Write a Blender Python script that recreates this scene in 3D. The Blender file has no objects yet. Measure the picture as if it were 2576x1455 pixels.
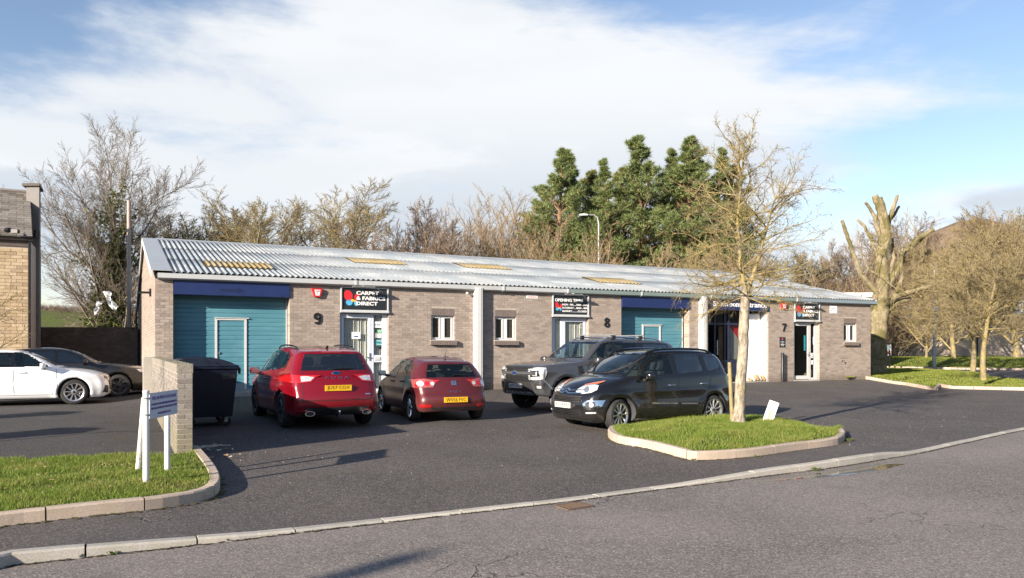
import bpy, bmesh, math, random
import numpy as np
from mathutils import Vector, Matrix, Euler
from mathutils.bvhtree import BVHTree
from mathutils.geometry import delaunay_2d_cdt
R = math.radians
SC = bpy.context.scene
COL = SC.collection
random.seed(7)
RNG = np.random.default_rng(7)

# ------------------------------------------------------------------ camera, sky, sun, exposure
FPX, CX, HY = 1950.0, 1288.0, 873.0          # focal length, centre and horizon in the 2576 px wide picture
cam_d = bpy.data.cameras.new('camera')
cam_d.sensor_width = 36.0
cam_d.lens = 36.0 * FPX / 2576.0
cam_d.shift_y = (HY - 727.5) / 2576.0
cam_d.clip_start = 0.1
cam_d.clip_end = 3000.0
CAM = bpy.data.objects.new('camera', cam_d)
CAM.location = (0, 0, 1.6)
CAM.rotation_euler = (R(90), 0, 0)
COL.objects.link(CAM)
SC.camera = CAM
SUN_EL = R(17.6)
SUN_H = Vector((0.642, 0.767)).normalized()   # the way the light travels over the ground
SUN_AZ = math.atan2(-SUN_H.x, -SUN_H.y)
sun_d = bpy.data.lights.new('sun', 'SUN')
sun_d.energy = 5.0
sun_d.angle = R(0.55)
sun_d.color = (1.0, 0.88, 0.73)
SUN = bpy.data.objects.new('sun', sun_d)
SUN.rotation_euler = Vector((SUN_H.x * math.cos(SUN_EL), SUN_H.y * math.cos(SUN_EL), -math.sin(SUN_EL))).to_track_quat('-Z', 'Y').to_euler()
SUN.location = (-20, -20, 30)
COL.objects.link(SUN)
SC.view_settings.view_transform = 'Standard'
SC.view_settings.look = 'None'
SC.view_settings.exposure = 1.22
SC.view_settings.gamma = 1.0
SC.view_settings.use_curve_mapping = False
SC.render.engine = 'CYCLES'
SC.cycles.max_bounces = 8
SC.cycles.transparent_max_bounces = 24
SC.cycles.use_denoising = True
SC.cycles.sample_clamp_indirect = 6.0

def build_world():
    w = bpy.data.worlds.new('World')
    SC.world = w
    w.use_nodes = True
    nt = w.node_tree
    nt.nodes.clear()
    N, L = nt.nodes.new, nt.links.new
    def math_(op, a, b=None, c=None):
        n = N('ShaderNodeMath'); n.operation = op
        for k, v in enumerate((a, b, c)):
            if v is None: continue
            if isinstance(v, (int, float)): n.inputs[k].default_value = v
            else: L(v, n.inputs[k])
        return n.outputs[0]
    def ramp(fac, a, b, smooth=True):
        n = N('ShaderNodeMapRange'); n.interpolation_type = 'SMOOTHSTEP' if smooth else 'LINEAR'
        n.inputs[1].default_value = a; n.inputs[2].default_value = b
        L(fac, n.inputs[0]); return n.outputs[0]
    sky = N('ShaderNodeTexSky'); sky.sky_type = 'NISHITA'; sky.sun_disc = False
    sky.sun_elevation = SUN_EL; sky.sun_rotation = SUN_AZ
    sky.air_density = 1.0; sky.dust_density = 0.35; sky.ozone_density = 2.2
    tc = N('ShaderNodeTexCoord'); sep = N('ShaderNodeSeparateXYZ'); L(tc.outputs['Generated'], sep.inputs[0])
    x, y, z = sep.outputs
    zc = math_('MAXIMUM', z, 0.0)
    den = math_('ADD', zc, 0.16)
    # wispy layer seen in perspective: direction projected on a high plane
    cx = math_('DIVIDE', x, den); cy = math_('DIVIDE', y, den)
    comb = N('ShaderNodeCombineXYZ'); L(cx, comb.inputs[0]); L(cy, comb.inputs[1])
    mp = N('ShaderNodeMapping'); mp.inputs['Rotation'].default_value = (0, 0, R(-24)); mp.inputs['Scale'].default_value = (0.55, 1.25, 1); mp.inputs['Location'].default_value = (3.3, 1.7, 0)
    L(comb.outputs[0], mp.inputs[0])
    n1 = N('ShaderNodeTexNoise'); n1.inputs['Scale'].default_value = 0.62; n1.inputs['Detail'].default_value = 11; n1.inputs['Roughness'].default_value = 0.60; n1.inputs['Distortion'].default_value = 0.55
    L(mp.outputs[0], n1.inputs['Vector'])
    # puffier low banks keyed to plain direction
    mp2 = N('ShaderNodeMapping'); mp2.inputs['Scale'].default_value = (1.0, 1.0, 3.0); mp2.inputs['Location'].default_value = (0.35, 0.1, 0.2)
    L(tc.outputs['Generated'], mp2.inputs[0])
    n2 = N('ShaderNodeTexNoise'); n2.inputs['Scale'].default_value = 3.6; n2.inputs['Detail'].default_value = 10; n2.inputs['Roughness'].default_value = 0.58; n2.inputs['Distortion'].default_value = 0.2
    L(mp2.outputs[0], n2.inputs['Vector'])
    # azimuth in radians east of straight ahead
    az = math_('ARCTAN2', x, y)
    def bump(cxv, czv, rx, rz):
        a = math_('DIVIDE', math_('SUBTRACT', az, cxv), rx); b = math_('DIVIDE', math_('SUBTRACT', z, czv), rz)
        q = math_('ADD', math_('MULTIPLY', a, a), math_('MULTIPLY', b, b))
        return math_('POWER', 2.718, math_('MULTIPLY', q, -1.0))
    def dome(cxv, czv, rx, rz, i, o):
        a = math_('DIVIDE', math_('SUBTRACT', az, cxv), rx); b = math_('DIVIDE', math_('SUBTRACT', z, czv), rz)
        return ramp(math_('SQRT', math_('ADD', math_('MULTIPLY', a, a), math_('MULTIPLY', b, b))), o, i)
    mask = math_('MAXIMUM', dome(-0.14, 0.19, 0.66, 0.27, 0.5, 1.12), math_('MULTIPLY', dome(0.50, 0.13, 0.20, 0.07, 0.3, 1.2), 0.75))
    mask = math_('MAXIMUM', mask, math_('MULTIPLY', ramp(z, 0.16, 0.02), 0.55))
    d = math_('ADD', math_('MULTIPLY', math_('SUBTRACT', n1.outputs[0], 0.5), 1.9), math_('MULTIPLY', math_('SUBTRACT', n2.outputs[0], 0.5), 1.8))
    d = math_('ADD', d, mask)
    cov = math_('MULTIPLY', ramp(d, 0.16, 0.82), 0.98)
    # grey undersides
    n3 = N('ShaderNodeTexNoise'); n3.inputs['Scale'].default_value = 3.1; n3.inputs['Detail'].default_value = 9
    mp3 = N('ShaderNodeMapping'); mp3.inputs['Scale'].default_value = (1, 1, 3.4); mp3.inputs['Location'].default_value = (1.2, 0.6, 0.45)
    L(tc.outputs['Generated'], mp3.inputs[0]); L(mp3.outputs[0], n3.inputs['Vector'])
    shade = ramp(n3.outputs[0], 0.48, 0.58)
    shade = math_('MULTIPLY', shade, ramp(z, 0.34, 0.12))
    fine_ = ramp(math_('ADD', math_('MULTIPLY', n1.outputs[0], .6), math_('MULTIPLY', n3.outputs[0], .4)), 0.60, 0.42)
    shade = math_('MAXIMUM', shade, math_('MULTIPLY', fine_, 0.30))
    cc = N('ShaderNodeMixRGB'); cc.inputs[1].default_value = (5.6, 5.72, 5.85, 1); cc.inputs[2].default_value = (3.9, 4.3, 4.8, 1); L(shade, cc.inputs[0])
    tint = N('ShaderNodeMixRGB'); tint.blend_type = 'MULTIPLY'; tint.inputs[0].default_value = 1.0; tint.inputs[2].default_value = (1.30, 1.17, 1.14, 1)
    L(sky.outputs[0], tint.inputs[1])
    mix = N('ShaderNodeMixRGB'); L(cov, mix.inputs[0]); L(tint.outputs[0], mix.inputs[1]); L(cc.outputs[0], mix.inputs[2])
    bg = N('ShaderNodeBackground'); bg.inputs['Strength'].default_value = 0.074
    L(mix.outputs[0], bg.inputs[0])
    out = N('ShaderNodeOutputWorld'); L(bg.outputs[0], out.inputs[0])
build_world()

# ------------------------------------------------------------------ frames: the long unit's facade runs along UU, NN points into it
UU = Vector((0.8903, 0.4554)); NN = Vector((-0.4554, 0.8903)); CORNER = Vector((-9.15, 19.878))
def FP(u, w, z=0.0):
    p = CORNER + UU * u - NN * w
    return Vector((p.x, p.y, z))
GW = [(-60, .27), (-3.0, .24), (-0.5, .25), (0.0, .27), (1.3, .12), (3.4, .0), (8.5, -.05), (12.0, -.15), (14.0, -.25), (60, -.27)]
GWL = [(-60, .16), (-3, .14), (0, .13), (5, .08), (9, .0), (12, -.12), (14.0, -.25), (60, -.27)]
def ground_w(w):
    for (a, za), (b, zb) in zip(GW, GW[1:]):
        if w <= b:
            t = max(0, min(1, (w - a) / (b - a)))
            return za + (zb - za) * t
    return GW[-1][1]
def ground_z(x, y):
    w = -(Vector((x, y)) - CORNER).dot(NN); u = (Vector((x, y)) - CORNER).dot(UU)
    if u < 0:
        t = min(1, -u / 1.0); zz = GWL[-1][1]
        for (a, za), (b, zb) in zip(GWL, GWL[1:]):
            if w <= b: zz = za + (zb - za) * max(0, min(1, (w - a) / (b - a))); break
        return ground_w(w) * (1 - t) + zz * t
    return ground_w(w)
def px_ground(px, py, z):                      # picture point -> world point lying at height z
    Y = FPX * (1.6 - z) / (py - HY)
    return Vector(((px - CX) / FPX * Y, Y, z))
def px_at(px, py, Y):
    return Vector(((px - CX) / FPX * Y, Y, 1.6 + (HY - py) / FPX * Y))

# ------------------------------------------------------------------ object helpers
WM = {}
def wm(o): return WM.get(o.name, Matrix.Identity(4))
def link(o, parent=None, local=False):
    COL.objects.link(o)
    if parent is not None:
        o.parent = parent
        if not local: o.matrix_parent_inverse = wm(parent).inverted()
    return o
def thing(name, label, cat, loc=(0, 0, 0), rz=0.0, group=None):
    o = bpy.data.objects.new(name, None); o.empty_display_size = 0.2
    o.location = loc; o.rotation_euler = (0, 0, rz)
    COL.objects.link(o)
    WM[o.name] = Matrix.Translation(Vector(loc)) @ Matrix.Rotation(rz, 4, 'Z')
    return tag(o, label, cat, group)
def tag(o, label=None, cat=None, group=None, kind=None):
    if label: o['label'] = label
    if cat: o['category'] = cat
    if group: o['group'] = group
    if kind: o['kind'] = kind
    return o

class MB:
    def __init__(s): s.v = []; s.f = []; s.m = []; s.uv = None
    def add(s, vs, fs, mi=0):
        b = len(s.v); s.v.extend([tuple(v) for v in vs]); s.f.extend([tuple(i + b for i in f) for f in fs]); s.m.extend([mi] * len(fs)); return s
    def box(s, x0, x1, y0, y1, z0, z1, T=None, mi=0):
        vs = [(x, y, z) for z in (z0, z1) for x, y in ((x0, y0), (x1, y0), (x1, y1), (x0, y1))]
        if T is not None: vs = [T(*v) for v in vs]
        return s.add(vs, [(3, 2, 1, 0), (4, 5, 6, 7), (0, 1, 5, 4), (1, 2, 6, 5), (2, 3, 7, 6), (3, 0, 4, 7)], mi)
    def prism(s, poly, d0, d1, T, mi=0):           # poly in the first two coordinates of T, depth third
        n = len(poly); vs = [T(a, b, d0) for a, b in poly] + [T(a, b, d1) for a, b in poly]
        fs = [tuple(range(n))[::-1], tuple(range(n, 2 * n))] + [(i, (i + 1) % n, n + (i + 1) % n, n + i) for i in range(n)]
        return s.add(vs, fs, mi)
    def tube(s, path, rad, n=8, mi=0, cap=True):
        P = [Vector(p) for p in path]; rr = rad if isinstance(rad, (list, tuple)) else [rad] * len(P)
        t0 = (P[1] - P[0]).normalized(); up = Vector((0, 0, 1)) if abs(t0.z) < .9 else Vector((1, 0, 0))
        a = t0.cross(up).normalized(); vs = []
        for i, p in enumerate(P):
            t = (P[min(i + 1, len(P) - 1)] - P[max(i - 1, 0)]).normalized()
            a = (a - t * a.dot(t)).normalized(); b = t.cross(a)
            for k in range(n):
                an = 2 * math.pi * k / n; vs.append(p + (a * math.cos(an) + b * math.sin(an)) * rr[i])
        fs = [(i * n + k, i * n + (k + 1) % n, (i + 1) * n + (k + 1) % n, (i + 1) * n + k) for i in range(len(P) - 1) for k in range(n)]
        if cap: fs += [tuple(range(n))[::-1], tuple(range((len(P) - 1) * n, len(P) * n))]
        return s.add(vs, fs, mi)
    def lathe(s, prof, n=24, T=None, mi=0, closed=False):   # prof: (r, h)
        vs = []; m = len(prof)
        for k in range(n):
            an = 2 * math.pi * k / n
            for r, h in prof:
                v = (r * math.cos(an), r * math.sin(an), h); vs.append(T(*v) if T else v)
        fs = []
        for k in range(n):
            for j in range(m if closed else m - 1):
                j2 = (j + 1) % m; k2 = (k + 1) % n
                fs.append((k * m + j, k2 * m + j, k2 * m + j2, k * m + j2))
        return s.add(vs, fs, mi)
    def mesh(s, name, mats, smooth=False, fix=True):
        me = bpy.data.meshes.new(name); me.from_pydata(s.v, [], s.f)
        for m in (mats if isinstance(mats, (list, tuple)) else [mats]): me.materials.append(m)
        if any(s.m): me.polygons.foreach_set('material_index', s.m)
        if fix:
            bm = bmesh.new(); bm.from_mesh(me); bmesh.ops.recalc_face_normals(bm, faces=bm.faces); bm.to_mesh(me); bm.free()
        if smooth:
            me.polygons.foreach_set('use_smooth', [True] * len(me.polygons))
            if smooth != 'all':
                try: me.set_sharp_from_angle(angle=R(38))
                except Exception: pass
        me.update(); return me
    def build(s, name, mats, parent=None, smooth=False, local=False, fix=True):
        o = bpy.data.objects.new(name, s.mesh(name, mats, smooth, fix)); return link(o, parent, local)

def np_mesh(name, V, F, mat, smooth=False):          # V (n,3), F (m,k) one polygon size
    me = bpy.data.meshes.new(name); V = np.asarray(V, np.float32); F = np.asarray(F, np.int32)
    me.vertices.add(len(V)); me.vertices.foreach_set('co', V.ravel())
    k = F.shape[1]; me.loops.add(F.size); me.loops.foreach_set('vertex_index', F.ravel())
    me.polygons.add(len(F)); me.polygons.foreach_set('loop_start', np.arange(len(F), dtype=np.int32) * k)
    try: me.polygons.foreach_set('loop_total', np.full(len(F), k, np.int32))
    except Exception: pass
    if smooth: me.polygons.foreach_set('use_smooth', np.ones(len(F), bool))
    for m in (mat if isinstance(mat, (list, tuple)) else [mat]): me.materials.append(m)
    me.update(calc_edges=True); return me
def np_obj(name, V, F, mat, parent=None, smooth=False, local=False):
    return link(bpy.data.objects.new(name, np_mesh(name, V, F, mat, smooth)), parent, local)

# ------------------------------------------------------------------ materials
MATS = {}
def srgb(r, g, b):
    f = lambda c: (c / 255 / 12.92) if c / 255 <= 0.04045 else ((c / 255 + 0.055) / 1.055) ** 2.4
    return (f(r), f(g), f(b), 1)
class NT:
    def __init__(s, name):
        s.mat = bpy.data.materials.new(name); s.mat.use_nodes = True; s.nt = s.mat.node_tree; s.nt.nodes.clear()
        s.out = s.nt.nodes.new('ShaderNodeOutputMaterial'); s.b = s.nt.nodes.new('ShaderNodeBsdfPrincipled')
        s.L(s.b.outputs[0], s.out.inputs[0]); s.tc = None
    def L(s, a, b): s.nt.links.new(a, b)
    def N(s, t): return s.nt.nodes.new(t)
    def coord(s, which='Object'):
        if s.tc is None: s.tc = s.N('ShaderNodeTexCoord')
        return s.tc.outputs[which]
    def pos(s):
        g = s.N('ShaderNodeNewGeometry'); return g.outputs['Position']
    def mapping(s, v, scale=(1, 1, 1), loc=(0, 0, 0), rot=(0, 0, 0)):
        n = s.N('ShaderNodeMapping'); n.inputs['Scale'].default_value = scale; n.inputs['Location'].default_value = loc; n.inputs['Rotation'].default_value = rot
        s.L(v, n.inputs[0]); return n.outputs[0]
    def noise(s, v, scale, detail=4, rough=.5, dist=0.0, out=0):
        n = s.N('ShaderNodeTexNoise'); n.inputs['Scale'].default_value = scale; n.inputs['Detail'].default_value = detail
        n.inputs['Roughness'].default_value = rough; n.inputs['Distortion'].default_value = dist
        if v is not None: s.L(v, n.inputs['Vector'])
        return n.outputs[out]
    def voro(s, v, scale, feat='F1', out=0, rnd=1.0):
        n = s.N('ShaderNodeTexVoronoi'); n.feature = feat; n.inputs['Scale'].default_value = scale; n.inputs['Randomness'].default_value = rnd
        if v is not None: s.L(v, n.inputs['Vector'])
        return n.outputs[out]
    def m(s, op, a, b=None):
        n = s.N('ShaderNodeMath'); n.operation = op
        for k, v in enumerate((a, b)):
            if v is None: continue
            if isinstance(v, (int, float)): n.inputs[k].default_value = v
            else: s.L(v, n.inputs[k])
        return n.outputs[0]
    def rng(s, v, a, b, c=0.0, d=1.0):
        n = s.N('ShaderNodeMapRange'); n.interpolation_type = 'SMOOTHSTEP'
        for k, q in enumerate((a, b, c, d)): n.inputs[k + 1].default_value = q
        s.L(v, n.inputs[0]); return n.outputs[0]
    def mix(s, f, a, b, mode='MIX'):
        n = s.N('ShaderNodeMixRGB'); n.blend_type = mode
        for k, v in enumerate((f, a, b)):
            if isinstance(v, (int, float)): n.inputs[k].default_value = v
            elif isinstance(v, tuple): n.inputs[k].default_value = v if len(v) == 4 else v + (1,)
            else: s.L(v, n.inputs[k])
        return n.outputs[0]
    def ramp(s, v, stops):
        n = s.N('ShaderNodeValToRGB'); el = n.color_ramp.elements
        while len(el) < len(stops): el.new(0.5)
        for e, (p, c) in zip(el, stops): e.position = p; e.color = c if len(c) == 4 else tuple(c) + (1,)
        s.L(v, n.inputs[0]); return n.outputs[0]
    def bump(s, h, strength=.3, dist=.01):
        n = s.N('ShaderNodeBump'); n.inputs['Strength'].default_value = strength; n.inputs['Distance'].default_value = dist
        s.L(h, n.inputs['Height']); s.L(n.outputs[0], s.b.inputs['Normal'])
    def set(s, col=None, rough=None, metal=None, spec=None, coat=None):
        for k, v in (('Base Color', col), ('Roughness', rough), ('Metallic', metal), ('Specular IOR Level', spec), ('Coat Weight', coat)):
            if v is None: continue
            if isinstance(v, (int, float)): s.b.inputs[k].default_value = v
            elif isinstance(v, tuple): s.b.inputs[k].default_value = v if len(v) == 4 else v + (1,)
            else: s.L(v, s.b.inputs[k])
        return s.mat
def plain(name, col, rough=.6, metal=0.0, var=.12, scale=6.0, bump=0.0, spec=None, coat=None, dirt=None):
    if name in MATS: return MATS[name]
    t = NT(name); v = t.coord('Object'); n = t.noise(v, scale, 5, .6)
    c = t.mix(1.0, col if len(col) == 4 else col + (1,), t.ramp(n, [(.25, (1 - var,) * 3), (.75, (1 + var,) * 3)]), 'MULTIPLY')
    if dirt:
        d = t.rng(t.noise(v, scale * .5, 6, .7), .52, .72); c = t.mix(t.m('MULTIPLY', d, dirt[1]), c, dirt[0])
    t.set(c, t.rng(n, .2, .8, max(0, rough - .06), min(1, rough + .06)), metal, spec, coat)
    if bump: t.bump(t.noise(v, scale * 12, 4, .6), bump, .004)
    MATS[name] = t.mat; return t.mat
# ------------------------------------------------------------------ vehicles: shared tools
def car_paint(name, col, rough=.28, metal=.0, dust=.25, dustcol=(.30, .27, .24, 1), coat=.55):
    t = NT(name); v = t.coord('Object')
    sep = t.N('ShaderNodeSeparateXYZ'); t.L(v, sep.inputs[0])
    n = t.noise(v, 2.2, 6, .65)
    low = t.rng(sep.outputs[2], .75, .15)
    d = t.m('MULTIPLY', t.m('ADD', t.m('MULTIPLY', low, .8), t.m('MULTIPLY', n, .35)), dust)
    c = t.mix(d, col + (1,), dustcol)
    r = t.m('ADD', rough, t.m('MULTIPLY', d, .55))
    t.set(c, r, metal, None, coat); t.b.inputs['Coat Roughness'].default_value = .04 + .12 * dust
    t.b.inputs['Coat IOR'].default_value = 1.45
    MATS[name] = t.mat; return t.mat
def glass_mat(name, tint=(.02, .03, .035), op=.75, rough=.02, tr_=(.62, .72, .70, 1), spec=.5):
    t = NT(name)
    t.set(tint, rough, 0, spec)
    tr = t.N('ShaderNodeBsdfTransparent'); tr.inputs[0].default_value = tr_
    fr = t.N('ShaderNodeFresnel'); ge = t.N('ShaderNodeNewGeometry'); t.L(t.m('ADD', 1.5, t.m('MULTIPLY', ge.outputs['Backfacing'], 1 / 1.5 - 1.5)), fr.inputs[0])
    f = t.m('MINIMUM', t.m('ADD', t.m('MULTIPLY', fr.outputs[0], 1.35), op), 1.0)
    mx = t.N('ShaderNodeMixShader'); t.L(f, mx.inputs[0]); t.L(tr.outputs[0], mx.inputs[1]); t.L(t.b.outputs[0], mx.inputs[2])
    t.L(mx.outputs[0], t.out.inputs[0]); MATS[name] = t.mat; return t.mat
def car_mats():
    plain('tyre', (.022, .022, .023), .78, var=.3, scale=14, bump=.2, dirt=((.10, .09, .08, 1), .35))
    plain('black_trim', (.018, .018, .02), .5, var=.2, dirt=((.08, .075, .07, 1), .25))
    plain('black_gloss', (.008, .009, .011), .08, spec=.6)
    plain('alloy', (.62, .62, .63), .26, .85, var=.06)
    plain('alloy_dark', (.07, .07, .075), .3, .6)
    plain('chrome', (.72, .73, .75), .12, 1.0, var=.03)
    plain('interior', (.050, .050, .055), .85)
    plain('interior_pale', (.22, .21, .20), .9)
    plain('lamp_red', (.42, .010, .012), .12, spec=.7, coat=1.0, var=.25, scale=30)
    plain('lamp_clear', (.62, .64, .66), .10, .35, spec=.8, coat=1.0, var=.35, scale=26)
    plain('lamp_amber', (.62, .15, .02), .12, spec=.7, coat=1.0, var=.2, scale=30)
    plain('lamp_pink', (.34, .085, .085), .14, .1, spec=.7, coat=1.0, var=.3, scale=30)
    plain('plate_yellow', (.66, .38, .012), .45, var=.04)
    plain('plate_white', (.46, .46, .45), .45, var=.04)
    plain('plate_ink', (.012, .012, .013), .5)
    plain('badge_blue', (.012, .035, .11), .25, .3)
    glass_mat('car_glass', (.010, .018, .026), .22, spec=1.0); glass_mat('car_glass_dark', (.005, .007, .009), .78, spec=.9)
    for k in ('car_glass', 'car_glass_dark'):
        for nd in MATS[k].node_tree.nodes:
            if nd.type == 'BSDF_PRINCIPLED': nd.inputs['Coat Weight'].default_value = 1.0; nd.inputs['Coat Roughness'].default_value = .01; nd.inputs['Coat IOR'].default_value = 1.7
car_mats()

def poly_sdf(poly, X, Z):
    P = np.array(poly, float); d = np.full(X.shape, 1e9); inside = np.zeros(X.shape, bool)
    for i in range(len(P)):
        a = P[i]; b = P[(i + 1) % len(P)]; e = b - a; l2 = (e ** 2).sum() + 1e-12
        t = np.clip(((X - a[0]) * e[0] + (Z - a[1]) * e[1]) / l2, 0, 1)
        d = np.minimum(d, np.hypot(X - a[0] - t * e[0], Z - a[1] - t * e[1]))
        c = ((a[1] > Z) != (b[1] > Z)); xi = a[0] + (Z - a[1]) / (e[1] if abs(e[1]) > 1e-12 else 1e-12) * e[0]
        inside ^= c & (X < xi)
    return np.where(inside, -d, d)
def smooth_poly(pts, corners=(), n=6):                 # Catmull-Rom through points, straight at listed corners
    P = [np.array(p, float) for p in pts]; out = []; m = len(P)
    for i in range(m):
        p0, p1, p2, p3 = P[i - 1], P[i], P[(i + 1) % m], P[(i + 2) % m]
        if i in corners: p0 = p1
        if (i + 1) % m in corners: p3 = p2
        for k in range(n):
            t = k / n
            out.append(tuple(.5 * ((2 * p1) + (-p0 + p2) * t + (2 * p0 - 5 * p1 + 4 * p2 - p3) * t * t + (-p0 + 3 * p1 - 3 * p2 + p3) * t ** 3)))
    return out
def surface_nets(D, org, h):
    s = D < 0; nx, ny, nz = D.shape
    acc = np.zeros((nx - 1, ny - 1, nz - 1, 3)); cnt = np.zeros((nx - 1, ny - 1, nz - 1))
    base = np.stack(np.meshgrid(np.arange(nx - 1), np.arange(ny - 1), np.arange(nz - 1), indexing='ij'), -1).astype(float)
    def sl(ox, oy, oz): return (slice(ox, nx - 1 + ox), slice(oy, ny - 1 + oy), slice(oz, nz - 1 + oz))
    for ax in range(3):
        for o1 in (0, 1):
            for o2 in (0, 1):
                o = [0, 0, 0]; r = [k for k in range(3) if k != ax]; o[r[0]] = o1; o[r[1]] = o2
                p = list(o); p[ax] = 1
                a = D[sl(*o)]; b = D[sl(*p)]; c = (a < 0) != (b < 0)
                t = np.where(c, a / np.where(c, a - b, 1), 0)
                for k in range(3):
                    acc[..., k] += np.where(c, (t if k == ax else o[k]), 0)
                cnt += c
    act = cnt > 0; idx = -np.ones(act.shape, int); idx[act] = np.arange(act.sum())
    V = (base[act] + acc[act] / cnt[act][:, None]) * h + np.array(org)
    Fs = []
    for ax in range(3):
        r = [(ax + 1) % 3, (ax + 2) % 3]
        a = [slice(1, -1)] * 3; a[ax] = slice(0, -1); b = list(a); b[ax] = slice(1, None)
        sa = s[tuple(a)]; sb = s[tuple(b)]; c = np.argwhere(sa != sb)
        if not len(c): continue
        c = c + np.array([0 if k == ax else 1 for k in range(3)]); flip = s[tuple(c.T)]
        q = []
        for d1, d2 in ((-1, -1), (0, -1), (0, 0), (-1, 0)):
            e = c.copy(); e[:, r[0]] += d1; e[:, r[1]] += d2; q.append(idx[tuple(e.T)])
        q = np.stack(q, 1); q[~flip] = q[~flip][:, ::-1]; Fs.append(q)
    return V, np.concatenate(Fs)

class Car:
    """x forward from the middle of the wheelbase, y left, z up; side outline is given from the nose backwards."""
    def __init__(s, name, label, cat, sp, pos, rz, paint, h=.032):
        s.sp = sp; s.root = thing(name, label, cat, pos, rz); s.x0 = sp['fo'] + sp['wb'] / 2; s.paint = paint
        L, W, H = sp['L'], sp['W'], sp['H']
        side = smooth_poly(sp['side'], sp.get('corners', ()))
        gx = np.arange(-.3, L + .3, .02); gz = np.arange(-.2, H + .4, .02)
        S2 = poly_sdf(side, *np.meshgrid(gx, gz, indexing='ij'))
        ny = int(W / 2 / h) + 4
        xs = np.arange(-.12, L + .12, h); ys = np.arange(-ny, ny + 1) * h; zs = np.arange(.05, H + .15, h)
        X, Y, Z = np.meshgrid(xs, ys, zs, indexing='ij')
        m = (X - L / 2) / (L / 2); c = sp.get('bow', .14)
        Xw = X - c * (Y / (W / 2)) ** 2 * np.clip(-m * 1.6, 0, 1) * np.clip(1.2, 0, 2) + sp.get('bowr', .09) * (Y / (W / 2)) ** 2 * np.clip(m * 1.6, 0, 1)
        Zw = Z + sp.get('crown', .045) * (Y / (W / 2)) ** 2
        fx = np.clip((Xw + .3) / .02, 0, len(gx) - 1.001); fz = np.clip((Zw + .2) / .02, 0, len(gz) - 1.001)
        ix = fx.astype(int); iz = fz.astype(int); tx = fx - ix; tz = fz - iz
        A = (S2[ix, iz] * (1 - tx) + S2[ix + 1, iz] * tx) * (1 - tz) + (S2[ix, iz + 1] * (1 - tx) + S2[ix + 1, iz + 1] * tx) * tz
        Wd = s.halfw(X, Z)
        B = (np.abs(Y) - Wd) * .96
        k = sp.get('round', .09); kk = np.where(Z > sp['belt'] + .05, k * 1.25, k)
        hh = np.clip(.5 + .5 * (A - B) / kk, 0, 1)
        D = B * (1 - hh) + A * hh + kk * hh * (1 - hh)
        for xa in (sp['fo'], sp['fo'] + sp['wb']):
            rr = np.hypot(X - xa, Z - sp['tr']) - sp['ar']
            well = np.maximum(rr, (Wd - .34) - np.abs(Y)); D = np.maximum(D, -well)
        V, F = surface_nets(D, (xs[0], ys[0], zs[0]), h)
        s.h = h
        # crisp wheel arches
        for xa in (sp['fo'], sp['fo'] + sp['wb']):
            dx = V[:, 0] - xa; dz = V[:, 2] - sp['tr']; r = np.hypot(dx, dz); q = (np.abs(r - sp['ar']) < h * .75) & (np.abs(V[:, 1]) > W / 2 - .16)
            V[q, 0] = xa + dx[q] / r[q] * sp['ar']; V[q, 2] = sp['tr'] + dz[q] / r[q] * sp['ar']
        V[:, 0] = s.x0 - V[:, 0]
        F = F[:, ::-1]
        s.V, s.F = V, F
        s.bvh = BVHTree.FromPolygons([tuple(v) for v in V], [tuple(int(i) for i in f) for f in F])
        s.windows = []
    def halfw(s, X, Z):
        sp = s.sp; L, W = sp['L'], sp['W']; hw = W / 2
        m = np.abs(X - L * .5) / (L * .5)
        plan = hw * (1 - sp.get('taper', .10) * m ** 4 - .04 * m ** 2)
        b = sp['belt'] + sp.get('belt_rise', .08) * X / L
        low = 1 - .10 * np.clip((.42 - Z) / .3, 0, 1) ** 1.6 - sp.get('tumble', .05) * np.clip((Z - .55) / (b - .55), 0, 1) ** 2
        cab = np.clip((Z - b) / (sp['H'] - b), 0, 1)
        top = sp['roofw'] / 2
        mc = np.clip((X - sp['cab0']) / (sp['cab1'] - sp['cab0']), 0, 1)
        top_x = top * (1 - .13 * (2 * mc - 1) ** 4)
        w = plan * low
        w = np.where(Z > b, w + (top_x - w - .0) * cab ** .92, w)
        cr = sp.get('crease', .66)
        w = w + .010 * np.exp(-((Z - cr - .03 * X / L) / .035) ** 2) - .012 * np.exp(-((Z - cr + .13) / .07) ** 2)
        for xa in (sp['fo'], sp['fo'] + sp['wb']):
            r = np.hypot(X - xa, Z - sp['tr']); w = w + sp.get('flare', .022) * np.exp(-((r - sp['ar'] - .03) / .085) ** 2) * (Z < b)
        return w
    # polygons are given as (distance from nose, z) for the sides and (y, z) for front and rear
    def frame(s, yaw):
        a = R(yaw); d = Vector((math.cos(a), math.sin(a), 0)); t = Vector((-math.sin(a), math.cos(a), 0)); return d, t
    def hit(s, yaw, h, z):
        d, t = s.frame(yaw); o = d * 4 + t * h + Vector((0, 0, z)); r = s.bvh.ray_cast(o, -d)
        return r[0], r[1]
    def topts(s, yaw, poly):
        return [((p[0] - s.x0) if yaw == 90 else (s.x0 - p[0]) if yaw == -90 else p[0], p[1]) for p in poly]
    def patch(s, name, yaw, poly, mat, off=.004, thick=.012, mirror=False, parent=None, step=.035, local_h=False):
        if local_h:                                  # measured from the front corner, positive towards the flank
            d0, t0 = s.frame(yaw); k0 = Vector((s.x0 - .14, s.sp['W'] / 2 - .14, 0)).dot(t0); pts = [(a + k0, b) for a, b in poly]
        else: pts = s.topts(yaw, poly)
        if yaw == 180 and not local_h: pts = [(-a, b) for a, b in pts]
        B = []
        for i in range(len(pts)):
            a, b = Vector(pts[i]), Vector(pts[(i + 1) % len(pts)]); n = max(1, int((b - a).length / step))
            B += [a + (b - a) * k / n for k in range(n)]
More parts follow.
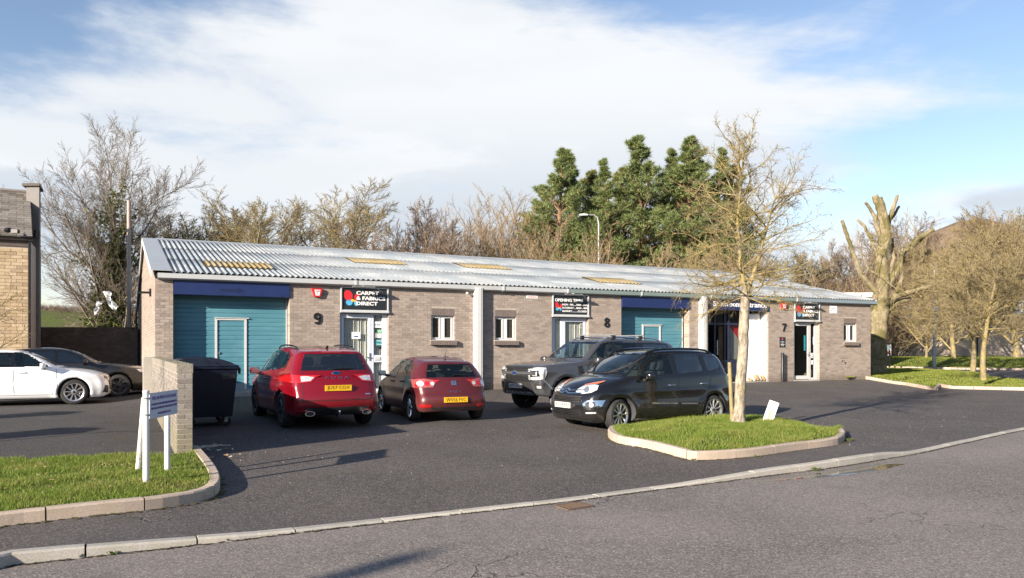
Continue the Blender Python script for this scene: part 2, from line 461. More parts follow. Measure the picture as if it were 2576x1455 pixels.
        nb = len(B); xs = [p.x for p in B]; zs = [p.y for p in B]
        gx, gz = np.meshgrid(np.arange(min(xs) + step / 2, max(xs), step), np.arange(min(zs) + step / 2, max(zs), step), indexing='ij')
        sd = poly_sdf([tuple(p) for p in B], gx, gz); ins = [Vector((float(a), float(b))) for a, b in zip(gx[sd < -step * .35], gz[sd < -step * .35])]
        vv, _, ff, *_r = delaunay_2d_cdt(B + ins, [(i, (i + 1) % nb) for i in range(nb)], [], 1, 1e-5)
        d, t = s.frame(yaw); P3 = []; last = None; miss = []
        for i, p in enumerate(vv):
            loc, nor = s.hit(yaw, p.x, p.y)
            if loc is None or nor.dot(d) < .02: miss.append(i); P3.append(None); continue
            if nor.dot(d) < 0: nor = -nor
            P3.append(loc + nor * off)
        good = [(i, q) for i, q in enumerate(P3) if q is not None]
        if not good: return None
        for i in miss:
            j, q = min(good, key=lambda e: (vv[e[0]] - vv[i]).length_squared); dd = vv[i] - vv[j]
            P3[i] = q + t * dd.x + Vector((0, 0, dd.y))
        mb = MB(); n = len(P3); vs = [tuple(p) for p in P3]; fs = [tuple(f) for f in ff]
        cnt = {}
        for f in fs:
            for i in range(len(f)):
                e = (f[i], f[(i + 1) % len(f)]); cnt[e] = 1
        rim = [e for e in cnt if (e[1], e[0]) not in cnt]
        if thick:
            low = {}
            for e in rim:
                for i in e:
                    if i not in low: low[i] = n + len(low); vs.append(tuple(Vector(P3[i]) - d * thick))
            fs += [(e[1], e[0], low[e[0]], low[e[1]]) for e in rim]
        if mirror: vs = [(x, -y, z) for x, y, z in vs]
        mb.add(vs, fs)
        return mb.build(name, mat, parent or s.root, smooth=True, local=True)
    def both(s, name, yaw, poly, mat, **k):
        a = s.patch(name, yaw, poly, mat, **k)
        b = s.patch(name, yaw, poly, mat, mirror=True, **k); return a, b
    def line(s, yaw, pts, w=.008, name='shut_line', mat=None, off=.0025, mirror=True, parent=None):
        """a thin conforming strip along a polyline: door gaps, mouldings"""
        for mir in ((False, True) if mirror else (False,)):
            q = s.topts(yaw, pts); q = [(-a, b) for a, b in q] if yaw == 180 else q
            C = []
            for a, b in zip(q, q[1:]):
                a, b = Vector(a), Vector(b); n = max(1, int((b - a).length / .04)); C += [a + (b - a) * k / n for k in range(n)]
            C.append(Vector(q[-1])); vs = []; d, t = s.frame(yaw)
            for i, p in enumerate(C):
                tg = (C[min(i + 1, len(C) - 1)] - C[max(i - 1, 0)]).normalized(); nn = Vector((-tg.y, tg.x)) * w / 2
                for sg in (-1, 1):
                    e = p + nn * sg; loc, nor = s.hit(yaw, e.x, e.y)
                    if loc is None: loc = Vector(vs[-2]) if len(vs) > 1 else d * 0; nor = d
                    vs.append(tuple(loc + nor * (off if nor.dot(d) > 0 else -off)))
            if mir: vs = [(x, -y, z) for x, y, z in vs]
            mb = MB(); mb.add(vs, [(2 * i, 2 * i + 1, 2 * i + 3, 2 * i + 2) for i in range(len(C) - 1)])
            mb.build(name, mat or MATS['black_trim'], parent or s.root, smooth='all', local=True)
    def finish(s, side_win, front_win, rear_win, black_z=None, dark_pillars=None, glass='car_glass', glass_rear=None, roof_black=None):
        sp = s.sp; V, F = s.V, s.F; xb = s.x0 - V[:, 0]; h = s.h; mats = [s.paint, MATS['black_trim'], MATS['black_gloss'], MATS['interior']]
        wins = [('side', np.array(p), 'door_window') for p in side_win] + [('front', np.array(front_win), 'windscreen'), ('rear', np.array(rear_win), 'rear_window')]
        belt = sp['belt'] - .12
        fn0 = np.cross(V[F[:, 2]] - V[F[:, 0]], V[F[:, 3]] - V[F[:, 1]]); fn0 /= np.linalg.norm(fn0, axis=1)[:, None] + 1e-12
        vn = np.zeros_like(V)
        for k in range(4): np.add.at(vn, F[:, k], fn0)
        vn /= np.linalg.norm(vn, axis=1)[:, None] + 1e-12
        def near(kind, P, pts):
            sel = {'side': (np.abs(vn[:, 1]) > .45) & (V[:, 2] > belt), 'front': (vn[:, 0] > .12) & (V[:, 2] > belt) & (np.abs(vn[:, 1]) < .75), 'rear': (vn[:, 0] < -.15) & (np.abs(vn[:, 1]) < .75)}[kind]
            return sel
        snapd = np.zeros(len(V), bool)
        for kind, P, nm in wins:
            ax = xb if kind == 'side' else V[:, 1]; sel = near(kind, P, None) & ~snapd
            best = np.full(len(V), 1e9); bx = ax.copy(); bz = V[:, 2].copy()
            for i in range(len(P)):
                a = P[i]; e = P[(i + 1) % len(P)] - a; t = np.clip(((ax - a[0]) * e[0] + (V[:, 2] - a[1]) * e[1]) / ((e ** 2).sum() + 1e-9), 0, 1)
                qx = a[0] + t * e[0]; qz = a[1] + t * e[1]; dd = np.hypot(ax - qx, V[:, 2] - qz); c = dd < best
                best = np.where(c, dd, best); bx = np.where(c, qx, bx); bz = np.where(c, qz, bz)
            q = sel & (best < h * .52)
            if kind == 'side': V[q, 0] = s.x0 - bx[q]; xb = s.x0 - V[:, 0]
            else: V[q, 1] = bx[q]
            dz = bz - V[:, 2]; V[q, 2] = bz[q]
            if kind == 'front': V[q, 0] += 0
            snapd |= q
        C = V[F].mean(1); cx = s.x0 - C[:, 0]; fn = fn0
        lab = np.zeros(len(F), int); wid = -np.ones(len(F), int)
        for k, (kind, P, nm) in enumerate(wins):
            ax = cx if kind == 'side' else C[:, 1]
            cond = {'side': np.abs(fn[:, 1]) > .4, 'front': (fn[:, 0] > .1) & (np.abs(fn[:, 1]) < .8), 'rear': (fn[:, 0] < -.12) & (np.abs(fn[:, 1]) < .8)}[kind]
            wid[cond & (poly_sdf(P, ax, C[:, 2]) < 0) & (C[:, 2] > belt)] = k
        if dark_pillars:
            lab[(np.abs(fn[:, 1]) > .4) & (poly_sdf(dark_pillars, cx, C[:, 2]) < 0)] = 2
        if roof_black: lab[(fn[:, 2] > .6) & (cx > roof_black[0]) & (cx < roof_black[1]) & (C[:, 2] > sp['belt'] + .3) & (np.abs(C[:, 1]) < sp['roofw'] / 2 - .07)] = 2
        if black_z: lab[(C[:, 2] < black_z)] = 1
        # inside of the wheel wells and the underside
        for xa in (sp['fo'], sp['fo'] + sp['wb']):
            r = np.hypot(cx - xa, C[:, 2] - sp['tr']); lab[(r < sp['ar'] + .01) & ((np.abs(fn[:, 1]) < .5) | (np.abs(C[:, 1]) < sp['W'] / 2 - .2))] = 3
        lab[fn[:, 2] < -.85] = 3
        keep = wid < 0
        me = np_mesh('body', V, F[keep], mats, True); me.polygons.foreach_set('material_index', lab[keep].astype(np.int32)); me.update()
        link(bpy.data.objects.new('body', me), s.root, True)
        for k, (kind, P, nm) in enumerate(wins):
            for sg in ((1, -1) if kind == 'side' else (0,)):
                q = (wid == k) & ((C[:, 1] * sg > 0) if sg else True)
                if not q.any(): continue
                ff = F[q]; used, inv = np.unique(ff, return_inverse=True)
                g = glass_rear if (glass_rear and (kind == 'rear' or (kind == 'side' and P[:, 0].mean() > sp['cab0'] + .5 * (sp['cab1'] - sp['cab0'])))) else glass
                np_obj(nm, V[used] - vn[used] * .004, inv.reshape(ff.shape), MATS[g], s.root, True, True)
        # inner skin of the cabin, so that the paint is not seen from inside
        q = keep & (C[:, 2] > .45) & (cx > sp['cab0'] - .1)
        ff = F[q][:, ::-1]; used, inv = np.unique(ff, return_inverse=True)
        np_obj('cabin_lining', V[used] - vn[used] * .03, inv.reshape(ff.shape), MATS['interior'], s.root, True, True)
        s.interior()
    def interior(s):
        sp = s.sp; b = sp['belt']; rows = sp.get('rows', (.38, .68)); c0, c1 = sp['cab0'], sp['cab1']
        mb = MB(); mb.box(s.x0 - c1 + .1, s.x0 - c0 - .1, -sp['W'] / 2 + .16, sp['W'] / 2 - .16, .3, b - .35)
        mb.build('cabin_floor', MATS['interior'], s.root, local=True)
        for i, r in enumerate(rows):
            for sy in (-1, 1):
                x = s.x0 - (c0 + (c1 - c0) * r); y = sy * .36; m = MB()
                prof = [(-.26, 0), (.26, 0), (.27, .25), (.22, .50), (-.22, .50), (-.27, .25)]
                T = lambda a, q, d: (x - q * .28 + d, y + a, b - .36 + q)
                m.prism(prof, -.06, .06, T)
                m.prism([(-.13, .53), (.13, .53), (.15, .62), (.11, .72), (-.11, .72), (-.15, .62)], -.05, .05, T)
                m.build('seat', MATS['interior'], s.root, smooth=True, local=True)
        x = s.x0 - (c0 + (c1 - c0) * .24); m = MB()
        T = lambda a, q, d: (x + q * .35 + d, -.36 + a, b + .02 + q * .9)
        m.lathe([(.165 + .014 * math.cos(t * math.pi / 3), .014 * math.sin(t * math.pi / 3)) for t in range(6)], 22, T, closed=True)
        m.build('steering_wheel', MATS['interior'], s.root, smooth=True, local=True)
        m = MB(); m.prism([(-.62, -.35), (.62, -.35), (.62, .0), (.2, .05), (-.62, .03)], -.12, .18, lambda a, q, d: (s.x0 - (c0 + .42) + d, a, b + q)); m.build('dashboard', MATS['interior'], s.root, local=True)
    def wheels(s, rim=.46, style=5, mat='alloy', steer=0.0, width=.205, twin=False, inset=.035):
        sp = s.sp; tr = sp['tr']; rr = rim / 2
        y0 = sp['W'] / 2 - inset
        proto = None
        for (sx, sy) in ((1, 1), (1, -1), (-1, 1), (-1, -1)):
            x = sx * sp['wb'] / 2
            loc = (x, sy * y0, tr); rz = (0 if sy > 0 else math.pi) + (R(steer) if sx > 0 else 0)
            w = bpy.data.objects.new('wheel', None); w.empty_display_size = .1; w.location = loc; w.rotation_euler = (0, R(13 * (sx + 2) * sy), rz); link(w, s.root, True)
            if proto is None:
                T = lambda a, b, c: (a, c, b)     # lathe axis -> +y, outer face at y=0
                ty = MB(); wd = width
                ty.lathe([(rr, -.012), (rr + .012, .004), (tr - .03, .004), (tr - .008, -.012), (tr, -.035), (tr, -wd + .03), (tr - .01, -wd + .01), (rr, -wd)], 48, T, closed=True)
                for k in range(60):
                    a = 2 * math.pi * k / 60
                    for yy in (-.06, -.105, -.15):
                        TT = lambda p, q, c, a=a: ((tr + q - .004) * math.cos(a) - p * math.sin(a), c, (tr + q - .004) * math.sin(a) + p * math.cos(a))
                        ty.box(-.008, .008, 0, .007, yy - .016, yy + .016, lambda p, q, c, TT=TT: TT(p, q, c))
                rm = MB()
                rm.lathe([(rr - .006, -.004), (rr + .008, .0), (rr + .008, -.02), (rr - .004, -.03), (rr - .018, -.16), (rr - .03, -.16), (rr - .022, -.02)], 48, T, closed=True)
                rm.lathe([(0.0, -.012), (.030, -.012), (.062, -.02), (.07, -.045), (0.0, -.05)], 20, T)
                dk = MB(); dk.lathe([(0, -.09), (rr - .03, -.09), (rr - .03, -.10), (0, -.10)], 32, T)
                dk.lathe([(0, -.062), (.12, -.062), (.135, -.075), (0, -.08)], 24, T, mi=1)
                for k in range(style):
                    offs = (-.13, .13) if twin else (0,)
                    for o in offs:
                        a = 2 * math.pi * k / style; wi, wo = (.016, .021) if twin else (.030, .036 if style <= 6 else .026)
                        if style >= 9: wi, wo = .011, .024
                        def SP(r, q, c, a=a, o=o): ang = a + o * (r / rr) ** .7 * (1.0 if twin else 1); return (r * math.cos(ang) - q * math.sin(ang), c, r * math.sin(ang) + q * math.cos(ang))
                        sec = [(.05, wi, -.016), (rr * .6, (wi + wo) / 2, -.020), (rr - .01, wo, -.008)]
                        vs = []
                        for r, hw, yy in sec: vs += [SP(r, -hw, yy - .018), SP(r, -hw * .55, yy), SP(r, hw * .55, yy), SP(r, hw, yy - .018)]
                        fs = [(4 * i + j, 4 * i + j + 1, 4 * i + j + 5, 4 * i + j + 4) for i in range(2) for j in range(3)]
                        rm.add(vs, fs)
                cap = MB(); cap.lathe([(0, .0), (.024, .0), (.03, -.006), (.03, -.014)], 16, T)
                proto = (ty.mesh('tyre', MATS['tyre'], True), rm.mesh('rim', MATS[mat], True), dk.mesh('brake_disc', [MATS['interior'], MATS['alloy_dark']], True), cap.mesh('hub_cap', MATS['black_gloss'], True))
            for nm, me in zip(('tyre', 'rim', 'brake_disc', 'hub_cap'), proto): link(bpy.data.objects.new(nm, me), w, True)
    def on(s, yaw, h, z, off=0.0):
        q = s.topts(yaw, [(h, z)])[0]; hh = -q[0] if yaw == 180 else q[0]
        loc, nor = s.hit(yaw, hh, q[1]); 
        if loc is None: loc, nor = s.frame(yaw)[0] * s.sp['L'] / 2 + Vector((0, 0, z)), s.frame(yaw)[0]
        if nor.dot(s.frame(yaw)[0]) < 0: nor = -nor
        return loc + nor * off, nor
    def plate(s, yaw, h, z, text, mat, tilt=0.0, off=.012, w=.52, hgt=.111):
        loc, nor = s.on(yaw, h, z, off); d, t = s.frame(yaw); rt = t if yaw != 180 else t
        rt = Vector((-d.y, d.x, 0)); up = Vector((0, 0, 1)) + d * math.sin(R(tilt)); up = (up - d * 0).normalized(); n = rt.cross(up) 
        if n.dot(d) < 0: n = -n
        T = lambda a, b, c: loc + rt * a + up * b + n * c
        m = MB(); m.box(-w / 2, w / 2, -hgt / 2, hgt / 2, -.03, .006, T); p = m.build('number_plate', mat, s.root, local=True)
        tx = text_mesh('lettering', text, .088, MATS['plate_ink'], .0015, fitw=w * .86, fith=.078)
        o = link(bpy.data.objects.new('lettering', tx), p, True)
        Mx = Matrix.Identity(4)
        for i in range(3): Mx[i][0] = rt[i]; Mx[i][1] = up[i]; Mx[i][2] = n[i]; Mx[i][3] = (loc + n * .0065)[i]
        o.matrix_local = Mx
        return p
    def letters(s, yaw, h, z, text, height, mat, fitw, name='lettering', off=.004):
        loc, nor = s.on(yaw, h, z, off); d, t = s.frame(yaw); rt = Vector((-d.y, d.x, 0)); n = nor.normalized(); up = n.cross(rt).normalized()
        if up.z < 0: up = -up
        rt = up.cross(n).normalized()
        tx = text_mesh(name, text, height, mat, .004, fitw=fitw, fith=height)
        o = link(bpy.data.objects.new(name, tx), s.root, True); Mx = Matrix.Identity(4)
        for i in range(3): Mx[i][0] = rt[i]; Mx[i][1] = up[i]; Mx[i][2] = n[i]; Mx[i][3] = loc[i]
        o.matrix_local = Mx; return o
    def mirrors(s, xn, z, mat=None, big=1.0, out=.16):
        for sy in (1, -1):
            loc, _ = s.on(90, xn, z); y0 = loc.y
            m = MB(); c = Vector((s.x0 - xn, sy * (y0 + .06 + out * .5), z + .07 * big)); hw, hh, hd = .12 * big, .085 * big, .055 * big
            ring = [(math.cos(a) * hw, math.sin(a) * hh) for a in [2 * math.pi * (k + .5) / 12 for k in range(12)]]
            ring = [(max(-hw * .92, min(hw * .92, a * 1.12)), max(-hh * .9, min(hh * .9, b * 1.15))) for a, b in ring]
            vs = []
            for dx, sc in ((-hd, .92), (-hd * .2, 1.0), (hd * .7, .85), (hd * 1.25, .45)):
                vs += [(c.x + dx, c.y + a * sc, c.z + b * sc) for a, b in ring]
            n = len(ring); fs = [(j * n + k, j * n + (k + 1) % n, (j + 1) * n + (k + 1) % n, (j + 1) * n + k) for j in range(3) for k in range(n)] + [tuple(range(3 * n, 4 * n))]
            m.add(vs, fs); ob = m.build('door_mirror', mat or s.paint, s.root, smooth=True, local=True)
            g = MB(); g.add([(c.x - hd - .001, c.y + a * .86, c.z + b * .86) for a, b in ring], [tuple(range(n))]); g.add([(c.x - hd + .012, c.y + a * .92, c.z + b * .92) for a, b in ring], [tuple(range(n))])
            g.build('mirror_glass', MATS['chrome'], ob, local=True)
            a = MB(); a.prism([(-.05, -.03), (.05, -.03), (.035, .03), (-.035, .03)], 0, .14, lambda p, q, d: (c.x + p, sy * (y0 - .03 + d), z - .01 + q + d * .3)); a.build('mirror_arm', MATS['black_trim'], ob, local=True)
    def rails(s, x0, x1, mat, yy, lift=.05, name='roof_rail', r=.017):
        for sy in (1, -1):
            pts = []
            for k in range(11):
                t = k / 10; x = x0 + (x1 - x0) * t; z = s.top(x, yy * (1 - .05 * abs(2 * t - 1) ** 3))
                e = min(1, min(t, 1 - t) * 7); pts.append((s.x0 - x, sy * yy * (1 - .05 * abs(2 * t - 1) ** 3), z - .015 + (lift + .015) * math.sin(e * math.pi / 2)))
            m = MB(); m.tube(pts, r, 8); m.build(name, mat, s.root, smooth=True, local=True)
    def top(s, x, y):
        r = s.bvh.ray_cast(Vector((s.x0 - x, y, 4)), Vector((0, 0, -1))); return r[0].z if r[0] else s.sp['H']
    def aerial(s, xn, y, ln=.3, lean=.45):
        z = s.top(xn, y); m = MB(); m.tube([(s.x0 - xn, y, z), (s.x0 - xn - ln * lean, y, z + ln)], [.006, .003], 6); m.lathe([(.03, 0), (.02, .02), (0, .022)], 10, lambda a, b, c: (s.x0 - xn + a, y + b, z - .003 + c))
        m.build('aerial', MATS['black_trim'], s.root, smooth=True, local=True)
    def handle(s, xn, z, mat, w=.19):
        for sy in (1, -1):
            loc, nor = s.on(90, xn, z); y = loc.y
            m = MB(); m.tube([(s.x0 - xn + w / 2, sy * (y - .005), z), (s.x0 - xn + w * .38, sy * (y + .028), z + .004), (s.x0 - xn - w * .38, sy * (y + .028), z + .004), (s.x0 - xn - w / 2, sy * (y - .005), z)], [.012, .016, .016, .012], 8)
            m.build('door_handle', mat, s.root, smooth=True, local=True)
    def wiper(s, yaw, pts, name='wiper'):
        P = [s.on(yaw, a, b, .02)[0] for a, b in pts]; m = MB(); m.tube(P, .009, 6); m.build(name, MATS['black_trim'], s.root, smooth=True, local=True)

_TXT = {}
def text_mesh(name, text, size, mat, depth=.002, fitw=None, fith=None, bold=0.0, align='CENTER'):
    cu = bpy.data.curves.new(name, 'FONT'); cu.body = text; cu.size = size; cu.align_x = align; cu.align_y = 'CENTER'; cu.extrude = depth; cu.offset = bold; cu.resolution_u = 3
    ob = bpy.data.objects.new(name, cu); COL.objects.link(ob)
    dg = bpy.context.evaluated_depsgraph_get(); me = bpy.data.meshes.new_from_object(ob.evaluated_get(dg)); me.name = name
    bpy.data.objects.remove(ob); bpy.data.curves.remove(cu)
    co = np.zeros(len(me.vertices) * 3); me.vertices.foreach_get('co', co); co = co.reshape(-1, 3)
    if len(co):
        mn, mx = co.min(0), co.max(0)
        if fitw: co[:, 0] = (co[:, 0] - (mn[0] + mx[0]) / 2) * fitw / (mx[0] - mn[0])
        if fith: co[:, 1] = (co[:, 1] - (mn[1] + mx[1]) / 2) * fith / (mx[1] - mn[1])
        if align == 'LEFT' and fitw: co[:, 0] += fitw / 2
    me.vertices.foreach_set('co', co.ravel()); me.materials.clear(); me.materials.append(mat); me.update(); return me
# ------------------------------------------------------------------ surface materials
def asphalt(name, base, speck, rough=.88, moss=0.0, wet=None):
    t = NT(name); v = t.pos()
    fine = t.noise(v, 90, 3, .7); mid = t.noise(v, 9, 5, .65); big = t.noise(v, .35, 4, .6, .4)
    vor = t.voro(v, 75, 'F1', 1)
    col = t.mix(t.rng(big, .35, .65), tuple(c * .74 for c in base), tuple(c * 1.25 for c in base))
    col = t.mix(t.rng(mid, .35, .7, 0, .35), col, tuple(c * 1.35 for c in base))
    sp = t.N('ShaderNodeSeparateColor'); t.L(vor, sp.inputs[0])
    stone = t.rng(sp.outputs[0], .45, .95); col = t.mix(t.m('MULTIPLY', stone, .75), col, speck)
    dark = t.rng(sp.outputs[1], .55, .98); col = t.mix(t.m('MULTIPLY', dark, .6), col, tuple(c * .28 for c in base))
    # cracks
    w = t.N('ShaderNodeVectorMath'); w.operation = 'ADD'; nz = t.N('ShaderNodeTexNoise'); nz.inputs['Scale'].default_value = 1.1; nz.inputs['Detail'].default_value = 5; t.L(v, nz.inputs[0])
    t.L(v, w.inputs[0]); sc = t.N('ShaderNodeVectorMath'); sc.operation = 'SCALE'; sc.inputs['Scale'].default_value = 1.5; t.L(nz.outputs[1], sc.inputs[0]); t.L(sc.outputs[0], w.inputs[1])
    cr = t.voro(w.outputs[0], .42, 'DISTANCE_TO_EDGE'); msk = t.rng(t.noise(v, .28, 3), .50, .60)
    crack = t.m('MULTIPLY', t.rng(cr, .007, .001), msk); col = t.mix(t.m('MULTIPLY', crack, .5), col, (.03, .026, .022))
    patch = t.rng(t.noise(v, .9, 6, .7, .8), .60, .66); col = t.mix(t.m('MULTIPLY', patch, .16), col, (.20, .19, .17))
    oil = t.m('MULTIPLY', t.rng(t.noise(v, .55, 5, .6, .3), .60, .70), .35); col = t.mix(oil, col, tuple(c * .45 for c in base))
    lane = t.rng(t.noise(t.mapping(v, (.10, 1.1, 1), (0, 0, 0), (0, 0, R(-27))), .6, 4, .55), .45, .65); col = t.mix(t.m('MULTIPLY', lane, .22), col, tuple(c * 1.5 for c in base))
    dust = t.rng(t.voro(v, 9, 'F1'), .045, .03); col = t.mix(t.m('MULTIPLY', dust, .7), col, (.42, .38, .33))
    if moss:
        mm = t.m('MULTIPLY', t.rng(t.noise(v, 1.3, 8, .72, .5), .56, .64), moss); col = t.mix(mm, col, (.085, .075, .018))
    t.set(col, rough, 0, .35); h = t.m('ADD', t.m('MULTIPLY', sp.outputs[0], .6), t.m('MULTIPLY', fine, .5)); h = t.m('SUBTRACT', h, t.m('MULTIPLY', crack, 2.5)); t.bump(h, .75, .006)
    MATS[name] = t.mat
asphalt('tarmac_road', (.160, .139, .129), (.38, .34, .305))
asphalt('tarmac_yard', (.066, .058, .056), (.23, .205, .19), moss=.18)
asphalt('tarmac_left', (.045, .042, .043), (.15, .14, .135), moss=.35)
def grass_mats():
    for name, a, b, c in (('grass_blades', (.110, .170, .024), (.195, .265, .042), (.34, .30, .12)), ('grass_blades_far', (.10, .155, .022), (.19, .23, .035), (.30, .26, .09))):
        t = NT(name); g = t.N('ShaderNodeNewGeometry'); v = t.pos()
        col = t.ramp(g.outputs['Random Per Island'], [(.0, a), (.55, b), (.93, b), (1.0, c)])
        big = t.rng(t.noise(v, 1.6, 5, .65), .42, .64); col = t.mix(t.m('MULTIPLY', big, .5), col, (.31, .30, .09))
        t.set(col, .55, 0, .3); tr = t.N('ShaderNodeBsdfTranslucent'); t.L(col, tr.inputs[0]); mx = t.N('ShaderNodeMixShader'); mx.inputs[0].default_value = .35
        t.L(t.b.outputs[0], mx.inputs[1]); t.L(tr.outputs[0], mx.inputs[2]); t.L(mx.outputs[0], t.out.inputs[0]); MATS[name] = t.mat
    t = NT('turf'); v = t.pos(); n = t.noise(v, 18, 6, .7); m = t.noise(v, 1.4, 5, .6)
    col = t.mix(t.rng(n, .35, .65), (.055, .075, .016), (.13, .17, .03)); col = t.mix(t.rng(m, .5, .7, 0, .6), col, (.14, .10, .05)); t.set(col, .9, 0, .1); t.bump(n, .9, .03); MATS['turf'] = t.mat
    t = NT('terrain'); v = t.pos(); n = t.noise(v, 3, 8, .7); m = t.noise(v, .05, 6, .6)
    col = t.mix(t.rng(n, .35, .65), (.09, .125, .025), (.15, .18, .04)); col = t.mix(t.rng(m, .45, .60), col, (.13, .105, .06))
    sep = t.N('ShaderNodeSeparateXYZ'); t.L(v, sep.inputs[0])
    hill = t.rng(sep.outputs[2], 3.5, 7.0); wood = t.mix(t.rng(t.noise(v, .12, 9, .75), .35, .65), (.17, .125, .085), (.27, .205, .14))
    hl = t.m('MAXIMUM', t.rng(sep.outputs[0], 40, 60), t.rng(sep.outputs[1], -30, -50)); f = t.m('MULTIPLY', hill, hl); col = t.mix(f, col, wood)  # second range colours the slope added behind the camera for reflections
    t.set(col, .95, 0, .1); t.bump(t.noise(v, .5, 9, .75), 1.0, .6); MATS['terrain'] = t.mat
grass_mats()
def brick_mat(name, stops, scale=40, dirt=(.12, .10, .07), dark=.0):
    t = NT(name); oi = t.N('ShaderNodeObjectInfo'); g = t.N('ShaderNodeNewGeometry')
    f = t.m('FRACT', t.m('ADD', oi.outputs['Random'], g.outputs['Random Per Island'])); v = t.pos()
    col = t.ramp(f, stops); n = t.noise(v, scale, 6, .7); col = t.mix(1.0, col, t.ramp(n, [(.25, (.72,) * 3), (.75, (1.25,) * 3)]), 'MULTIPLY')
    m = t.noise(v, 1.1, 7, .68, .4); col = t.mix(t.rng(m, .52, .75, 0, .35), col, (.34, .30, .27))
    sep = t.N('ShaderNodeSeparateXYZ'); t.L(v, sep.inputs[0]); low = t.m('MULTIPLY', t.rng(t.m('ADD', sep.outputs[2], t.m('MULTIPLY', t.noise(v, 3, 6, .7), .5)), .95, .45), .75)
    col = t.mix(low, col, dirt); t.set(col, .92, 0, .15); t.bump(n, .5, .006); MATS[name] = t.mat
brick_mat('brick', [(0, (.295, .240, .205)), (.3, (.345, .285, .245)), (.6, (.385, .322, .278)), (.85, (.315, .262, .226)), (1, (.245, .208, .182))], dirt=(.14, .115, .09))
brick_mat('brick_low_wall', [(0, (.185, .165, .15)), (.4, (.235, .21, .19)), (.8, (.275, .25, .225)), (1, (.155, .14, .128))], dirt=(.20, .18, .12))
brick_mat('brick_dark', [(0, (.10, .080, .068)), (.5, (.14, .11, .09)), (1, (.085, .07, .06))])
brick_mat('stone_block', [(0, (.36, .27, .17)), (.3, (.44, .34, .22)), (.7, (.52, .41, .28)), (1, (.33, .25, .17))], 14)
brick_mat('slate', [(0, (.13, .115, .10)), (.35, (.19, .17, .15)), (.7, (.25, .225, .20)), (1, (.16, .145, .13))], 9)
plain('mortar', (.42, .365, .31), .95, var=.2, scale=12, bump=.3)
plain('mortar_pale', (.54, .50, .43), .95, var=.2, scale=12, bump=.3)
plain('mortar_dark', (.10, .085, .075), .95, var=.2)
plain('brick_soldier', (.175, .14, .125), .92, var=.2, scale=10)
plain('white_paint', (.58, .58, .57), .42, var=.05, dirt=((.42, .38, .33, 1), .35))
plain('white_frame', (.62, .66, .74), .38, var=.05, dirt=((.40, .38, .35, 1), .2))
plain('grey_metal', (.40, .43, .45), .42, .25, var=.06, scale=2, dirt=((.28, .25, .22, 1), .3))
plain('gutter_grey', (.50, .52, .53), .45, .0, var=.05, scale=2, dirt=((.33, .30, .27, 1), .4))
plain('gutter_green', (.20, .255, .245), .45, .0, var=.06, scale=2, dirt=((.28, .27, .24, 1), .3))
plain('gutter_blue', (.235, .30, .345), .45, .0, var=.06, scale=2, dirt=((.30, .28, .25, 1), .3))
plain('dark_void', (.01, .01, .011), .9)
plain('soffit_dark', (.035, .032, .030), .8)
def teal_mat():
    t = NT('teal_door'); v = t.pos(); n = t.noise(t.mapping(v, (1, 1, 7)), .8, 6, .6); m = t.noise(v, 2.0, 7, .7)
    col = t.mix(t.rng(n, .3, .7), (.070, .205, .265), (.095, .25, .31)); col = t.mix(t.rng(m, .56, .75, 0, .30), col, (.24, .36, .40)); t.set(col, .42, 0, .4); MATS['teal_door'] = t.mat
teal_mat()
plain('blue_fascia', (.013, .026, .105), .42, var=.08, scale=2)
plain('blue_fascia_mark', (.009, .017, .068), .45)
plain('navy_frame', (.020, .026, .055), .4)
plain('navy_bin', (.004, .007, .020), .4, var=.2)
plain('sign_black', (.022, .026, .030), .38, var=.08)
plain('sign_white', (.86, .86, .86), .5, var=.03)
plain('logo_red', (.62, .025, .035), .45, var=.03); plain('logo_blue', (.09, .42, .72), .45, var=.03); plain('logo_yellow', (.80, .55, .05), .45); plain('logo_purple', (.13, .06, .32), .45)
plain('alarm_red', (.55, .018, .022), .3, spec=.6)
plain('number_black', (.012, .012, .012), .45)
plain('curtain', (.86, .86, .80), .95, var=.12, scale=3)
plain('poster_teal', (.02, .26, .30), .5); plain('poster_green', (.25, .62, .32), .5); plain('poster_grey', (.42, .42, .40), .5); plain('poster_blue', (.03, .07, .25), .5); plain('poster_red', (.62, .03, .05), .5)
plain('cardboard', (.38, .24, .12), .9, var=.15)
plain('concrete', (.40, .37, .33), .9, var=.18, scale=4, bump=.4, dirt=((.20, .18, .14, 1), .6))
plain('steel_dark', (.02, .02, .022), .35, .3)
glass_mat('window_glass', (.02, .022, .022), .06, tr_=(.94, .95, .94, 1)); glass_mat('obscure_glass', (.055, .050, .042), .72, .25)
def kerb_mat(name, base, warm):
    t = NT(name); v = t.pos(); oi = t.N('ShaderNodeObjectInfo'); n = t.noise(v, 60, 5, .7); m = t.noise(v, 3, 7, .7, .3)
    col = t.mix(t.rng(n, .3, .7), tuple(c * .82 for c in base), tuple(c * 1.15 for c in base)); col = t.mix(t.rng(m, .42, .66, 0, .6), col, warm)
    vo = t.rng(t.voro(v, 22, 'F1'), .16, .10); col = t.mix(t.m('MULTIPLY', vo, t.rng(t.noise(v, 2, 3), .5, .62)), col, (.62, .60, .55))
    dk = t.rng(t.noise(v, 11, 6, .75), .62, .70); col = t.mix(t.m('MULTIPLY', dk, .65), col, (.07, .06, .045))
    col = t.mix(1.0, col, t.ramp(oi.outputs['Random'], [(0, (.82, .82, .82)), (1, (1.12, 1.10, 1.06))]), 'MULTIPLY')
    t.set(col, .9, 0, .15); t.bump(t.m('ADD', n, m), .5, .006); MATS[name] = t.mat
kerb_mat('kerb_grey', (.42, .40, .37), (.34, .32, .27)); kerb_mat('kerb_warm', (.46, .38, .32), (.40, .33, .25))
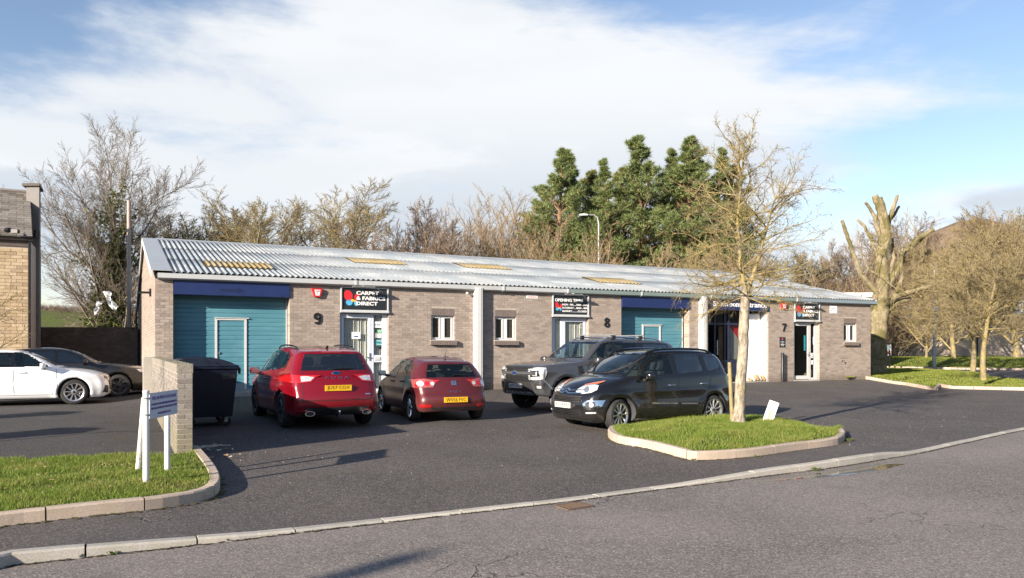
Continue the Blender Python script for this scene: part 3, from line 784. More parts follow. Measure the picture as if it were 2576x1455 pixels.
def roof_mat():
    t = NT('roof_cement'); v = t.pos(); oi = t.N('ShaderNodeObjectInfo')
    base = t.ramp(oi.outputs['Random'], [(0, (.20, .232, .262)), (.5, (.225, .252, .277)), (1, (.262, .28, .295))])
    n = t.noise(t.mapping(v, (1, 1, 3)), 1.1, 7, .6); base = t.mix(t.rng(n, .48, .62, 0, .6), base, (.37, .385, .39)); k = t.noise(v, 7, 6, .7); base = t.mix(t.rng(k, .62, .74, 0, .30), base, (.16, .15, .125))
    y = t.noise(v, 1.7, 8, .75); base = t.mix(t.rng(y, .70, .76, 0, .7), base, (.30, .24, .10)); t.set(base, .72, 0, .3); t.bump(k, .3, .004); MATS['roof_cement'] = t.mat
    t = NT('rooflight'); v = t.pos(); n = t.noise(t.mapping(v, (1, 1, 1)), 3.5, 7, .7); oi = t.N('ShaderNodeObjectInfo')
    col = t.mix(t.rng(n, .40, .66), (.26, .185, .065), (.27, .25, .20)); t.set(col, .6, 0, .3); MATS['rooflight'] = t.mat
roof_mat()

# ------------------------------------------------------------------ ground
def px_g(px, py, dz=0.0):
    z = 0.0
    for _ in range(12):
        p = px_ground(px, py, z + dz); z = ground_z(p.x, p.y)
    return Vector((p.x, p.y, z + dz))
ROAD_PX = [(-420, 1528, .11), (0, 1431, .11), (30, 1424, .11), (312, 1392, .085), (565, 1364, .055), (683, 1349, .035), (895, 1324, .028), (1095, 1301, .025), (1271, 1281, .025), (1433, 1262, .025), (1577, 1243, .025), (1716, 1225, .03), (1836, 1210, .065), (1952, 1195, .09), (2058, 1182, .10), (2153, 1168, .11), (2234, 1154, .09), (2312, 1141, .04), (2440, 1112, .03), (2576, 1083, .03), (2800, 1046, .03), (3400, 1000, .03)]
def spline2(pts, n=8):
    P = [np.array(p, float) for p in pts]; out = []
    for i in range(len(P) - 1):
        p0 = P[max(i - 1, 0)]; p1 = P[i]; p2 = P[i + 1]; p3 = P[min(i + 2, len(P) - 1)]
        for k in range(n):
            t = k / n; out.append(.5 * ((2 * p1) + (-p0 + p2) * t + (2 * p0 - 5 * p1 + 4 * p2 - p3) * t * t + (-p0 + 3 * p1 - 3 * p2 + p3) * t ** 3))
    out.append(P[-1]); return out
ROADK = []                                     # x, y, road z, kerb height
for a, b, h in ROAD_PX:
    p = px_g(a, b); ROADK.append((p.x, p.y, p.z, h))
ROADS = [tuple(q) for q in spline2(ROADK, 10)]
RX = [q[0] for q in ROADS]
def kerb_at(x):
    return [float(np.interp(x, RX, [q[i] for q in ROADS])) for i in (1, 2, 3)]
def build_ground():
    # forecourt behind the kerb line
    xs = np.concatenate([np.arange(-46, -12, 1.0), np.arange(-12, 16, .3), np.arange(16, 75, 1.0)]); tt = np.concatenate([[0, .06, .13, .3, .6, 1.0], np.arange(1.5, 24, .5), np.arange(24, 75, 1.5)])
    V = []; rows = len(tt)
    for x in xs:
        yk, zk, hk = kerb_at(x)
        for t in tt:
            y = yk + .125 + t; z = ground_z(x, y) + .004
            e = math.exp(-t / .9); z = (zk + hk - .006) * e + z * (1 - e)
            V.append((x, y, z))
    F = [(i * rows + j, (i + 1) * rows + j, (i + 1) * rows + j + 1, i * rows + j + 1) for i in range(len(xs) - 1) for j in range(rows - 1)]
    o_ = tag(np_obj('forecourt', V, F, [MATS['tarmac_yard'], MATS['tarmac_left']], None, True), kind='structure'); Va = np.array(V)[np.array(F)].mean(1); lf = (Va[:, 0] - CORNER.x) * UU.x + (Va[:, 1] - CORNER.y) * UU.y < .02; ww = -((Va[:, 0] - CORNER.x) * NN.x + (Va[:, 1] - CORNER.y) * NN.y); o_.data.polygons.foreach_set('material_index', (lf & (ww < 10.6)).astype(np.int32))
    V = []; tt = [0, .3, .8, 2, 4, 7, 12, 20, 40]; rows = len(tt)
    for x in xs:
        yk, zk, hk = kerb_at(x)
        for t in tt:
            z = zk if t < 1 else zk + (-.24 - zk) * min(1, (t - 1) / 5); V.append((x, yk - t + .02, z + .012 * min(1, t / 2)))
    F = [(i * rows + j, i * rows + j + 1, (i + 1) * rows + j + 1, (i + 1) * rows + j) for i in range(len(xs) - 1) for j in range(rows - 1)]
    tag(np_obj('road', V, F, MATS['tarmac_road'], None, True), kind='structure')
    # land out to the horizon
    rs = [0, 8, 16, 24, 32, 40, 48, 56, 64, 75, 90, 110, 140, 170, 200, 240, 280, 330, 380, 440, 520, 620, 760, 950, 1300, 1800, 2600]; na = 240; V = []
    for r in rs:
        for k in range(na):
            a = 2 * math.pi * k / na; x, y = r * math.sin(a), r * math.cos(a); V.append((x, y, land(x, y)))
    F = [(i * na + k, i * na + (k + 1) % na, (i + 1) * na + (k + 1) % na, (i + 1) * na + k) for i in range(len(rs) - 1) for k in range(na)]
    tag(np_obj('terrain', V, F, MATS['terrain'], None, True), kind='structure')
def land(x, y):
    r = math.hypot(x, y)
    near = (ground_z(x, y) if abs(x) < 120 and -20 < y < 120 else .2) - .12
    yk, zk, hk = kerb_at(max(-60, min(60, x)))
    if y < yk + 1.5: near = min(near, -.62)
    if r < 60: return near
    t = min(1, (r - 60) / 30); a = math.atan2(x, y)
    left = 19 * (1 / (1 + math.exp(-(r - 230) / 45))) - .8 + 3 * math.sin(a * 7 + 1) * min(1, r / 500) + 8 * max(0, (r - 330) / 700)
    left *= .95 if a < .1 else max(.35, .95 - (a - .1) * 1.2)
    cone = 48 * math.exp(-(((a - .548) / .115) ** 2 + ((r - 430) / 110) ** 2)) + 14 * math.exp(-(((a - .42) / .2) ** 2 + ((r - 430) / 140) ** 2))
    back = 17 * min(1, max(0, (abs(a) - 1.75) / .25)) * min(1, max(0, (r - 60) / 50)) * (1 + .12 * math.sin(a * 19))  # unseen slope added behind the camera for dark reflections in the car paint
    return near * (1 - t) + t * (left + cone + back)
build_ground()
def kerb(name, pts, z_of, height, mat, back_grass=True, width=.125, stone=.915, label=None):
    """pts: front bottom edge on plan, ordered with the raised side on the left hand; single stones as parts"""
    P = [Vector((p[0], p[1])) for p in pts]; cum = [0]
    for a, b in zip(P, P[1:]): cum.append(cum[-1] + (b - a).length)
    def at(s):
        x = float(np.interp(s, cum, [p.x for p in P])); y = float(np.interp(s, cum, [p.y for p in P])); return Vector((x, y))
    root = bpy.data.objects.new(name, None); COL.objects.link(root); tag(root, kind='structure'); s = 0.0; rnd = random.Random(len(pts))
    while s < cum[-1] - .05:
        e = min(cum[-1], s + stone); n = 5; m = MB(); ring = 6; jz = rnd.uniform(-.004, .004); g = .008
        for k in range(n + 1):
            q = s + g + (e - s - 2 * g) * k / n; p = at(q); tdir = (at(min(cum[-1], q + .05)) - at(max(0, q - .05))).normalized(); nn = Vector((-tdir.y, tdir.x))
            zb = z_of(p.x, p.y); h = height(p.x) if callable(height) else height
            for d, zz in ((0, -.12), (0, h - .018), (.018, h), (width - .008, h), (width, h - .008), (width, -.12)):
                w = p + nn * d; m.v.append((w.x, w.y, zb + zz + (jz if zz > 0 else 0)))
        for k in range(n):
            for j in range(ring - 1): m.f.append((k * ring + j, (k + 1) * ring + j, (k + 1) * ring + j + 1, k * ring + j + 1)); m.m.append(0)
        m.f += [tuple(range(ring)), tuple(range(n * ring, n * ring + ring))[::-1]]; m.m += [0, 0]
        m.build('kerbstone', mat, root); s = e
    return root
kerb('kerb', [(q[0], q[1]) for q in ROADS if -9 < q[0] < 34], lambda x, y: kerb_at(x)[1], lambda x: kerb_at(x)[2], MATS['kerb_grey'])

def turf_patch(poly, z_top, name, blades, hmin, hmax, mat, clump=.35, wid=.004, seed=1, mound=0.0, bladename='grass'):
    """poly on plan; z_top(x,y): level of the soil surface"""
    nb = len(poly); B = [Vector(p) for p in poly]; xs = [p[0] for p in poly]; ys = [p[1] for p in poly]; st = max(.25, (max(xs) - min(xs)) / 60)
    gx, gy = np.meshgrid(np.arange(min(xs), max(xs), st), np.arange(min(ys), max(ys), st), indexing='ij'); sd = poly_sdf(poly, gx, gy); sel = sd < -st * .4
    ins = [Vector((float(a), float(b))) for a, b in zip(gx[sel], gy[sel])]
    vv, _, ff, *_r = delaunay_2d_cdt(B + ins, [(i, (i + 1) % nb) for i in range(nb)], [], 1, 1e-5)
    mo = lambda p: mound * min(1.0, max(0.0, -float(poly_sdf(poly, np.array(p.x), np.array(p.y))) / .9)) ** .7 if mound else 0.0
    m = MB(); m.add([(p.x, p.y, z_top(p.x, p.y) + mo(p)) for p in vv], [tuple(f) for f in ff]); o = m.build(name, MATS['turf'], None, smooth='all', fix=False); tag(o, kind='structure')
    g = np.random.default_rng(seed); x = g.uniform(min(xs), max(xs), blades * 4); y = g.uniform(min(ys), max(ys), blades * 4); sd = poly_sdf(poly, x, y); bald = np.sin(x * 2.3 + 2 * np.sin(y * 1.7)) * np.sin(y * 3.1 + 1.7 * np.sin(x * 2.9)); k = np.flatnonzero((sd < np.where(g.random(len(x)) < .35, .035, -.01)) & (g.random(len(x)) > np.clip(bald * 1.6 - .35, 0, .85)))[:blades]; x, y, sd = x[k], y[k], sd[k]; n = len(x)
    z = np.array([z_top(a, b) for a, b in zip(x, y)]) + (mound * np.clip(-sd / .9, 0, 1) ** .7 if mound else 0)
    ln = np.sin(x * 5.1 + 1.3 * np.sin(y * 4.3)) * np.sin(y * 6.7 + 1.1 * np.sin(x * 3.1)); hh = (hmin + (hmax - hmin) * g.random(n) ** 1.5) * (1 + clump * ln)
    a = g.uniform(0, 2 * np.pi, n); le = g.uniform(.1, .8, n) * hh; la = g.uniform(0, 2 * np.pi, n); w = wid * g.uniform(.7, 1.5, n)
    base = np.stack([x, y, z - .004], 1); dx = np.stack([np.cos(a) * w, np.sin(a) * w, np.zeros(n)], 1); tip = base + np.stack([np.cos(la) * le, np.sin(la) * le, hh], 1)
    V = np.stack([base - dx, base + dx, tip], 1).reshape(-1, 3); F = np.arange(3 * n).reshape(-1, 3)
    tag(np_obj(bladename, V, F, MATS[mat]), kind='stuff', label=None)
def off_poly(pts, d):       # move an open polyline to its left by d
    P = [Vector((p[0], p[1])) for p in pts]; out = []
    for i, p in enumerate(P):
        t = (P[min(i + 1, len(P) - 1)] - P[max(i - 1, 0)]).normalized(); q = p + Vector((-t.y, t.x)) * d; out.append((q.x, q.y))
    return out
# left verge with the estate sign
VK = spline2([tuple(px_g(*p)) for p in ((-500, 1392), (0, 1327), (104, 1314), (342, 1288), (440, 1275), (510, 1262), (545, 1246), (554, 1226), (545, 1200), (525, 1172), (500, 1142))], 6)
kerb('kerb', VK, ground_z, .135, MATS['kerb_warm'])
vin = off_poly(VK, .125); back = [tuple(px_g(*p, .1))[:2] for p in ((487, 1143), (380, 1147), (200, 1154), (0, 1160), (-500, 1180))]
VERGE_Z = lambda x, y: ground_z(x, y) + .118
turf_patch([tuple(p) for p in vin] + back, VERGE_Z, 'verge', 100000, .018, .060, 'grass_blades', wid=.0038, seed=3)
# island with the young tree
IK = [(1529, 1097), (1534, 1106), (1549, 1114), (1569, 1119.5), (1628, 1129.5), (1722, 1155), (1769, 1158.6), (1883, 1151.5), (1990, 1137), (2083, 1125), (2118, 1116), (2126, 1102), (2112, 1090)]
IKp = [tuple(px_g(*p))[:2] for p in IK]; bk = [tuple(px_g(*p, .13))[:2] for p in ((2075, 1077), (1971, 1054), (1877, 1049), (1766, 1048.5), (1700, 1053), (1620, 1062), (1572, 1072))] + [tuple(px_g(*p))[:2] for p in ((1550, 1081), (1536, 1087))]
IKs = [tuple(p)[:2] for p in spline2(IKp + bk + [IKp[0]], 5)]
ISL_Z = lambda x, y: ground_z(x, y) + .125
kerb('kerb', IKs, ground_z, .14, MATS['kerb_warm'])
turf_patch(off_poly(IKs, .12)[:-1], ISL_Z, 'tree_island', 95000, .022, .075, 'grass_blades', wid=.0042, seed=5, mound=.10)
# verges beyond the far end of the unit
g1 = [tuple(px_g(*p))[:2] for p in ((2170, 954), (2276, 959.6), (2356, 964.6), (2372, 968), (2352, 972), (2391, 978.5), (2576, 983.2), (2800, 986), (3000, 984))]
kerb('kerb', g1, ground_z, .12, MATS['kerb_warm'])
g1b = [tuple(px_g(*p, .1))[:2] for p in ((3000, 962), (2576, 955.5), (2488, 943), (2440, 936), (2323, 929), (2180, 925), (2120, 925), (2130, 950))]
turf_patch(off_poly(g1, .12) + g1b, lambda x, y: ground_z(x, y) + .11, 'verge', 60000, .03, .07, 'grass_blades_far', wid=.02, seed=7)
g3 = [tuple(px_g(*p))[:2] for p in ((2150, 926), (2306, 928.6), (2439, 931), (2576, 932.4), (2900, 935))]
kerb('kerb', g3, ground_z, .13, MATS['kerb_warm'])
def bank_z(x, y):
    d = max(0.0, min(1.0, (y - np.interp(x, [p[0] for p in g3], [p[1] for p in g3])) / 9.0)); return ground_z(x, y) + .12 + .42 * d * d * (3 - 2 * d)
turf_patch(off_poly(g3, .12) + [(g3[-1][0] + 10, 82), (15, 76)], bank_z, 'bank', 60000, .03, .07, 'grass_blades_far', wid=.028, seed=9)

# moss and dirt lines gathered at the kerb feet
def moss_line(pts, zf, mat, seed, w=.07, cover=.62, side=-1, lab=None):
    g = np.random.default_rng(seed); m = MB(); P = [Vector((p[0], p[1])) for p in pts]
    for a, b in zip(P, P[1:]):
        L = (b - a).length; t = (b - a) / max(L, 1e-6); n = Vector((-t.y, t.x)) * side; k = max(1, int(L / .03))
        for i in range(k):
            if g.random() > cover: continue
            c = a + (b - a) * ((i + .5) / k); q = []; r = w * g.uniform(.25, 1.0); z = zf(c.x, c.y)
            for j in range(6): an = j * math.pi / 3; e = c + n * (r * .55 + r * .5 * math.sin(an)) + t * (.028 * math.cos(an) * g.uniform(.7, 1.5)); q.append((e.x, e.y, z + .004 + .010 * (g.random() if j in (1, 2, 4) else .2)))
            m.add(q, [tuple(range(6))])
    tag(m.build('moss', mat, None, fix=False), kind='stuff')
plain('moss', (.085, .072, .018), .95, var=.5, scale=20); plain('gutter_dirt', (.035, .030, .024), .95, var=.4, scale=20)
moss_line(IKs, lambda x, y: ground_z(x, y) + .004, MATS['moss'], 1, .09, .7)
moss_line([tuple(p) for p in VK], lambda x, y: ground_z(x, y) + .004, MATS['moss'], 2, .10, .5)
moss_line([(q[0], q[1]) for q in ROADS if -8 < q[0] < 30], lambda x, y: kerb_at(x)[1], MATS['gutter_dirt'], 3, .06, .85)
moss_line([(q[0], q[1]) for q in ROADS if -8 < q[0] < 10], lambda x, y: kerb_at(x)[1], MATS['moss'], 4, .05, .35)
# ------------------------------------------------------------------ brickwork
def unit_cube():
    m = MB(); m.box(-.5, .5, -.5, .5, -.5, .5); return m
BRICK_ME = {}
def frame_T(O, a, nrm):                          # (along, out, z) -> world
    O = Vector((O[0], O[1], 0)); A = Vector((a[0], a[1], 0)); Nn = Vector((nrm[0], nrm[1], 0))
    return lambda u, d, z: O + A * u + Nn * d + Vector((0, 0, z))
def subtract(iv, cuts):
    out = [iv]
    for c0, c1 in cuts:
        nx = []
        for a, b in out:
            if c1 <= a or c0 >= b: nx.append((a, b)); continue
            if c0 > a: nx.append((a, c0))
            if c1 < b: nx.append((c1, b))
        out = nx
    return out
def brickwork(parent, O, a, nrm, u0, u1, z0, ztop, mat, openings=(), course=.075, blen=.225, joint=.010, proud=.006, depth=.03, limit=300, name='brick', z_base=None, seed=1, jitter=.0015, budget=None, zmin=None):
    T = frame_T(O, a, nrm); rnd = random.Random(seed); rects = []; k = 0; z = z0
    zt = ztop if callable(ztop) else (lambda u: ztop)
    zm = max(zt(u0 + (u1 - u0) * i / 20) for i in range(21))
    while z < zm - .02:
        za, zb = z + joint / 2, z + course - joint / 2
        cuts = [(o[0] , o[1]) for o in openings if o[2] < zb and o[3] > za + .01]
        for s0, s1 in subtract((u0, u1), cuts):
            x = u0 - (blen / 2 if k % 2 else 0)
            x += math.floor((s0 - x) / blen) * blen if s0 > x else 0
            while x < s1:
                b0, b1 = max(x, s0) + (joint / 2), min(x + blen, s1) - joint / 2
                if b1 - b0 > .03 and zt((b0 + b1) / 2) > zb - .02 and (zmin is None or zb > zmin((b0 + b1) / 2)): rects.append((b0, b1, za, zb, proud + rnd.uniform(-jitter, jitter) + (rnd.random() < .04) * .003))
                x += blen
        z += course; k += 1
    def score(r):
        c = T((r[0] + r[1]) / 2, r[4], (r[2] + r[3]) / 2)
        if c.y < 1: return -1
        px = CX + FPX * c.x / c.y; py = HY - FPX * (c.z - 1.6) / c.y
        if not (-30 < px < 2606 and -30 < py < 1480): return -1
        p0 = T(r[0], r[4], r[2]); p1 = T(r[1], r[4], r[2])
        return abs(p1.x / p1.y - p0.x / p0.y) * (r[3] - r[2]) / c.y
    order = sorted(range(len(rects)), key=lambda i: -score(rects[i])); nb = min(limit, len(rects)); single = [i for i in order[:nb] if score(rects[i]) > 0]; ss = set(single)
    me = BRICK_ME.get(mat.name)
    if me is None: me = unit_cube().mesh(name, mat); BRICK_ME[mat.name] = me
    A = Vector((a[0], a[1], 0)).normalized(); Nn = Vector((nrm[0], nrm[1], 0)).normalized()
    rot = math.atan2(A.y, A.x); inv = wm(parent).inverted()
    for i in single:
        r = rects[i]; o = bpy.data.objects.new(name, me); c = T((r[0] + r[1]) / 2, r[4] - depth / 2, (r[2] + r[3]) / 2)
        o.location = c; o.rotation_euler = (0, 0, rot); o.scale = (r[1] - r[0], depth, r[3] - r[2]); COL.objects.link(o); o.parent = parent; o.matrix_parent_inverse = inv
    rest = [r for i, r in enumerate(rects) if i not in ss]
    if rest:
        m = MB()
        for r in rest: m.box(r[0], r[1], r[4] - depth, r[4], r[2], r[3], T)
        tag(m.build(name + 's', mat, parent, fix=True), kind='stuff')
def wall_core(m, T, u0, u1, d0, d1, z0, ztop, openings):
    zt = ztop if callable(ztop) else (lambda u: ztop)
    edges = sorted({u0, u1} | {min(max(e, u0), u1) for o in openings for e in (o[0], o[1])})
    for a, b in zip(edges, edges[1:]):
        if b - a < 1e-4: continue
        cuts = [(o[2], o[3]) for o in openings if o[0] < (a + b) / 2 < o[1]]
        for s0, s1 in subtract((z0, min(zt(a), zt(b))), cuts):
            if s1 - s0 > .01: m.box(a, b, d0, d1, s0, s1, T)
    return m
def UX(px, rec=0.0):                              # picture column -> distance along the facade (rec: set back)
    t = (px - CX) / FPX; b = CORNER + NN * rec
    return (t * b.y - b.x) / (UU.x - t * UU.y)
def ZX(px, py, rec=0.0):
    u = UX(px, rec); Y = (CORNER + NN * rec + UU * u).y; return 1.6 + (HY - py) * Y / FPX
TF = lambda u, w, z: FP(u, w, z)                  # facade frame: w out of the wall
def rot_facade(u, w, z):
    M = Matrix.Identity(4); p = FP(u, w, z)
    for i in range(3): M[i][0] = (UU.x, UU.y, 0)[i]; M[i][1] = (0, 0, 1)[i]; M[i][2] = (-NN.x, -NN.y, 0)[i]; M[i][3] = p[i]
    return M
def ftext(parent, text, u, z, w, width, height, mat, name='lettering', bold=0.0, depth=.003, align='CENTER'):
    me = text_mesh(name, text, height, mat, depth, width, height, bold, align)
    o = bpy.data.objects.new(name, me); link(o, parent); o.matrix_world = rot_facade(u, w, z)
    o.matrix_basis = rot_facade(u, w, z) if parent is None else o.matrix_basis
    o.matrix_parent_inverse = wm(parent).inverted() if parent is not None else Matrix.Identity(4)
    mb = rot_facade(u, w, z); o.location = mb.translation; o.rotation_euler = mb.to_euler(); return o

# ------------------------------------------------------------------ the long unit
EAVE, RIDGE_W, RIDGE_Z, ROOF_W0, ROOF_Z0, LEN = 3.42, -7.55, 5.27, .14, 3.50, 26.99
SLOPE = (RIDGE_Z - ROOF_Z0) / (ROOF_W0 - RIDGE_W)
REAR_W = -16.6
def roof_z(w): return ROOF_Z0 + (ROOF_W0 - w) * SLOPE if w > RIDGE_W else RIDGE_Z - (RIDGE_W - w) * SLOPE
B9 = dict(gar=(.424, 3.377), shop=(4.777, 6.21), win=(7.551, 8.292)); B8 = dict(gar=(14.47, 17.41), shop=(11.73, 13.14), win=(9.676, 10.418)); B7 = dict(gar=(18.30, 21.24), shop=(22.60, 23.995), win=(25.39, 26.115))
WZ0, WZ1 = 1.812, 2.545
def industrial_unit():
    root = thing('industrial_unit', 'long single storey brick trade unit under a grey corrugated roof, divided into units 9, 8 and 7', 'building', FP(0, 0, .27))
    root['label'] = 'long low brick trade unit with corrugated roof, split into units 9, 8 and 7'
    T = TF; G = .2
    ops = []
    for b in (B9, B8, B7):
        ops += [(b['gar'][0], b['gar'][1], -1, 3.6), (b['shop'][0], b['shop'][1], -1, 3.325), (b['win'][0], b['win'][1], WZ0, WZ1)]
    m = MB(); m2 = MB()
    wall_core(m, lambda a, d, z: FP(a, d, z), .02, LEN - .02, -.28, -.001, -.3, EAVE, ops)
    m.box(.02, LEN - .02, REAR_W, REAR_W + .25, -.3, 3.3, T)
    gt = lambda a: roof_z(-a) - .10                     # gable outline, a = distance back from the facade
    TG0 = lambda a, d, z: FP(.003 - d, -a, z); TG1 = lambda a, d, z: FP(LEN - .003 + d, -a, z)
    for TT in (TG0, TG1):
        m.prism([(.004, -.3), (-REAR_W, -.3), (-REAR_W, gt(-REAR_W)), (-RIDGE_W, gt(-RIDGE_W)), (.004, gt(0) )], -.26, -.001, lambda a, z, d, TT=TT: TT(a, d, z))
    m.build('wall', MATS['mortar'], root)
    soldier = [(b['win'][0] - .005, b['win'][1] + .005, WZ1, WZ1 + .225) for b in (B9, B8, B7)]
    brickwork(root, FP(0, 0), UU, -NN, 0, LEN, G + .002, EAVE, MATS['brick'], [(o[0], o[1], o[2], o[3]) for o in ops + soldier], seed=4, limit=240, depth=.04)
    brickwork(root, FP(0, 0), NN, -UU, -.006, -REAR_W, G + .002, lambda a: gt(a) - .02, MATS['brick'], seed=5, limit=60, depth=.03)
    brickwork(root, FP(LEN, 0), NN, UU, -.006, -REAR_W, G + .002, lambda a: gt(a) - .02, MATS['brick'], seed=6, limit=0, depth=.03)
    # brick reveals of the openings
    m = MB()
    for b in (B9, B8, B7):
        for e, s in ((b['gar'][0], 1), (b['gar'][1], -1), (b['shop'][0], 1), (b['shop'][1], -1)):
            zz = .2
            while zz < (3.4 if e in b['gar'] else 2.6):
                m.box(min(e, e + s * .005), max(e, e + s * .005), -.27, -.008, zz + .007, zz + .068, T); zz += .075
    tag(m.build('reveal_bricks', MATS['brick'], root), kind='stuff')
    # window, lintel, sill
    for b in (B9, B8, B7):
        u0, u1 = b['win']
        for k in range(10):
            w = (u1 - u0) / 10; q = MB(); q.box(u0 + k * w + .005, u0 + (k + 1) * w - .005, -.03, .009, WZ1 + .006, WZ1 + .218, T); q.build('soldier_brick', MATS['brick_soldier'], root)
        q = MB(); q.box(u0 - .05, u1 + .05, -.20, .10, WZ0 - .150, WZ0 - .012, T); sl = q.build('window_sill', MATS['mortar'], root)
        for k in range(11):
            w = (u1 - u0 + .12) / 11; q = MB(); x0 = u0 - .06 + k * w + .005; q.prism([(.112, WZ0 - .155), (.112, WZ0 - .03), (-.15, WZ0 + .0), (-.15, WZ0 - .155)], x0, x0 + w - .010, lambda a, z, d: FP(d, a, z)); q.build('sill_brick', MATS['brick_soldier'], sl)
        q = MB(); rc = -.075
        fr = [(u0, u0 + .035, WZ0, WZ1), (u1 - .035, u1, WZ0, WZ1), (u0 + .035, u1 - .035, WZ1 - .035, WZ1), (u0 + .035, u1 - .035, WZ0, WZ0 + .035)]
        for a, c, z0, z1 in fr: q.box(a, c, rc - .06, rc, z0, z1, T)
        mid = (u0 + u1) / 2; q.box(mid - .055, mid + .055, rc - .06, rc + .004, WZ0 + .035, WZ1 - .035, T)
        f = q.build('window_frame', MATS['white_frame'], root)
        for a, c in ((u0 + .035, mid - .055), (mid + .055, u1 - .035)):
            q = MB()
            for x0, x1, z0, z1 in ((a, a + .028, WZ0 + .035, WZ1 - .035), (c - .042, c, WZ0 + .035, WZ1 - .035), (a + .028, c - .042, WZ1 - .072, WZ1 - .035), (a + .028, c - .042, WZ0 + .035, WZ0 + .072)): q.box(x0, x1, rc - .05, rc + .012, z0, z1, T)
            q.build('casement', MATS['white_paint'], f)
            q = MB(); q.box(a + .02, c - .03, rc - .03, rc - .022, WZ0 + .05, WZ1 - .05, T); q.build('pane', MATS['obscure_glass'], f)
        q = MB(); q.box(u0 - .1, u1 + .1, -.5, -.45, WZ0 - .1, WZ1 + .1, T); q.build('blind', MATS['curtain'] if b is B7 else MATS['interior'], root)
    q = MB(); q.box(8.12, 8.16, -.28, -.24, WZ0 + .04, WZ0 + .16, T); q.build('cup', MATS['white_paint'], root)
    # white columns with cover strips
    for u in (8.93, 17.85):
        q = MB(); q.box(u, u + .225, .002, .205, .20, 3.42, T); q.box(u + .05, u + .175, .205, .215, .20, 3.40, T)
        q.build('column', MATS['white_paint'], root)
    garage(root, B9['gar'], (UX(540.6, .36), UX(620, .36)), 2.37); garage(root, B8['gar'], (UX(1614.7, .36), UX(1661, .36)), 2.37)
    shopfront(root, B9['shop'], False, 9); shopfront(root, B8['shop'], True, 8); shopfront(root, B7['shop'], False, 7)
    showroom(root, B7['gar'])
    for b, mark in ((B9, True), (B8, False), (B7, False)):
        u0, u1 = b['gar']; q = MB(); q.prism([(.03, 2.95), (.055, 2.965), (.055, 3.40), (-.10, 3.40), (-.10, 2.95)], u0 + .012, u1 - .012, lambda a, z, d: FP(d, a, z)); fb = q.build('fascia_board', MATS['blue_fascia'], root)
        q = MB()
        for k in range(6): q.lathe([(0, .006), (.012, .004), (.014, 0)], 8, lambda a, c, d, k=k: FP(u0 + .2 + k * (u1 - u0 - .4) / 5 + a, .055 + d, 2.99 + c))
        q.build('screw', MATS['steel_dark'], fb)
        if mark:
            q = MB(); q.prism([(1.13, 3.07), (1.60, 3.07), (1.60, 3.035), (1.78, 3.105), (1.60, 3.175), (1.60, 3.145), (1.13, 3.145)], .0555, .058, lambda a, z, d: FP(u0 + a, d, z)); q.build('faded_arrow', MATS['blue_fascia_mark'], fb)
    su0, su1 = B7['gar']; ftext(root, 'Showroom', su0 + .84, 3.18, .058, 1.30, .20, MATS['sign_white'], bold=.004); ftext(root, 'Entrance', su0 + 2.22, 3.18, .058, 1.22, .20, MATS['sign_white'], bold=.004)
    # roof sheets
    pitch, npc, amp = .15, 7, .026; sw = pitch * npc; rows = 3; Ls = math.hypot(ROOF_W0 - RIDGE_W, RIDGE_Z - ROOF_Z0); n_s = 25; U0 = .36
    sw = (LEN + .12 - U0) / n_s; pitch = sw / npc
    def sheet_mesh(L, mat, name, npc=npc, sw=sw):
        m = MB(); xs = np.linspace(0, sw + pitch * .3, npc * 8 + 3); vs = []
        for y in (0, L):
            for x in xs: vs.append((x, y, amp * math.cos(2 * math.pi * x / pitch)))
            for x in xs: vs.append((x, y, amp * math.cos(2 * math.pi * x / pitch) - .008))
        n = len(xs); fs = []
        for i in range(n - 1):
            fs += [(i, i + 1, 2 * n + i + 1, 2 * n + i), (n + i + 1, n + i, 3 * n + i, 3 * n + i + 1), (i + 1, i, n + i, n + i + 1), (2 * n + i, 2 * n + i + 1, 3 * n + i + 1, 3 * n + i)]
        m.add(vs, fs); return m.mesh(name, mat, 'all', False)
    rl = Ls / rows; sheet = sheet_mesh(rl + .12, MATS['roof_cement'], 'roof_sheet')
    ang = math.atan(SLOPE); basis = Matrix.Identity(4); d_up = Vector((NN.x * math.cos(ang), NN.y * math.cos(ang), math.sin(ang))); nrm = Vector((UU.x, UU.y, 0)).cross(d_up).normalized()
    def place(me, name, u, sdist, lift):
        p = FP(u, ROOF_W0, ROOF_Z0) + d_up * sdist + nrm * lift; M = Matrix.Identity(4)
        for i in range(3): M[i][0] = (UU.x, UU.y, 0)[i]; M[i][1] = d_up[i]; M[i][2] = nrm[i]; M[i][3] = p[i]
        o = bpy.data.objects.new(name, me); COL.objects.link(o); o.parent = root; o.matrix_parent_inverse = wm(root).inverted(); o.location = p; o.rotation_euler = M.to_euler(); return o
    for j in range(n_s):
        for r in range(rows): place(sheet, 'roof_sheet', U0 + j * sw, r * rl, .030 + r * .010 + (j % 2) * .003)
    # yellowed rooflights: strips of three sheets laid over the middle course
    light = sheet_mesh(1.25, MATS['rooflight'], 'rooflight', 6, 6 * pitch)
    for (xa, ya) in ((500, 655), (868, 649), (1136, 662), (1460, 698), (1765, 708)):
        u, s = roof_hit(xa, ya); j = round((u - U0) / pitch)
        for k in range(2): place(light, 'rooflight', U0 + j * pitch + k * 6 * pitch, s - 1.25, .072 + .003 * (k % 2))
    q = MB(); q.prism([(ROOF_W0 + .0, ROOF_Z0 - .03), (RIDGE_W, RIDGE_Z - .03), (REAR_W - .3, roof_z(REAR_W - .3) - .03), (REAR_W - .3, roof_z(REAR_W - .3) - .09), (RIDGE_W, RIDGE_Z - .12), (ROOF_W0, ROOF_Z0 - .09)], .02, LEN - .02, lambda a, z, d: FP(d, a, z)); q.build('roof_lining', MATS['soffit_dark'], root)
    q = MB(); n = 60
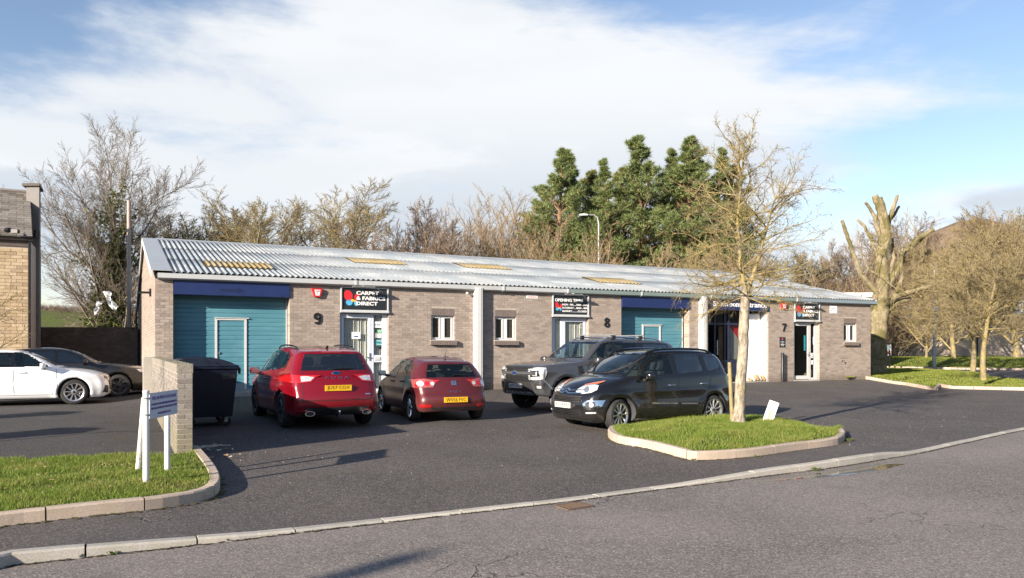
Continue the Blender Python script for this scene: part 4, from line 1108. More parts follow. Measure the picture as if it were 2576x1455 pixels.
    for i in range(int(LEN / .3)):
        pass
    q.prism([(RIDGE_W + .2, RIDGE_Z + .02), (RIDGE_W, RIDGE_Z + .085), (REAR_W - .3, roof_z(REAR_W - .3) + .02), (REAR_W - .3, roof_z(REAR_W - .3) - .025), (RIDGE_W, RIDGE_Z - .025)], .3, LEN, lambda a, z, d: FP(d, a, z)); q.build('rear_roof', MATS['roof_cement'], root)
    for j in range(9):
        q = MB(); a0, a1 = U0 + j * (LEN - U0) / 9, U0 + (j + 1) * (LEN - U0) / 9
        q.prism([(RIDGE_W + .26, RIDGE_Z - .015), (RIDGE_W + .06, RIDGE_Z + .085), (RIDGE_W - .06, RIDGE_Z + .10), (RIDGE_W - .28, RIDGE_Z + .02), (RIDGE_W - .27, RIDGE_Z), (RIDGE_W, RIDGE_Z + .07), (RIDGE_W + .25, RIDGE_Z - .03)], a0 + .004, a1 - .004, lambda a, z, d: FP(d, a, z)); q.build('ridge_capping', MATS['grey_metal'], root)
    # verge flashings and bargeboards
    for (ua, ub, s) in ((-.10, U0 + .02, 1), (LEN - .02, LEN + .16, -1)):
        for (w0, w1) in ((ROOF_W0 + .02, -2.5), (-2.51, -5.0), (-5.01, RIDGE_W), (RIDGE_W, REAR_W - .3)):
            q = MB(); z0, z1 = roof_z(w0) + .075, roof_z(w1) + .075; P = [(ua, w0, z0), (ub, w0, z0 + .0), (ub, w1, z1), (ua, w1, z1)]
            vs = [FP(a, b, c) for a, b, c in P] + [FP(a, b, c - .02) for a, b, c in P]; q.add(vs, [(0, 1, 2, 3), (7, 6, 5, 4), (0, 4, 5, 1), (1, 5, 6, 2), (2, 6, 7, 3), (3, 7, 4, 0)])
            q.build('verge_flashing', MATS['grey_metal'], root)
        e = ua if s > 0 else ub
        for w0, w1 in ((ROOF_W0 + .02, RIDGE_W), (RIDGE_W, REAR_W - .3)):
            q = MB(); z0, z1 = roof_z(w0) + .07, roof_z(w1) + .07; a, b = (e - .005, e + .02) if s > 0 else (e - .02, e + .005)
            vs = [FP(x, w, z) for x, w, z in ((a, w0, z0), (b, w0, z0), (b, w1, z1), (a, w1, z1), (a, w0, z0 - .19), (b, w0, z0 - .19), (b, w1, z1 - .19), (a, w1, z1 - .19))]
            q.add(vs, [(0, 1, 2, 3), (7, 6, 5, 4), (0, 4, 5, 1), (1, 5, 6, 2), (2, 6, 7, 3), (3, 7, 4, 0)]); q.build('bargeboard', MATS['white_paint'], root)
    # gutters: three colours end to end
    prof = [(.005, 3.335), (.12, 3.335), (.175, 3.37), (.185, 3.49), (.165, 3.49), (.155, 3.385), (.115, 3.355), (.025, 3.355), (.02, 3.49), (.005, 3.49)]
    for a, b, mt in ((.05, 5.2, 'gutter_grey'), (5.21, 9.9, 'gutter_grey'), (9.91, 12.25, 'gutter_grey'), (12.26, 15.2, 'gutter_green'), (15.21, 18.3, 'gutter_green'), (18.31, 22.6, 'gutter_green'), (22.61, 27.2, 'gutter_blue')):
        q = MB(); q.prism(prof, a, b - .004, lambda x, z, d: FP(d, x, z)); q.build('gutter', MATS[mt], root)
    for u in (5.2, 9.9, 12.25, 15.2, 18.3, 22.6):
        q = MB(); q.prism([(x * 1.04 + .002, z) for x, z in [(.0, 3.328), (.125, 3.328), (.182, 3.366), (.192, 3.494), (.16, 3.494)]] + [(.0, 3.494)], u - .03, u + .03, lambda x, z, d: FP(d, x, z)); q.build('gutter_joint', MATS['gutter_grey'], root)
    q = MB(); q.box(.03, LEN + .02, -.16, .004, EAVE - .03, 3.50, T); q.build('eaves_board', MATS['soffit_dark'], root)
    # downpipe on the gable and its black bracket
    q = MB(); q.tube([FP(-.09, REAR_W + .15, 3.3), FP(-.09, REAR_W + .15, .2)], .04, 8); q.build('downpipe', MATS['steel_dark'], root, smooth=True)
    q = MB(); q.box(-.34, -.002, -2.30, -2.22, 3.10, 3.16, T); q.box(-.06, -.002, -2.31, -2.21, 3.02, 3.24, T); q.build('gable_bracket', MATS['steel_dark'], root)
    # concrete floor slab edge at the openings
    for b, top in ((B9, .385), (B8, .36)):
        q = MB(); q.box(b['gar'][0], b['gar'][1], -.60, -.02, -.2, top, T); q.build('threshold', MATS['concrete'], root)
    for b in (B9, B8, B7):
        q = MB(); q.box(b['shop'][0], b['shop'][1], -.60, .03, -.2, .31, T); q.build('threshold', MATS['concrete'], root)
    q = MB(); q.box(B7['gar'][0], B7['gar'][1], -.75, .0, -.2, .29, T); q.build('threshold', MATS['concrete'], root)
    return root
def roof_hit(px, py):
    tx, tz = (px - CX) / FPX, (HY - py) / FPX; lo, hi = -1.0, 9.0
    for _ in range(60):
        s = (lo + hi) / 2; w = ROOF_W0 - s * math.cos(math.atan(SLOPE)); z = ROOF_Z0 + s * math.sin(math.atan(SLOPE)) + .06
        u = UX(px, -w); Y = (CORNER + UU * u - NN * w).y
        if 1.6 + tz * Y > z: lo = s
        else: hi = s
    return u, s
def garage(root, g, wick, wtop):
    u0, u1 = g; T = TF; rec = -.36; m = MB(); m.box(u0 - .1, u1 + .1, rec - .30, rec - .25, .3, 3.4, T); 
    d = MB(); d.box(u0, u1, rec - .03, rec, .40, 3.0, T); door = d.build('garage_door', MATS['teal_door'], root)
    z = .47; k = 0
    while z < 2.98:
        q = MB(); h = .118; e = .012 if k % 4 else .006
        q.prism([(rec, z + .003), (rec + .010, z + .010), (rec + .010, z + h - e - .010), (rec, z + h - e)], u0 + .004, u1 - .004, lambda a, zz, dd: FP(dd, a, zz)); q.build('slat', MATS['teal_door'], door); z += h + .002; k += 1
    q = MB(); a, b = wick; w = .055; y0, y1 = rec + .010, rec + .034
    for x0, x1, z0, z1 in ((a, a + w, .45, wtop), (b - w, b, .45, wtop), (a + w, b - w, wtop - .045, wtop)): q.box(x0, x1, y0, y1, z0, z1, T)
    q.box(a - .01, b + .06, y0, y1 + .02, wtop + .001, wtop + .022, T); q.build('wicket_frame', MATS['white_paint'], door)
    q = MB(); q.box(a + w, b - w, rec + .011, rec + .02, .46, .60, T); q.build('kick_plate', MATS['gutter_blue'], door)
    q = MB(); hx = a + w + .05; q.tube([FP(hx, rec + .02, 1.02), FP(hx + .01, rec + .07, 1.04), FP(hx + .05, rec + .075, 1.12), FP(hx + .01, rec + .07, 1.20), FP(hx, rec + .02, 1.22)], .010, 6); q.box(hx - .015, hx + .02, rec + .012, rec + .03, 1.40, 1.46, T); q.build('handle', MATS['alloy'], door, smooth=True)
    q = MB(); q.box(u0 + .002, u1 - .002, rec - .02, rec + .02, .388, .465, T); q.build('bottom_seal', MATS['gutter_blue'], door)
    q = MB(); q.box(u1 - .035, u1 - .006, rec + .012, rec + .03, .47, 2.98, T); q.build('door_jamb', MATS['white_paint'], root)
def pane_with(m, u0, u1, z0, z1, w): m.box(u0, u1, w - .004, w + .004, z0, z1, TF)
def shopfront(root, s, flip, num):
    u0, u1 = s; T = TF; W = u1 - u0; rec = -.10
    X = (lambda f: u1 - f) if flip else (lambda f: u0 + f)
    def bx(m, a, b, w0, w1, z0, z1): m.box(min(X(a), X(b)), max(X(a), X(b)), w0, w1, z0, z1, T)
    zt = 2.56; zb = .31; m = MB(); Dw = .94
    bx(m, .012, .06, rec - .06, rec, zb, zt); bx(m, Dw, Dw + .075, rec - .06, rec + .01, zb, zt); bx(m, W - .16, W - .012, rec - .06, rec + .012, zb, zt); bx(m, .06, Dw, rec - .06, rec, zt - .05, zt); bx(m, Dw + .075, W - .16, rec - .06, rec, zt - .04, zt)
    bx(m, Dw + .075, W - .16, rec - .06, rec, zb, zb + .07); bx(m, Dw + .075, W - .16, rec - .05, rec + .004, 1.15, 1.36)
    f = m.build('door_frame', MATS['white_frame'] if num != 7 else MATS['white_paint'], root)
    d = MB(); a, b = .065, Dw - .005; y0, y1 = rec - .045, rec + .012
    for q in ((a, a + .07, zb + .02, zt - .055), (b - .085, b, zb + .02, zt - .055), (a + .07, b - .085, zt - .13, zt - .055), (a + .07, b - .085, zb + .02, zb + .16)): bx(d, q[0], q[1], y0, y1, q[2], q[3])
    dr = d.build('shop_door', MATS['white_frame'] if num != 7 else MATS['white_paint'], root)
    q = MB(); bx(q, a + .06, b - .07, rec - .02, rec - .012, zb + .15, zt - .12); q.build('door_pane', MATS['window_glass'], dr)
    q = MB(); bx(q, Dw + .07, W - .15, rec - .03, rec - .022, zb + .06, zt - .03); q.build('side_pane', MATS['window_glass'], f)
    q = MB(); bx(q, b - .06, b - .03, y1, y1 + .02, 1.20, 1.42); bx(q, b - .15, b - .03, y1 + .02, y1 + .04, 1.28, 1.31); q.build('handle', MATS['alloy'], dr)
    q = MB(); bx(q, Dw + .11, W - .21, rec + .005, rec + .016, 1.21, 1.31); q.build('letter_box', MATS['gutter_grey'], f)
    q = MB(); bx(q, Dw + .125, W - .225, rec + .017, rec + .020, 1.225, 1.295); q.build('letter_flap', MATS['white_paint'], f)
    if num != 7:
        c = MB(); n = 120; vs = []
        for k in range(n + 1):
            uu = u0 + .03 + (W - .06) * k / n; dd = rec - .10 + .022 * math.sin(k * 1.05) + .012 * math.sin(k * .37 + 1)
            for z in (zb, zt): vs.append(FP(uu, dd, z))
            for z in (zb, zt): vs.append(FP(uu, dd - .006, z))
        fs = []
        for k in range(n): fs += [(4 * k, 4 * k + 4, 4 * k + 5, 4 * k + 1), (4 * k + 3, 4 * k + 7, 4 * k + 6, 4 * k + 2)]
        c.add(vs, fs); c.build('curtain', MATS['curtain'], root, smooth='all')
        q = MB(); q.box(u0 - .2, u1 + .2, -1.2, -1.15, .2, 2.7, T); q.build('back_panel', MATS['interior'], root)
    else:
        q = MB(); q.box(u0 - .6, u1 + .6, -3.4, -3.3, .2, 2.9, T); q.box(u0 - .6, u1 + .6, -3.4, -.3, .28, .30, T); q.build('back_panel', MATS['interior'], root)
    if num == 9:
        for (x, z, w, h, mt, w2) in ((.50, 1.93, .26, .20, 'sign_white', -.010), (.50, 1.90, .12, .035, 'poster_blue', -.008)):
            q = MB(); bx(q, x - w / 2, x + w / 2, rec + w2, rec + w2 + .002, z - h / 2, z + h / 2); q.build('notice', MATS[mt], dr)
        for (x0, x1, z0, z1, mt) in ((Dw + .09, W - .165, 2.16, 2.34, 'sign_white'), (Dw + .20, W - .18, 2.01, 2.10, 'poster_green'), (Dw + .20, W - .18, 1.86, 1.99, 'sign_white'), (Dw + .09, Dw + .19, 1.86, 2.0, 'poster_grey'), (Dw + .15, W - .17, 1.735, 1.815, 'poster_teal'), (Dw + .15, W - .17, 1.635, 1.728, 'poster_teal'), (Dw + .24, W - .18, 1.54, 1.60, 'steel_dark')):
            q = MB(); bx(q, x0, x1, rec - .019, rec - .016, z0, z1); q.build('notice', MATS[mt], f)
        ftext(f, 'BLINDS', X(Dw + .09 + (W - .255 - Dw) / 2), 2.25, rec - .014, .22, .05, MATS['gutter_blue'])
        ftext(f, 'HARDY', X(Dw + .26), 1.775, rec - .014, .15, .04, MATS['sign_white']); ftext(f, 'Seamoor', X(Dw + .26), 1.68, rec - .014, .16, .04, MATS['sign_white'])
    if num == 8:
        q = MB(); bx(q, .14, .26, rec - .010, rec - .007, 2.22, 2.38); n = q.build('notice', MATS['poster_grey'], dr); ftext(n, 'EX', X(.20), 2.30, rec - .005, .08, .09, MATS['interior'])
    if num == 7:
        q = MB(); bx(q, .66, .75, rec - .010, rec - .007, 1.45, 2.05); q.build('notice', MATS['poster_teal'], dr)
        q = MB(); bx(q, Dw + .09, Dw + .24, rec - .019, rec - .016, .90, 1.07); q.build('notice', MATS['sign_white'], f)
        q = MB(); bx(q, W - .22, W - .17, rec - .019, rec - .016, 1.7, 2.0); q.build('notice', MATS['sign_white'], f)
        for (x0, x1, z1) in ((Dw + .08, Dw + .20, .55), (Dw + .20, W - .17, .68)):
            q = MB(); bx(q, x0, x1, rec - .32, rec - .10, .31, z1); tag(q.build('cardboard_box', MATS['cardboard']), 'short cardboard box' + (' beside the taller one' if z1 < .6 else '').replace('short', 'short') + ' inside the glass of unit 7' if z1 < .6 else 'taller cardboard box behind the side glass of unit 7', 'box')
def showroom(root, g):
    u0, u1 = g; T = TF; rec = -.42; m = MB(); zt = 3.05; zb = .30
    X = lambda px: UX(px, .42)
    a, b, c, d, e = u0 + .02, X(1785), X(1862), X(1871), u1 - .02
    def col(x, w=.07, z0=zb, z1=zt): m.box(x, x + w, rec - .07, rec, z0, z1, T)
    cols = [a, X(1797), X(1822), X(1832), X(1872), X(1884), e - .07]
    for x in cols: col(x)
    for x0, x1 in zip(cols, cols[1:]): m.box(x0 + .07, x1, rec - .065, rec - .004, 2.42, 2.50, T); m.box(x0 + .07, x1, rec - .065, rec - .004, 2.98, zt, T); m.box(x0 + .07, x1, rec - .065, rec - .004, zb, zb + .06, T); m.box(x0 + .07, x1, rec - .065, rec - .004, 1.02, 1.10, T)
    f = m.build('shop_window_frame', MATS['navy_frame'], root)
    q = MB()
    for x0, x1 in zip(cols, cols[1:]): q.box(x0 + .06, x1 + .01, rec - .04, rec - .02, zb + .05, 1.03, T)
    q.build('lower_panel', MATS['navy_frame'], f)
    for x0, x1 in zip(cols, cols[1:]):
        q = MB(); q.box(x0 + .06, x1 + .01, rec - .035, rec - .028, 1.09, 2.43, T); q.box(x0 + .06, x1 + .01, rec - .035, rec - .028, 2.49, 2.99, T); q.build('pane', MATS['window_glass'], f)
    q = MB(); q.box(cols[1] + .10, cols[1] + .13, rec + .001, rec + .05, 1.3, 1.85, T); q.build('handle', MATS['alloy'], f)
    q = MB(); q.box(cols[2] + .02, cols[2] + .4, rec - .34, rec - .32, .9, 2.4, T); q.build('display_board', MATS['cardboard'], root)
    q = MB(); q.box(cols[3] + .09, cols[5] - .01, rec - .16, rec - .15, 1.12, 2.40, T); dp = q.build('display_poster', MATS['poster_grey'], root)
    q = MB(); q.prism([(0, 0), (.55, 0), (.55, -.62)], rec - .149, rec - .146, lambda x, z, dd: FP(cols[3] + .20 + x, dd, 2.40 + z)); q.build('red_print', MATS['poster_red'], dp)
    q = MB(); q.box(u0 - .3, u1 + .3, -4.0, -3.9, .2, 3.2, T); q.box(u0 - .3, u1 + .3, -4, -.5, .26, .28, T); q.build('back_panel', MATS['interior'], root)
    q = MB(); q.box(u1 - .03, u1 - .002, -.40, -.05, .30, 2.95, T); q.build('door_jamb', MATS['white_paint'], root)
UNIT = industrial_unit()
plain('trough_grey', (.14, .135, .125), .6, var=.2)
def facade_signs():
    def shop_sign(s, label, group, kind):
        u0, u1 = s; T = TF; c = (u0 + u1) / 2; root = thing('shop_sign', label, 'sign', FP(c, .06, 2.57), 0, group); W = u1 - u0
        q = MB(); q.box(u0 + .012, u1 - .012, -.18, .004, 2.62, 3.32, T); q.build('backing', MATS['grey_metal'], root)
        q = MB(); q.box(u0 + .045, u1 - .045, .005, .022, 2.665, 3.285, T); q.build('face', MATS['sign_black'], root)
        q = MB(); 
        for x0, x1, z0, z1 in ((u0 + .008, u0 + .045, 2.66, 3.32), (u1 - .045, u1 - .008, 2.66, 3.32), (u0 + .045, u1 - .045, 3.285, 3.32)): q.box(x0, x1, .005, .055, z0, z1, T)
        q.prism([(.004, 2.575), (.085, 2.585), (.085, 2.625), (.03, 2.662), (.004, 2.662)], u0 + .004, u1 - .004, lambda a, z, d: FP(d, a, z)); q.build('frame', MATS['gutter_grey'], root)
        L0 = u0 + .08; zc = 2.97; sc = 1.0 if kind == 0 else .62; lx = L0 + (.27 if kind == 0 else .17); lz = zc if kind == 0 else 2.90
        def ell(cx_, cz_, rx, rz, mat, off, rot=0):
            q = MB(); P = [(cx_ + rx * math.cos(t) * math.cos(rot) - rz * math.sin(t) * math.sin(rot), cz_ + rx * math.cos(t) * math.sin(rot) + rz * math.sin(t) * math.cos(rot)) for t in [k * math.pi / 10 for k in range(20)]]
            q.prism(P, off, off + .0012, lambda a, z, d: FP(lx + a * sc, d, lz + z * sc)); q.build('logo', MATS[mat], root)
        ell(-.115, .10, .125, .155, 'logo_red', .0225, .35); ell(.135, .06, .075, .105, 'logo_red', .0227, -.3); ell(-.085, -.10, .095, .085, 'logo_blue', .0239); ell(.115, -.12, .062, .075, 'logo_blue', .0241); ell(-.09, -.035, .05, .014, 'logo_purple', .0253); ell(.01, -.04, .045, .035, 'logo_yellow', .0255); ell(.07, -.055, .035, .028, 'logo_yellow', .0257)
        if kind == 0:
            for i, (t, w) in enumerate((('CARPET', .62), ('& FABRICS', .80), ('DIRECT', .585))):
                ftext(root, t, u0 + .47, 3.15 - i * .150, .0245, w * 1.08 * W / 1.433, .108, MATS['sign_white'], bold=.004, align='LEFT')
        else:
            ftext(root, 'OPENING TIMES', (u0 + u1) / 2 - .06, 3.13, .0245, 1.08 * W / 1.41, .10, MATS['sign_white'], bold=.003)
            for i, (t, w) in enumerate((('MON - FRI......9AM - 5PM', .96), ('SATURDAY ...10AM - 4PM', .96), ('SUNDAY...........CLOSED', .94))): ftext(root, t, u0 + .385, 2.985 - i * .105, .0245, w, .062, MATS['sign_white'], bold=.001, align='LEFT')
        return root
    shop_sign(B9['shop'], 'black shop sign with butterfly logo over the curtained door of unit 9', 'shop signs over the doors', 0)
    shop_sign(B8['shop'], 'black opening times sign over the door of unit 8', 'shop signs over the doors', 1)
    shop_sign(B7['shop'], 'black shop sign with butterfly logo over the clear glass door of unit 7', 'shop signs over the doors', 0)
    T = TF
    for s, n in ((B9['shop'], 9), (B8['shop'], 8), (B7['shop'], 7)):
        c = (s[0] + s[1]) / 2 + (-.08 if n != 8 else -.02); r = thing('sign_light', {9: 'grey trough light above the butterfly sign next to the blue garage fascia', 8: 'grey trough light above the opening times sign', 7: 'grey trough light above the shop sign behind the young tree crown'}[n], 'light', FP(c, .3, 3.2), 0, 'trough lights above the shop signs')
        q = MB(); q.prism([(.27, 3.295), (.37, 3.275), (.38, 3.295), (.35, 3.325), (.28, 3.325)], c - .36, c + .28, lambda a, z, d: FP(d, a, z)); q.build('trough', MATS['trough_grey'], r)
        q = MB(); q.tube([FP(c - .03, .32, 3.33), FP(c - .03, .16, 3.33), FP(c - .03, .03, 3.31)], .014, 6); q.tube([FP(c + .28, .30, 3.33), FP(c + .62, .05, 3.18)], .008, 5); q.build('arm', MATS['gutter_grey'], r)
    for n, px, py, h, w in ((9, 798, 801.4, .315, .20), (8, 1525.8, 811.8, .315, .21), (7, 1971.6, 823.8, .305, .19)):
        u = UX(px); z = ZX(px, py); root = thing('door_number', {9: 'black number nine on the pier below the first alarm box', 8: 'black number eight on the wall above the pickup roof', 7: 'black number seven on the pier above the parking sign'}[n], 'number', FP(u, .02, z - h / 2), 0, 'black unit numbers on the wall')
        q = MB(); th = .060; V_ = lambda x, y, d: FP(u + x, d, z + y)
        def arc(cx_, cy_, rx, ry, a0, a1, t_=th):
            k = max(6, int(abs(a1 - a0) / 15)); A = [R(a0 + (a1 - a0) * i / k) for i in range(k + 1)]
            for p_, q_ in zip(A, A[1:]): q.prism([(cx_ + rx * math.cos(p_), cy_ + ry * math.sin(p_)), (cx_ + rx * math.cos(q_), cy_ + ry * math.sin(q_)), (cx_ + (rx - t_) * math.cos(q_), cy_ + (ry - t_) * math.sin(q_)), (cx_ + (rx - t_) * math.cos(p_), cy_ + (ry - t_) * math.sin(p_))], .010, .034, V_)
        if n == 9: arc(0, .055, .108, .105, 0, 360); arc(-.005, -.005, .113, .160, 20, -88, .062); q.prism([(-.09, -.135), (-.03, -.165), (.0, -.165), (.0, -.103), (-.06, -.10)], .010, .034, V_)
        elif n == 8: arc(0, .083, .092, .080, 0, 360, .052); arc(0, -.072, .106, .092, 0, 360, .058)
        else: q.prism([(-.10, .15), (.10, .15), (.10, .095), (-.10, .095)], .010, .034, V_); q.prism([(.035, .0949), (.10, .0949), (-.01, -.15), (-.075, -.15)], .010, .034, V_)
        q.build('numeral', MATS['number_black'], root)
    for px, py, lab, h in ((797, 737.5, 'red alarm box beside the blue fascia of unit 9', .24), (1969.5, 771, 'red alarm box on the pier of unit 7 behind the young tree', .24)):
        u, z = UX(px), ZX(px, py); root = thing('alarm_box', lab, 'alarm', FP(u, .05, z - h / 2), 0, 'red alarm boxes'); P = [(-.16, .115), (-.13, .13), (.13, .13), (.16, .115), (.09, -.10), (.06, -.12), (-.06, -.12), (-.09, -.10)]
        q = MB(); vs = [FP(u + a, .012, z + b) for a, b in P] + [FP(u + a * .94, .085, z + b * .94) for a, b in P]; n = len(P); q.add(vs, [tuple(range(n)), tuple(range(n, 2 * n))] + [(i, (i + 1) % n, n + (i + 1) % n, n + i) for i in range(n)]); q.build('cover', MATS['alarm_red'], root)
        q = MB(); q.prism([(-.085, .085), (.085, .085), (.05, -.075), (-.05, -.075)], .0865, .088, lambda a, b, d: FP(u + a, d, z + b)); q.build('label_plate', MATS['sign_white'], root); ftext(root, 'ALARM', u, z + .05, .0895, .12, .035, MATS['alarm_red'])
        q = MB(); q.box(-.02, .02, .0865, .0885, -.02, .01, lambda a, d, b: FP(u + a, d, z + b)); q.build('mark', MATS['alarm_red'], root)
    def flat(name, label, cat, px0, px1, py0, py1, mat, w=.014, texts=()):
        u0, u1, z1, z0 = UX(px0), UX(px1), ZX((px0 + px1) / 2, py0), ZX((px0 + px1) / 2, py1); root = thing(name, label, cat, FP((u0 + u1) / 2, .01, z0)); q = MB(); q.box(u0, u1, .009, w, z0, z1, TF); q.build('plate', MATS[mat], root)
        for t, fx, fz, fw, fh, mt in texts: ftext(root, t, u0 + (u1 - u0) * fx, z0 + (z1 - z0) * fz, w + .002, (u1 - u0) * fw, (z1 - z0) * fh, MATS[mt])
        return root
    flat('warning_sign', 'small faded warning label high on the wall of unit 8 above the small window', 'sign', 1324, 1352, 744, 751, 'sign_white', texts=(('WARNING', .5, .5, .8, .4, 'logo_red'),))
    flat('notice_sign', 'square white notice high on the wall at the far end of unit 7', 'sign', 2087, 2105, 769.5, 788.5, 'sign_white', texts=(('Awards', .5, .6, .6, .15, 'poster_blue'), ('*', .25, .35, .2, .2, 'logo_red')))
    p = flat('parking_sign', 'dark parking for customers sign on the brick pier under number 7', 'sign', 1960.5, 1974.5, 848.5, 874, 'sign_black', .02, texts=(('Parking', .5, .52, .6, .08, 'sign_white'), ('For', .5, .40, .25, .07, 'sign_white'), ('Customers', .5, .28, .75, .08, 'sign_white'), ('Only', .5, .15, .38, .08, 'sign_white')))
    u, z = UX(1967.5), ZX(1967.5, 853.5)
    q = MB(); q.box(-.04, .03, .021, .024, -.015, .04, lambda a, d, b: FP(u + a, d, z + b)); q.build('logo', MATS['logo_red'], p); q = MB(); q.box(-.02, .02, .021, .024, -.045, -.02, lambda a, d, b: FP(u + a, d, z + b)); q.build('logo', MATS['logo_blue'], p)
    u = UX(1968.5, -.1); z0 = ground_z(*FP(u, .1)[:2]); zt = ZX(1968.5, 888); q = MB(); q.lathe([(0, zt), (.045, zt), (.055, zt - .015), (.055, z0 - .05)], 20, lambda a, b, c: FP(u + a, .10 + b, c)); tag(q.build('bollard', MATS['steel_dark'], None, smooth=True), 'black steel post standing against the pier below the parking sign', 'bollard')
    u, z = UX(2117), ZX(2117, 909); q = MB(); q.tube([FP(u, .01, z), FP(u, .09, z - .005)], .014, 6); q.tube([FP(u - .07, .09, z + .02), FP(u + .08, .09, z + .02)], .012, 6); q.tube([FP(u, .09, z), FP(u, .11, z - .06)], .014, 6); tag(q.build('outside_tap', MATS['steel_dark'], None, smooth=True), 'dark outside tap low on the wall at the far end of unit 7', 'tap')
    for px, lab in ((1172, 'small security lamp under the gutter left of the first white column'), (1200 + 0, None)):
        if lab is None: continue
        u, z = UX(px), 3.24; root = thing('security_lamp', lab, 'light', FP(u, .05, z)); q = MB(); q.lathe([(0, .05), (.03, .045), (.045, .0), (.03, -.02), (0, -.02)], 12, lambda a, b, c: FP(u + a, .10 + c, z + b)); q.build('lamp_head', MATS['white_paint'], root, smooth=True); q = MB(); q.tube([FP(u, .0, z + .02), FP(u, .09, z + .02)], .012, 6); q.build('arm', MATS['white_paint'], root)
    # white board and carpet off-cuts in the showroom opening
    X = lambda px, r=.2: UX(px, r)
    a, b = X(1883), X(1920) - .02; q = MB(); q.prism([(-.36, .30), (-.345, .30), (-.345, 2.86), (-.36, 2.86)], a, b, lambda w, z, d: FP(d, w, z)); tag(q.build('white_board', MATS['sign_white'], None), 'tall white panel closing the far side of the showroom entrance', 'panel')
    rnd = random.Random(4)
    for k in range(5):
        uu = X(1876) + .1 + k * .17; r = .05 + .012 * (k % 3); z = .30; ln = .34 + .08 * (k % 2)
        q = MB(); q.tube([FP(uu, -.05, z + r), FP(uu + .10, -.24, z + r + ln * (.35 if k > 1 else .1))], r, 10); q.tube([FP(uu + .003, -.045, z + r), FP(uu + .008, -.055, z + r)], r * .5, 8); tag(q.build('carpet_roll', MATS['poster_grey' if k % 2 else 'cardboard'], None, smooth=True), ('pale' if k % 2 else 'tan') + ' rolled carpet off-cut, ' + ('first', 'second', 'third', 'fourth', 'fifth')[k] + ' along the foot of the white showroom panel', 'carpet roll', 'carpet off-cuts in the showroom entrance')
    u = X(1829); q = MB(); q.lathe([(0, .62), (.10, .62), (.15, .60), (.17, .45), (.14, .30), (0, .30)], 16, lambda a, b, c: FP(u + a, -.12 + b, c)); tag(q.build('dark_planter', MATS['steel_dark'], None, smooth=True), 'round dark tub standing by the showroom door', 'tub')
facade_signs()

# ------------------------------------------------------------------ low brick wall between the two yards
def low_wall():
    root = thing('low_brick_wall', 'low grey brick wall running from the unit to the verge beside the navy bin', 'wall', FP(0, 9.35, 0)); T = TF
    top = 1.35; m = MB(); m.box(-.085, .118, 0.0, 9.345, -.3, top - .15, T); m.box(-.27, -.087, .05, .40, -.3, top + .02, T); m.build('wall_core', MATS['mortar_pale'], root)
    z0 = top - .15 - .075 * 18
    brickwork(root, FP(-.088, 9.35), NN, -UU, 0, 9.35, z0, top - .14, MATS['brick_low_wall'], limit=240, seed=11)
    brickwork(root, FP(-.092, 9.347), UU, -NN, 0, .215, z0, top - .14, MATS['brick_low_wall'], limit=40, seed=12, blen=.215, zmin=None)
    brickwork(root, FP(.120, 9.35), NN, UU, 0, 9.35, z0, top - .14, MATS['brick_low_wall'], limit=0, seed=13)
    w = 9.352; k = 0; cm = MATS['coping']
    while w > .1:
        q = MB(); w0 = max(w - .225, .02); q.box(-.098, .128, w0 + .006, w - .004, top - .143, top - .004 - .004 * (k % 3), T); q.build('coping_brick', cm, root); w = w0 - .004; k += 1
    q = MB(); q.box(-.29, -.095, .03, .42, -.3, top + .0, T); q.build('pier', MATS['concrete'], root)
t = NT('coping'); v = t.pos(); n = t.noise(v, 16, 7, .75); g = t.N('ShaderNodeNewGeometry'); sp_ = t.N('ShaderNodeSeparateXYZ'); t.L(g.outputs['True Normal'], sp_.inputs[0])
col = t.mix(t.rng(n, .35, .65), (.22, .20, .18), (.30, .275, .25)); ms = t.m('MULTIPLY', t.rng(n, .42, .56), t.rng(sp_.outputs[2], .3, .8, .12, 1)); col = t.mix(ms, col, (.25, .235, .085)); pl = t.rng(t.noise(v, 30, 5, .8), .62, .68); col = t.mix(t.m('MULTIPLY', pl, .6), col, (.55, .50, .40)); t.set(col, .95, 0, .1); t.bump(n, 1.0, .02); MATS['coping'] = t.mat
low_wall()
# ------------------------------------------------------------------ yard things
plain('navy_lid', (.012, .018, .035), .3, var=.15); plain('bag_white', (.50, .52, .54), .5, var=.1); plain('render_grey', (.20, .19, .185), .95, var=.12, scale=5, bump=.6); plain('post_white', (.70, .70, .70), .45, var=.05, dirt=((.40, .38, .34, 1), .25)); plain('board_blue', (.50, .56, .64), .5, var=.05)
plain('stake_wood', (.25, .205, .095), .85, var=.25, scale=10, dirt=((.17, .18, .06, 1), .6)); plain('steel_galv', (.36, .38, .40), .45, .3); plain('ply_edge', (.42, .33, .20), .8); plain('rust_iron', (.115, .072, .048), .8, var=.3, scale=14); plain('rust_dark', (.03, .022, .018), .9)
def vert_T(O, a):                                 # upright frame: along a, up z, out (to the right-hand normal)
    A = Vector((a[0], a[1], 0)).normalized(); Nn = Vector((A.y, -A.x, 0)); O = Vector(O)
    return lambda x, z, d: O + A * x + Nn * d + Vector((0, 0, z))
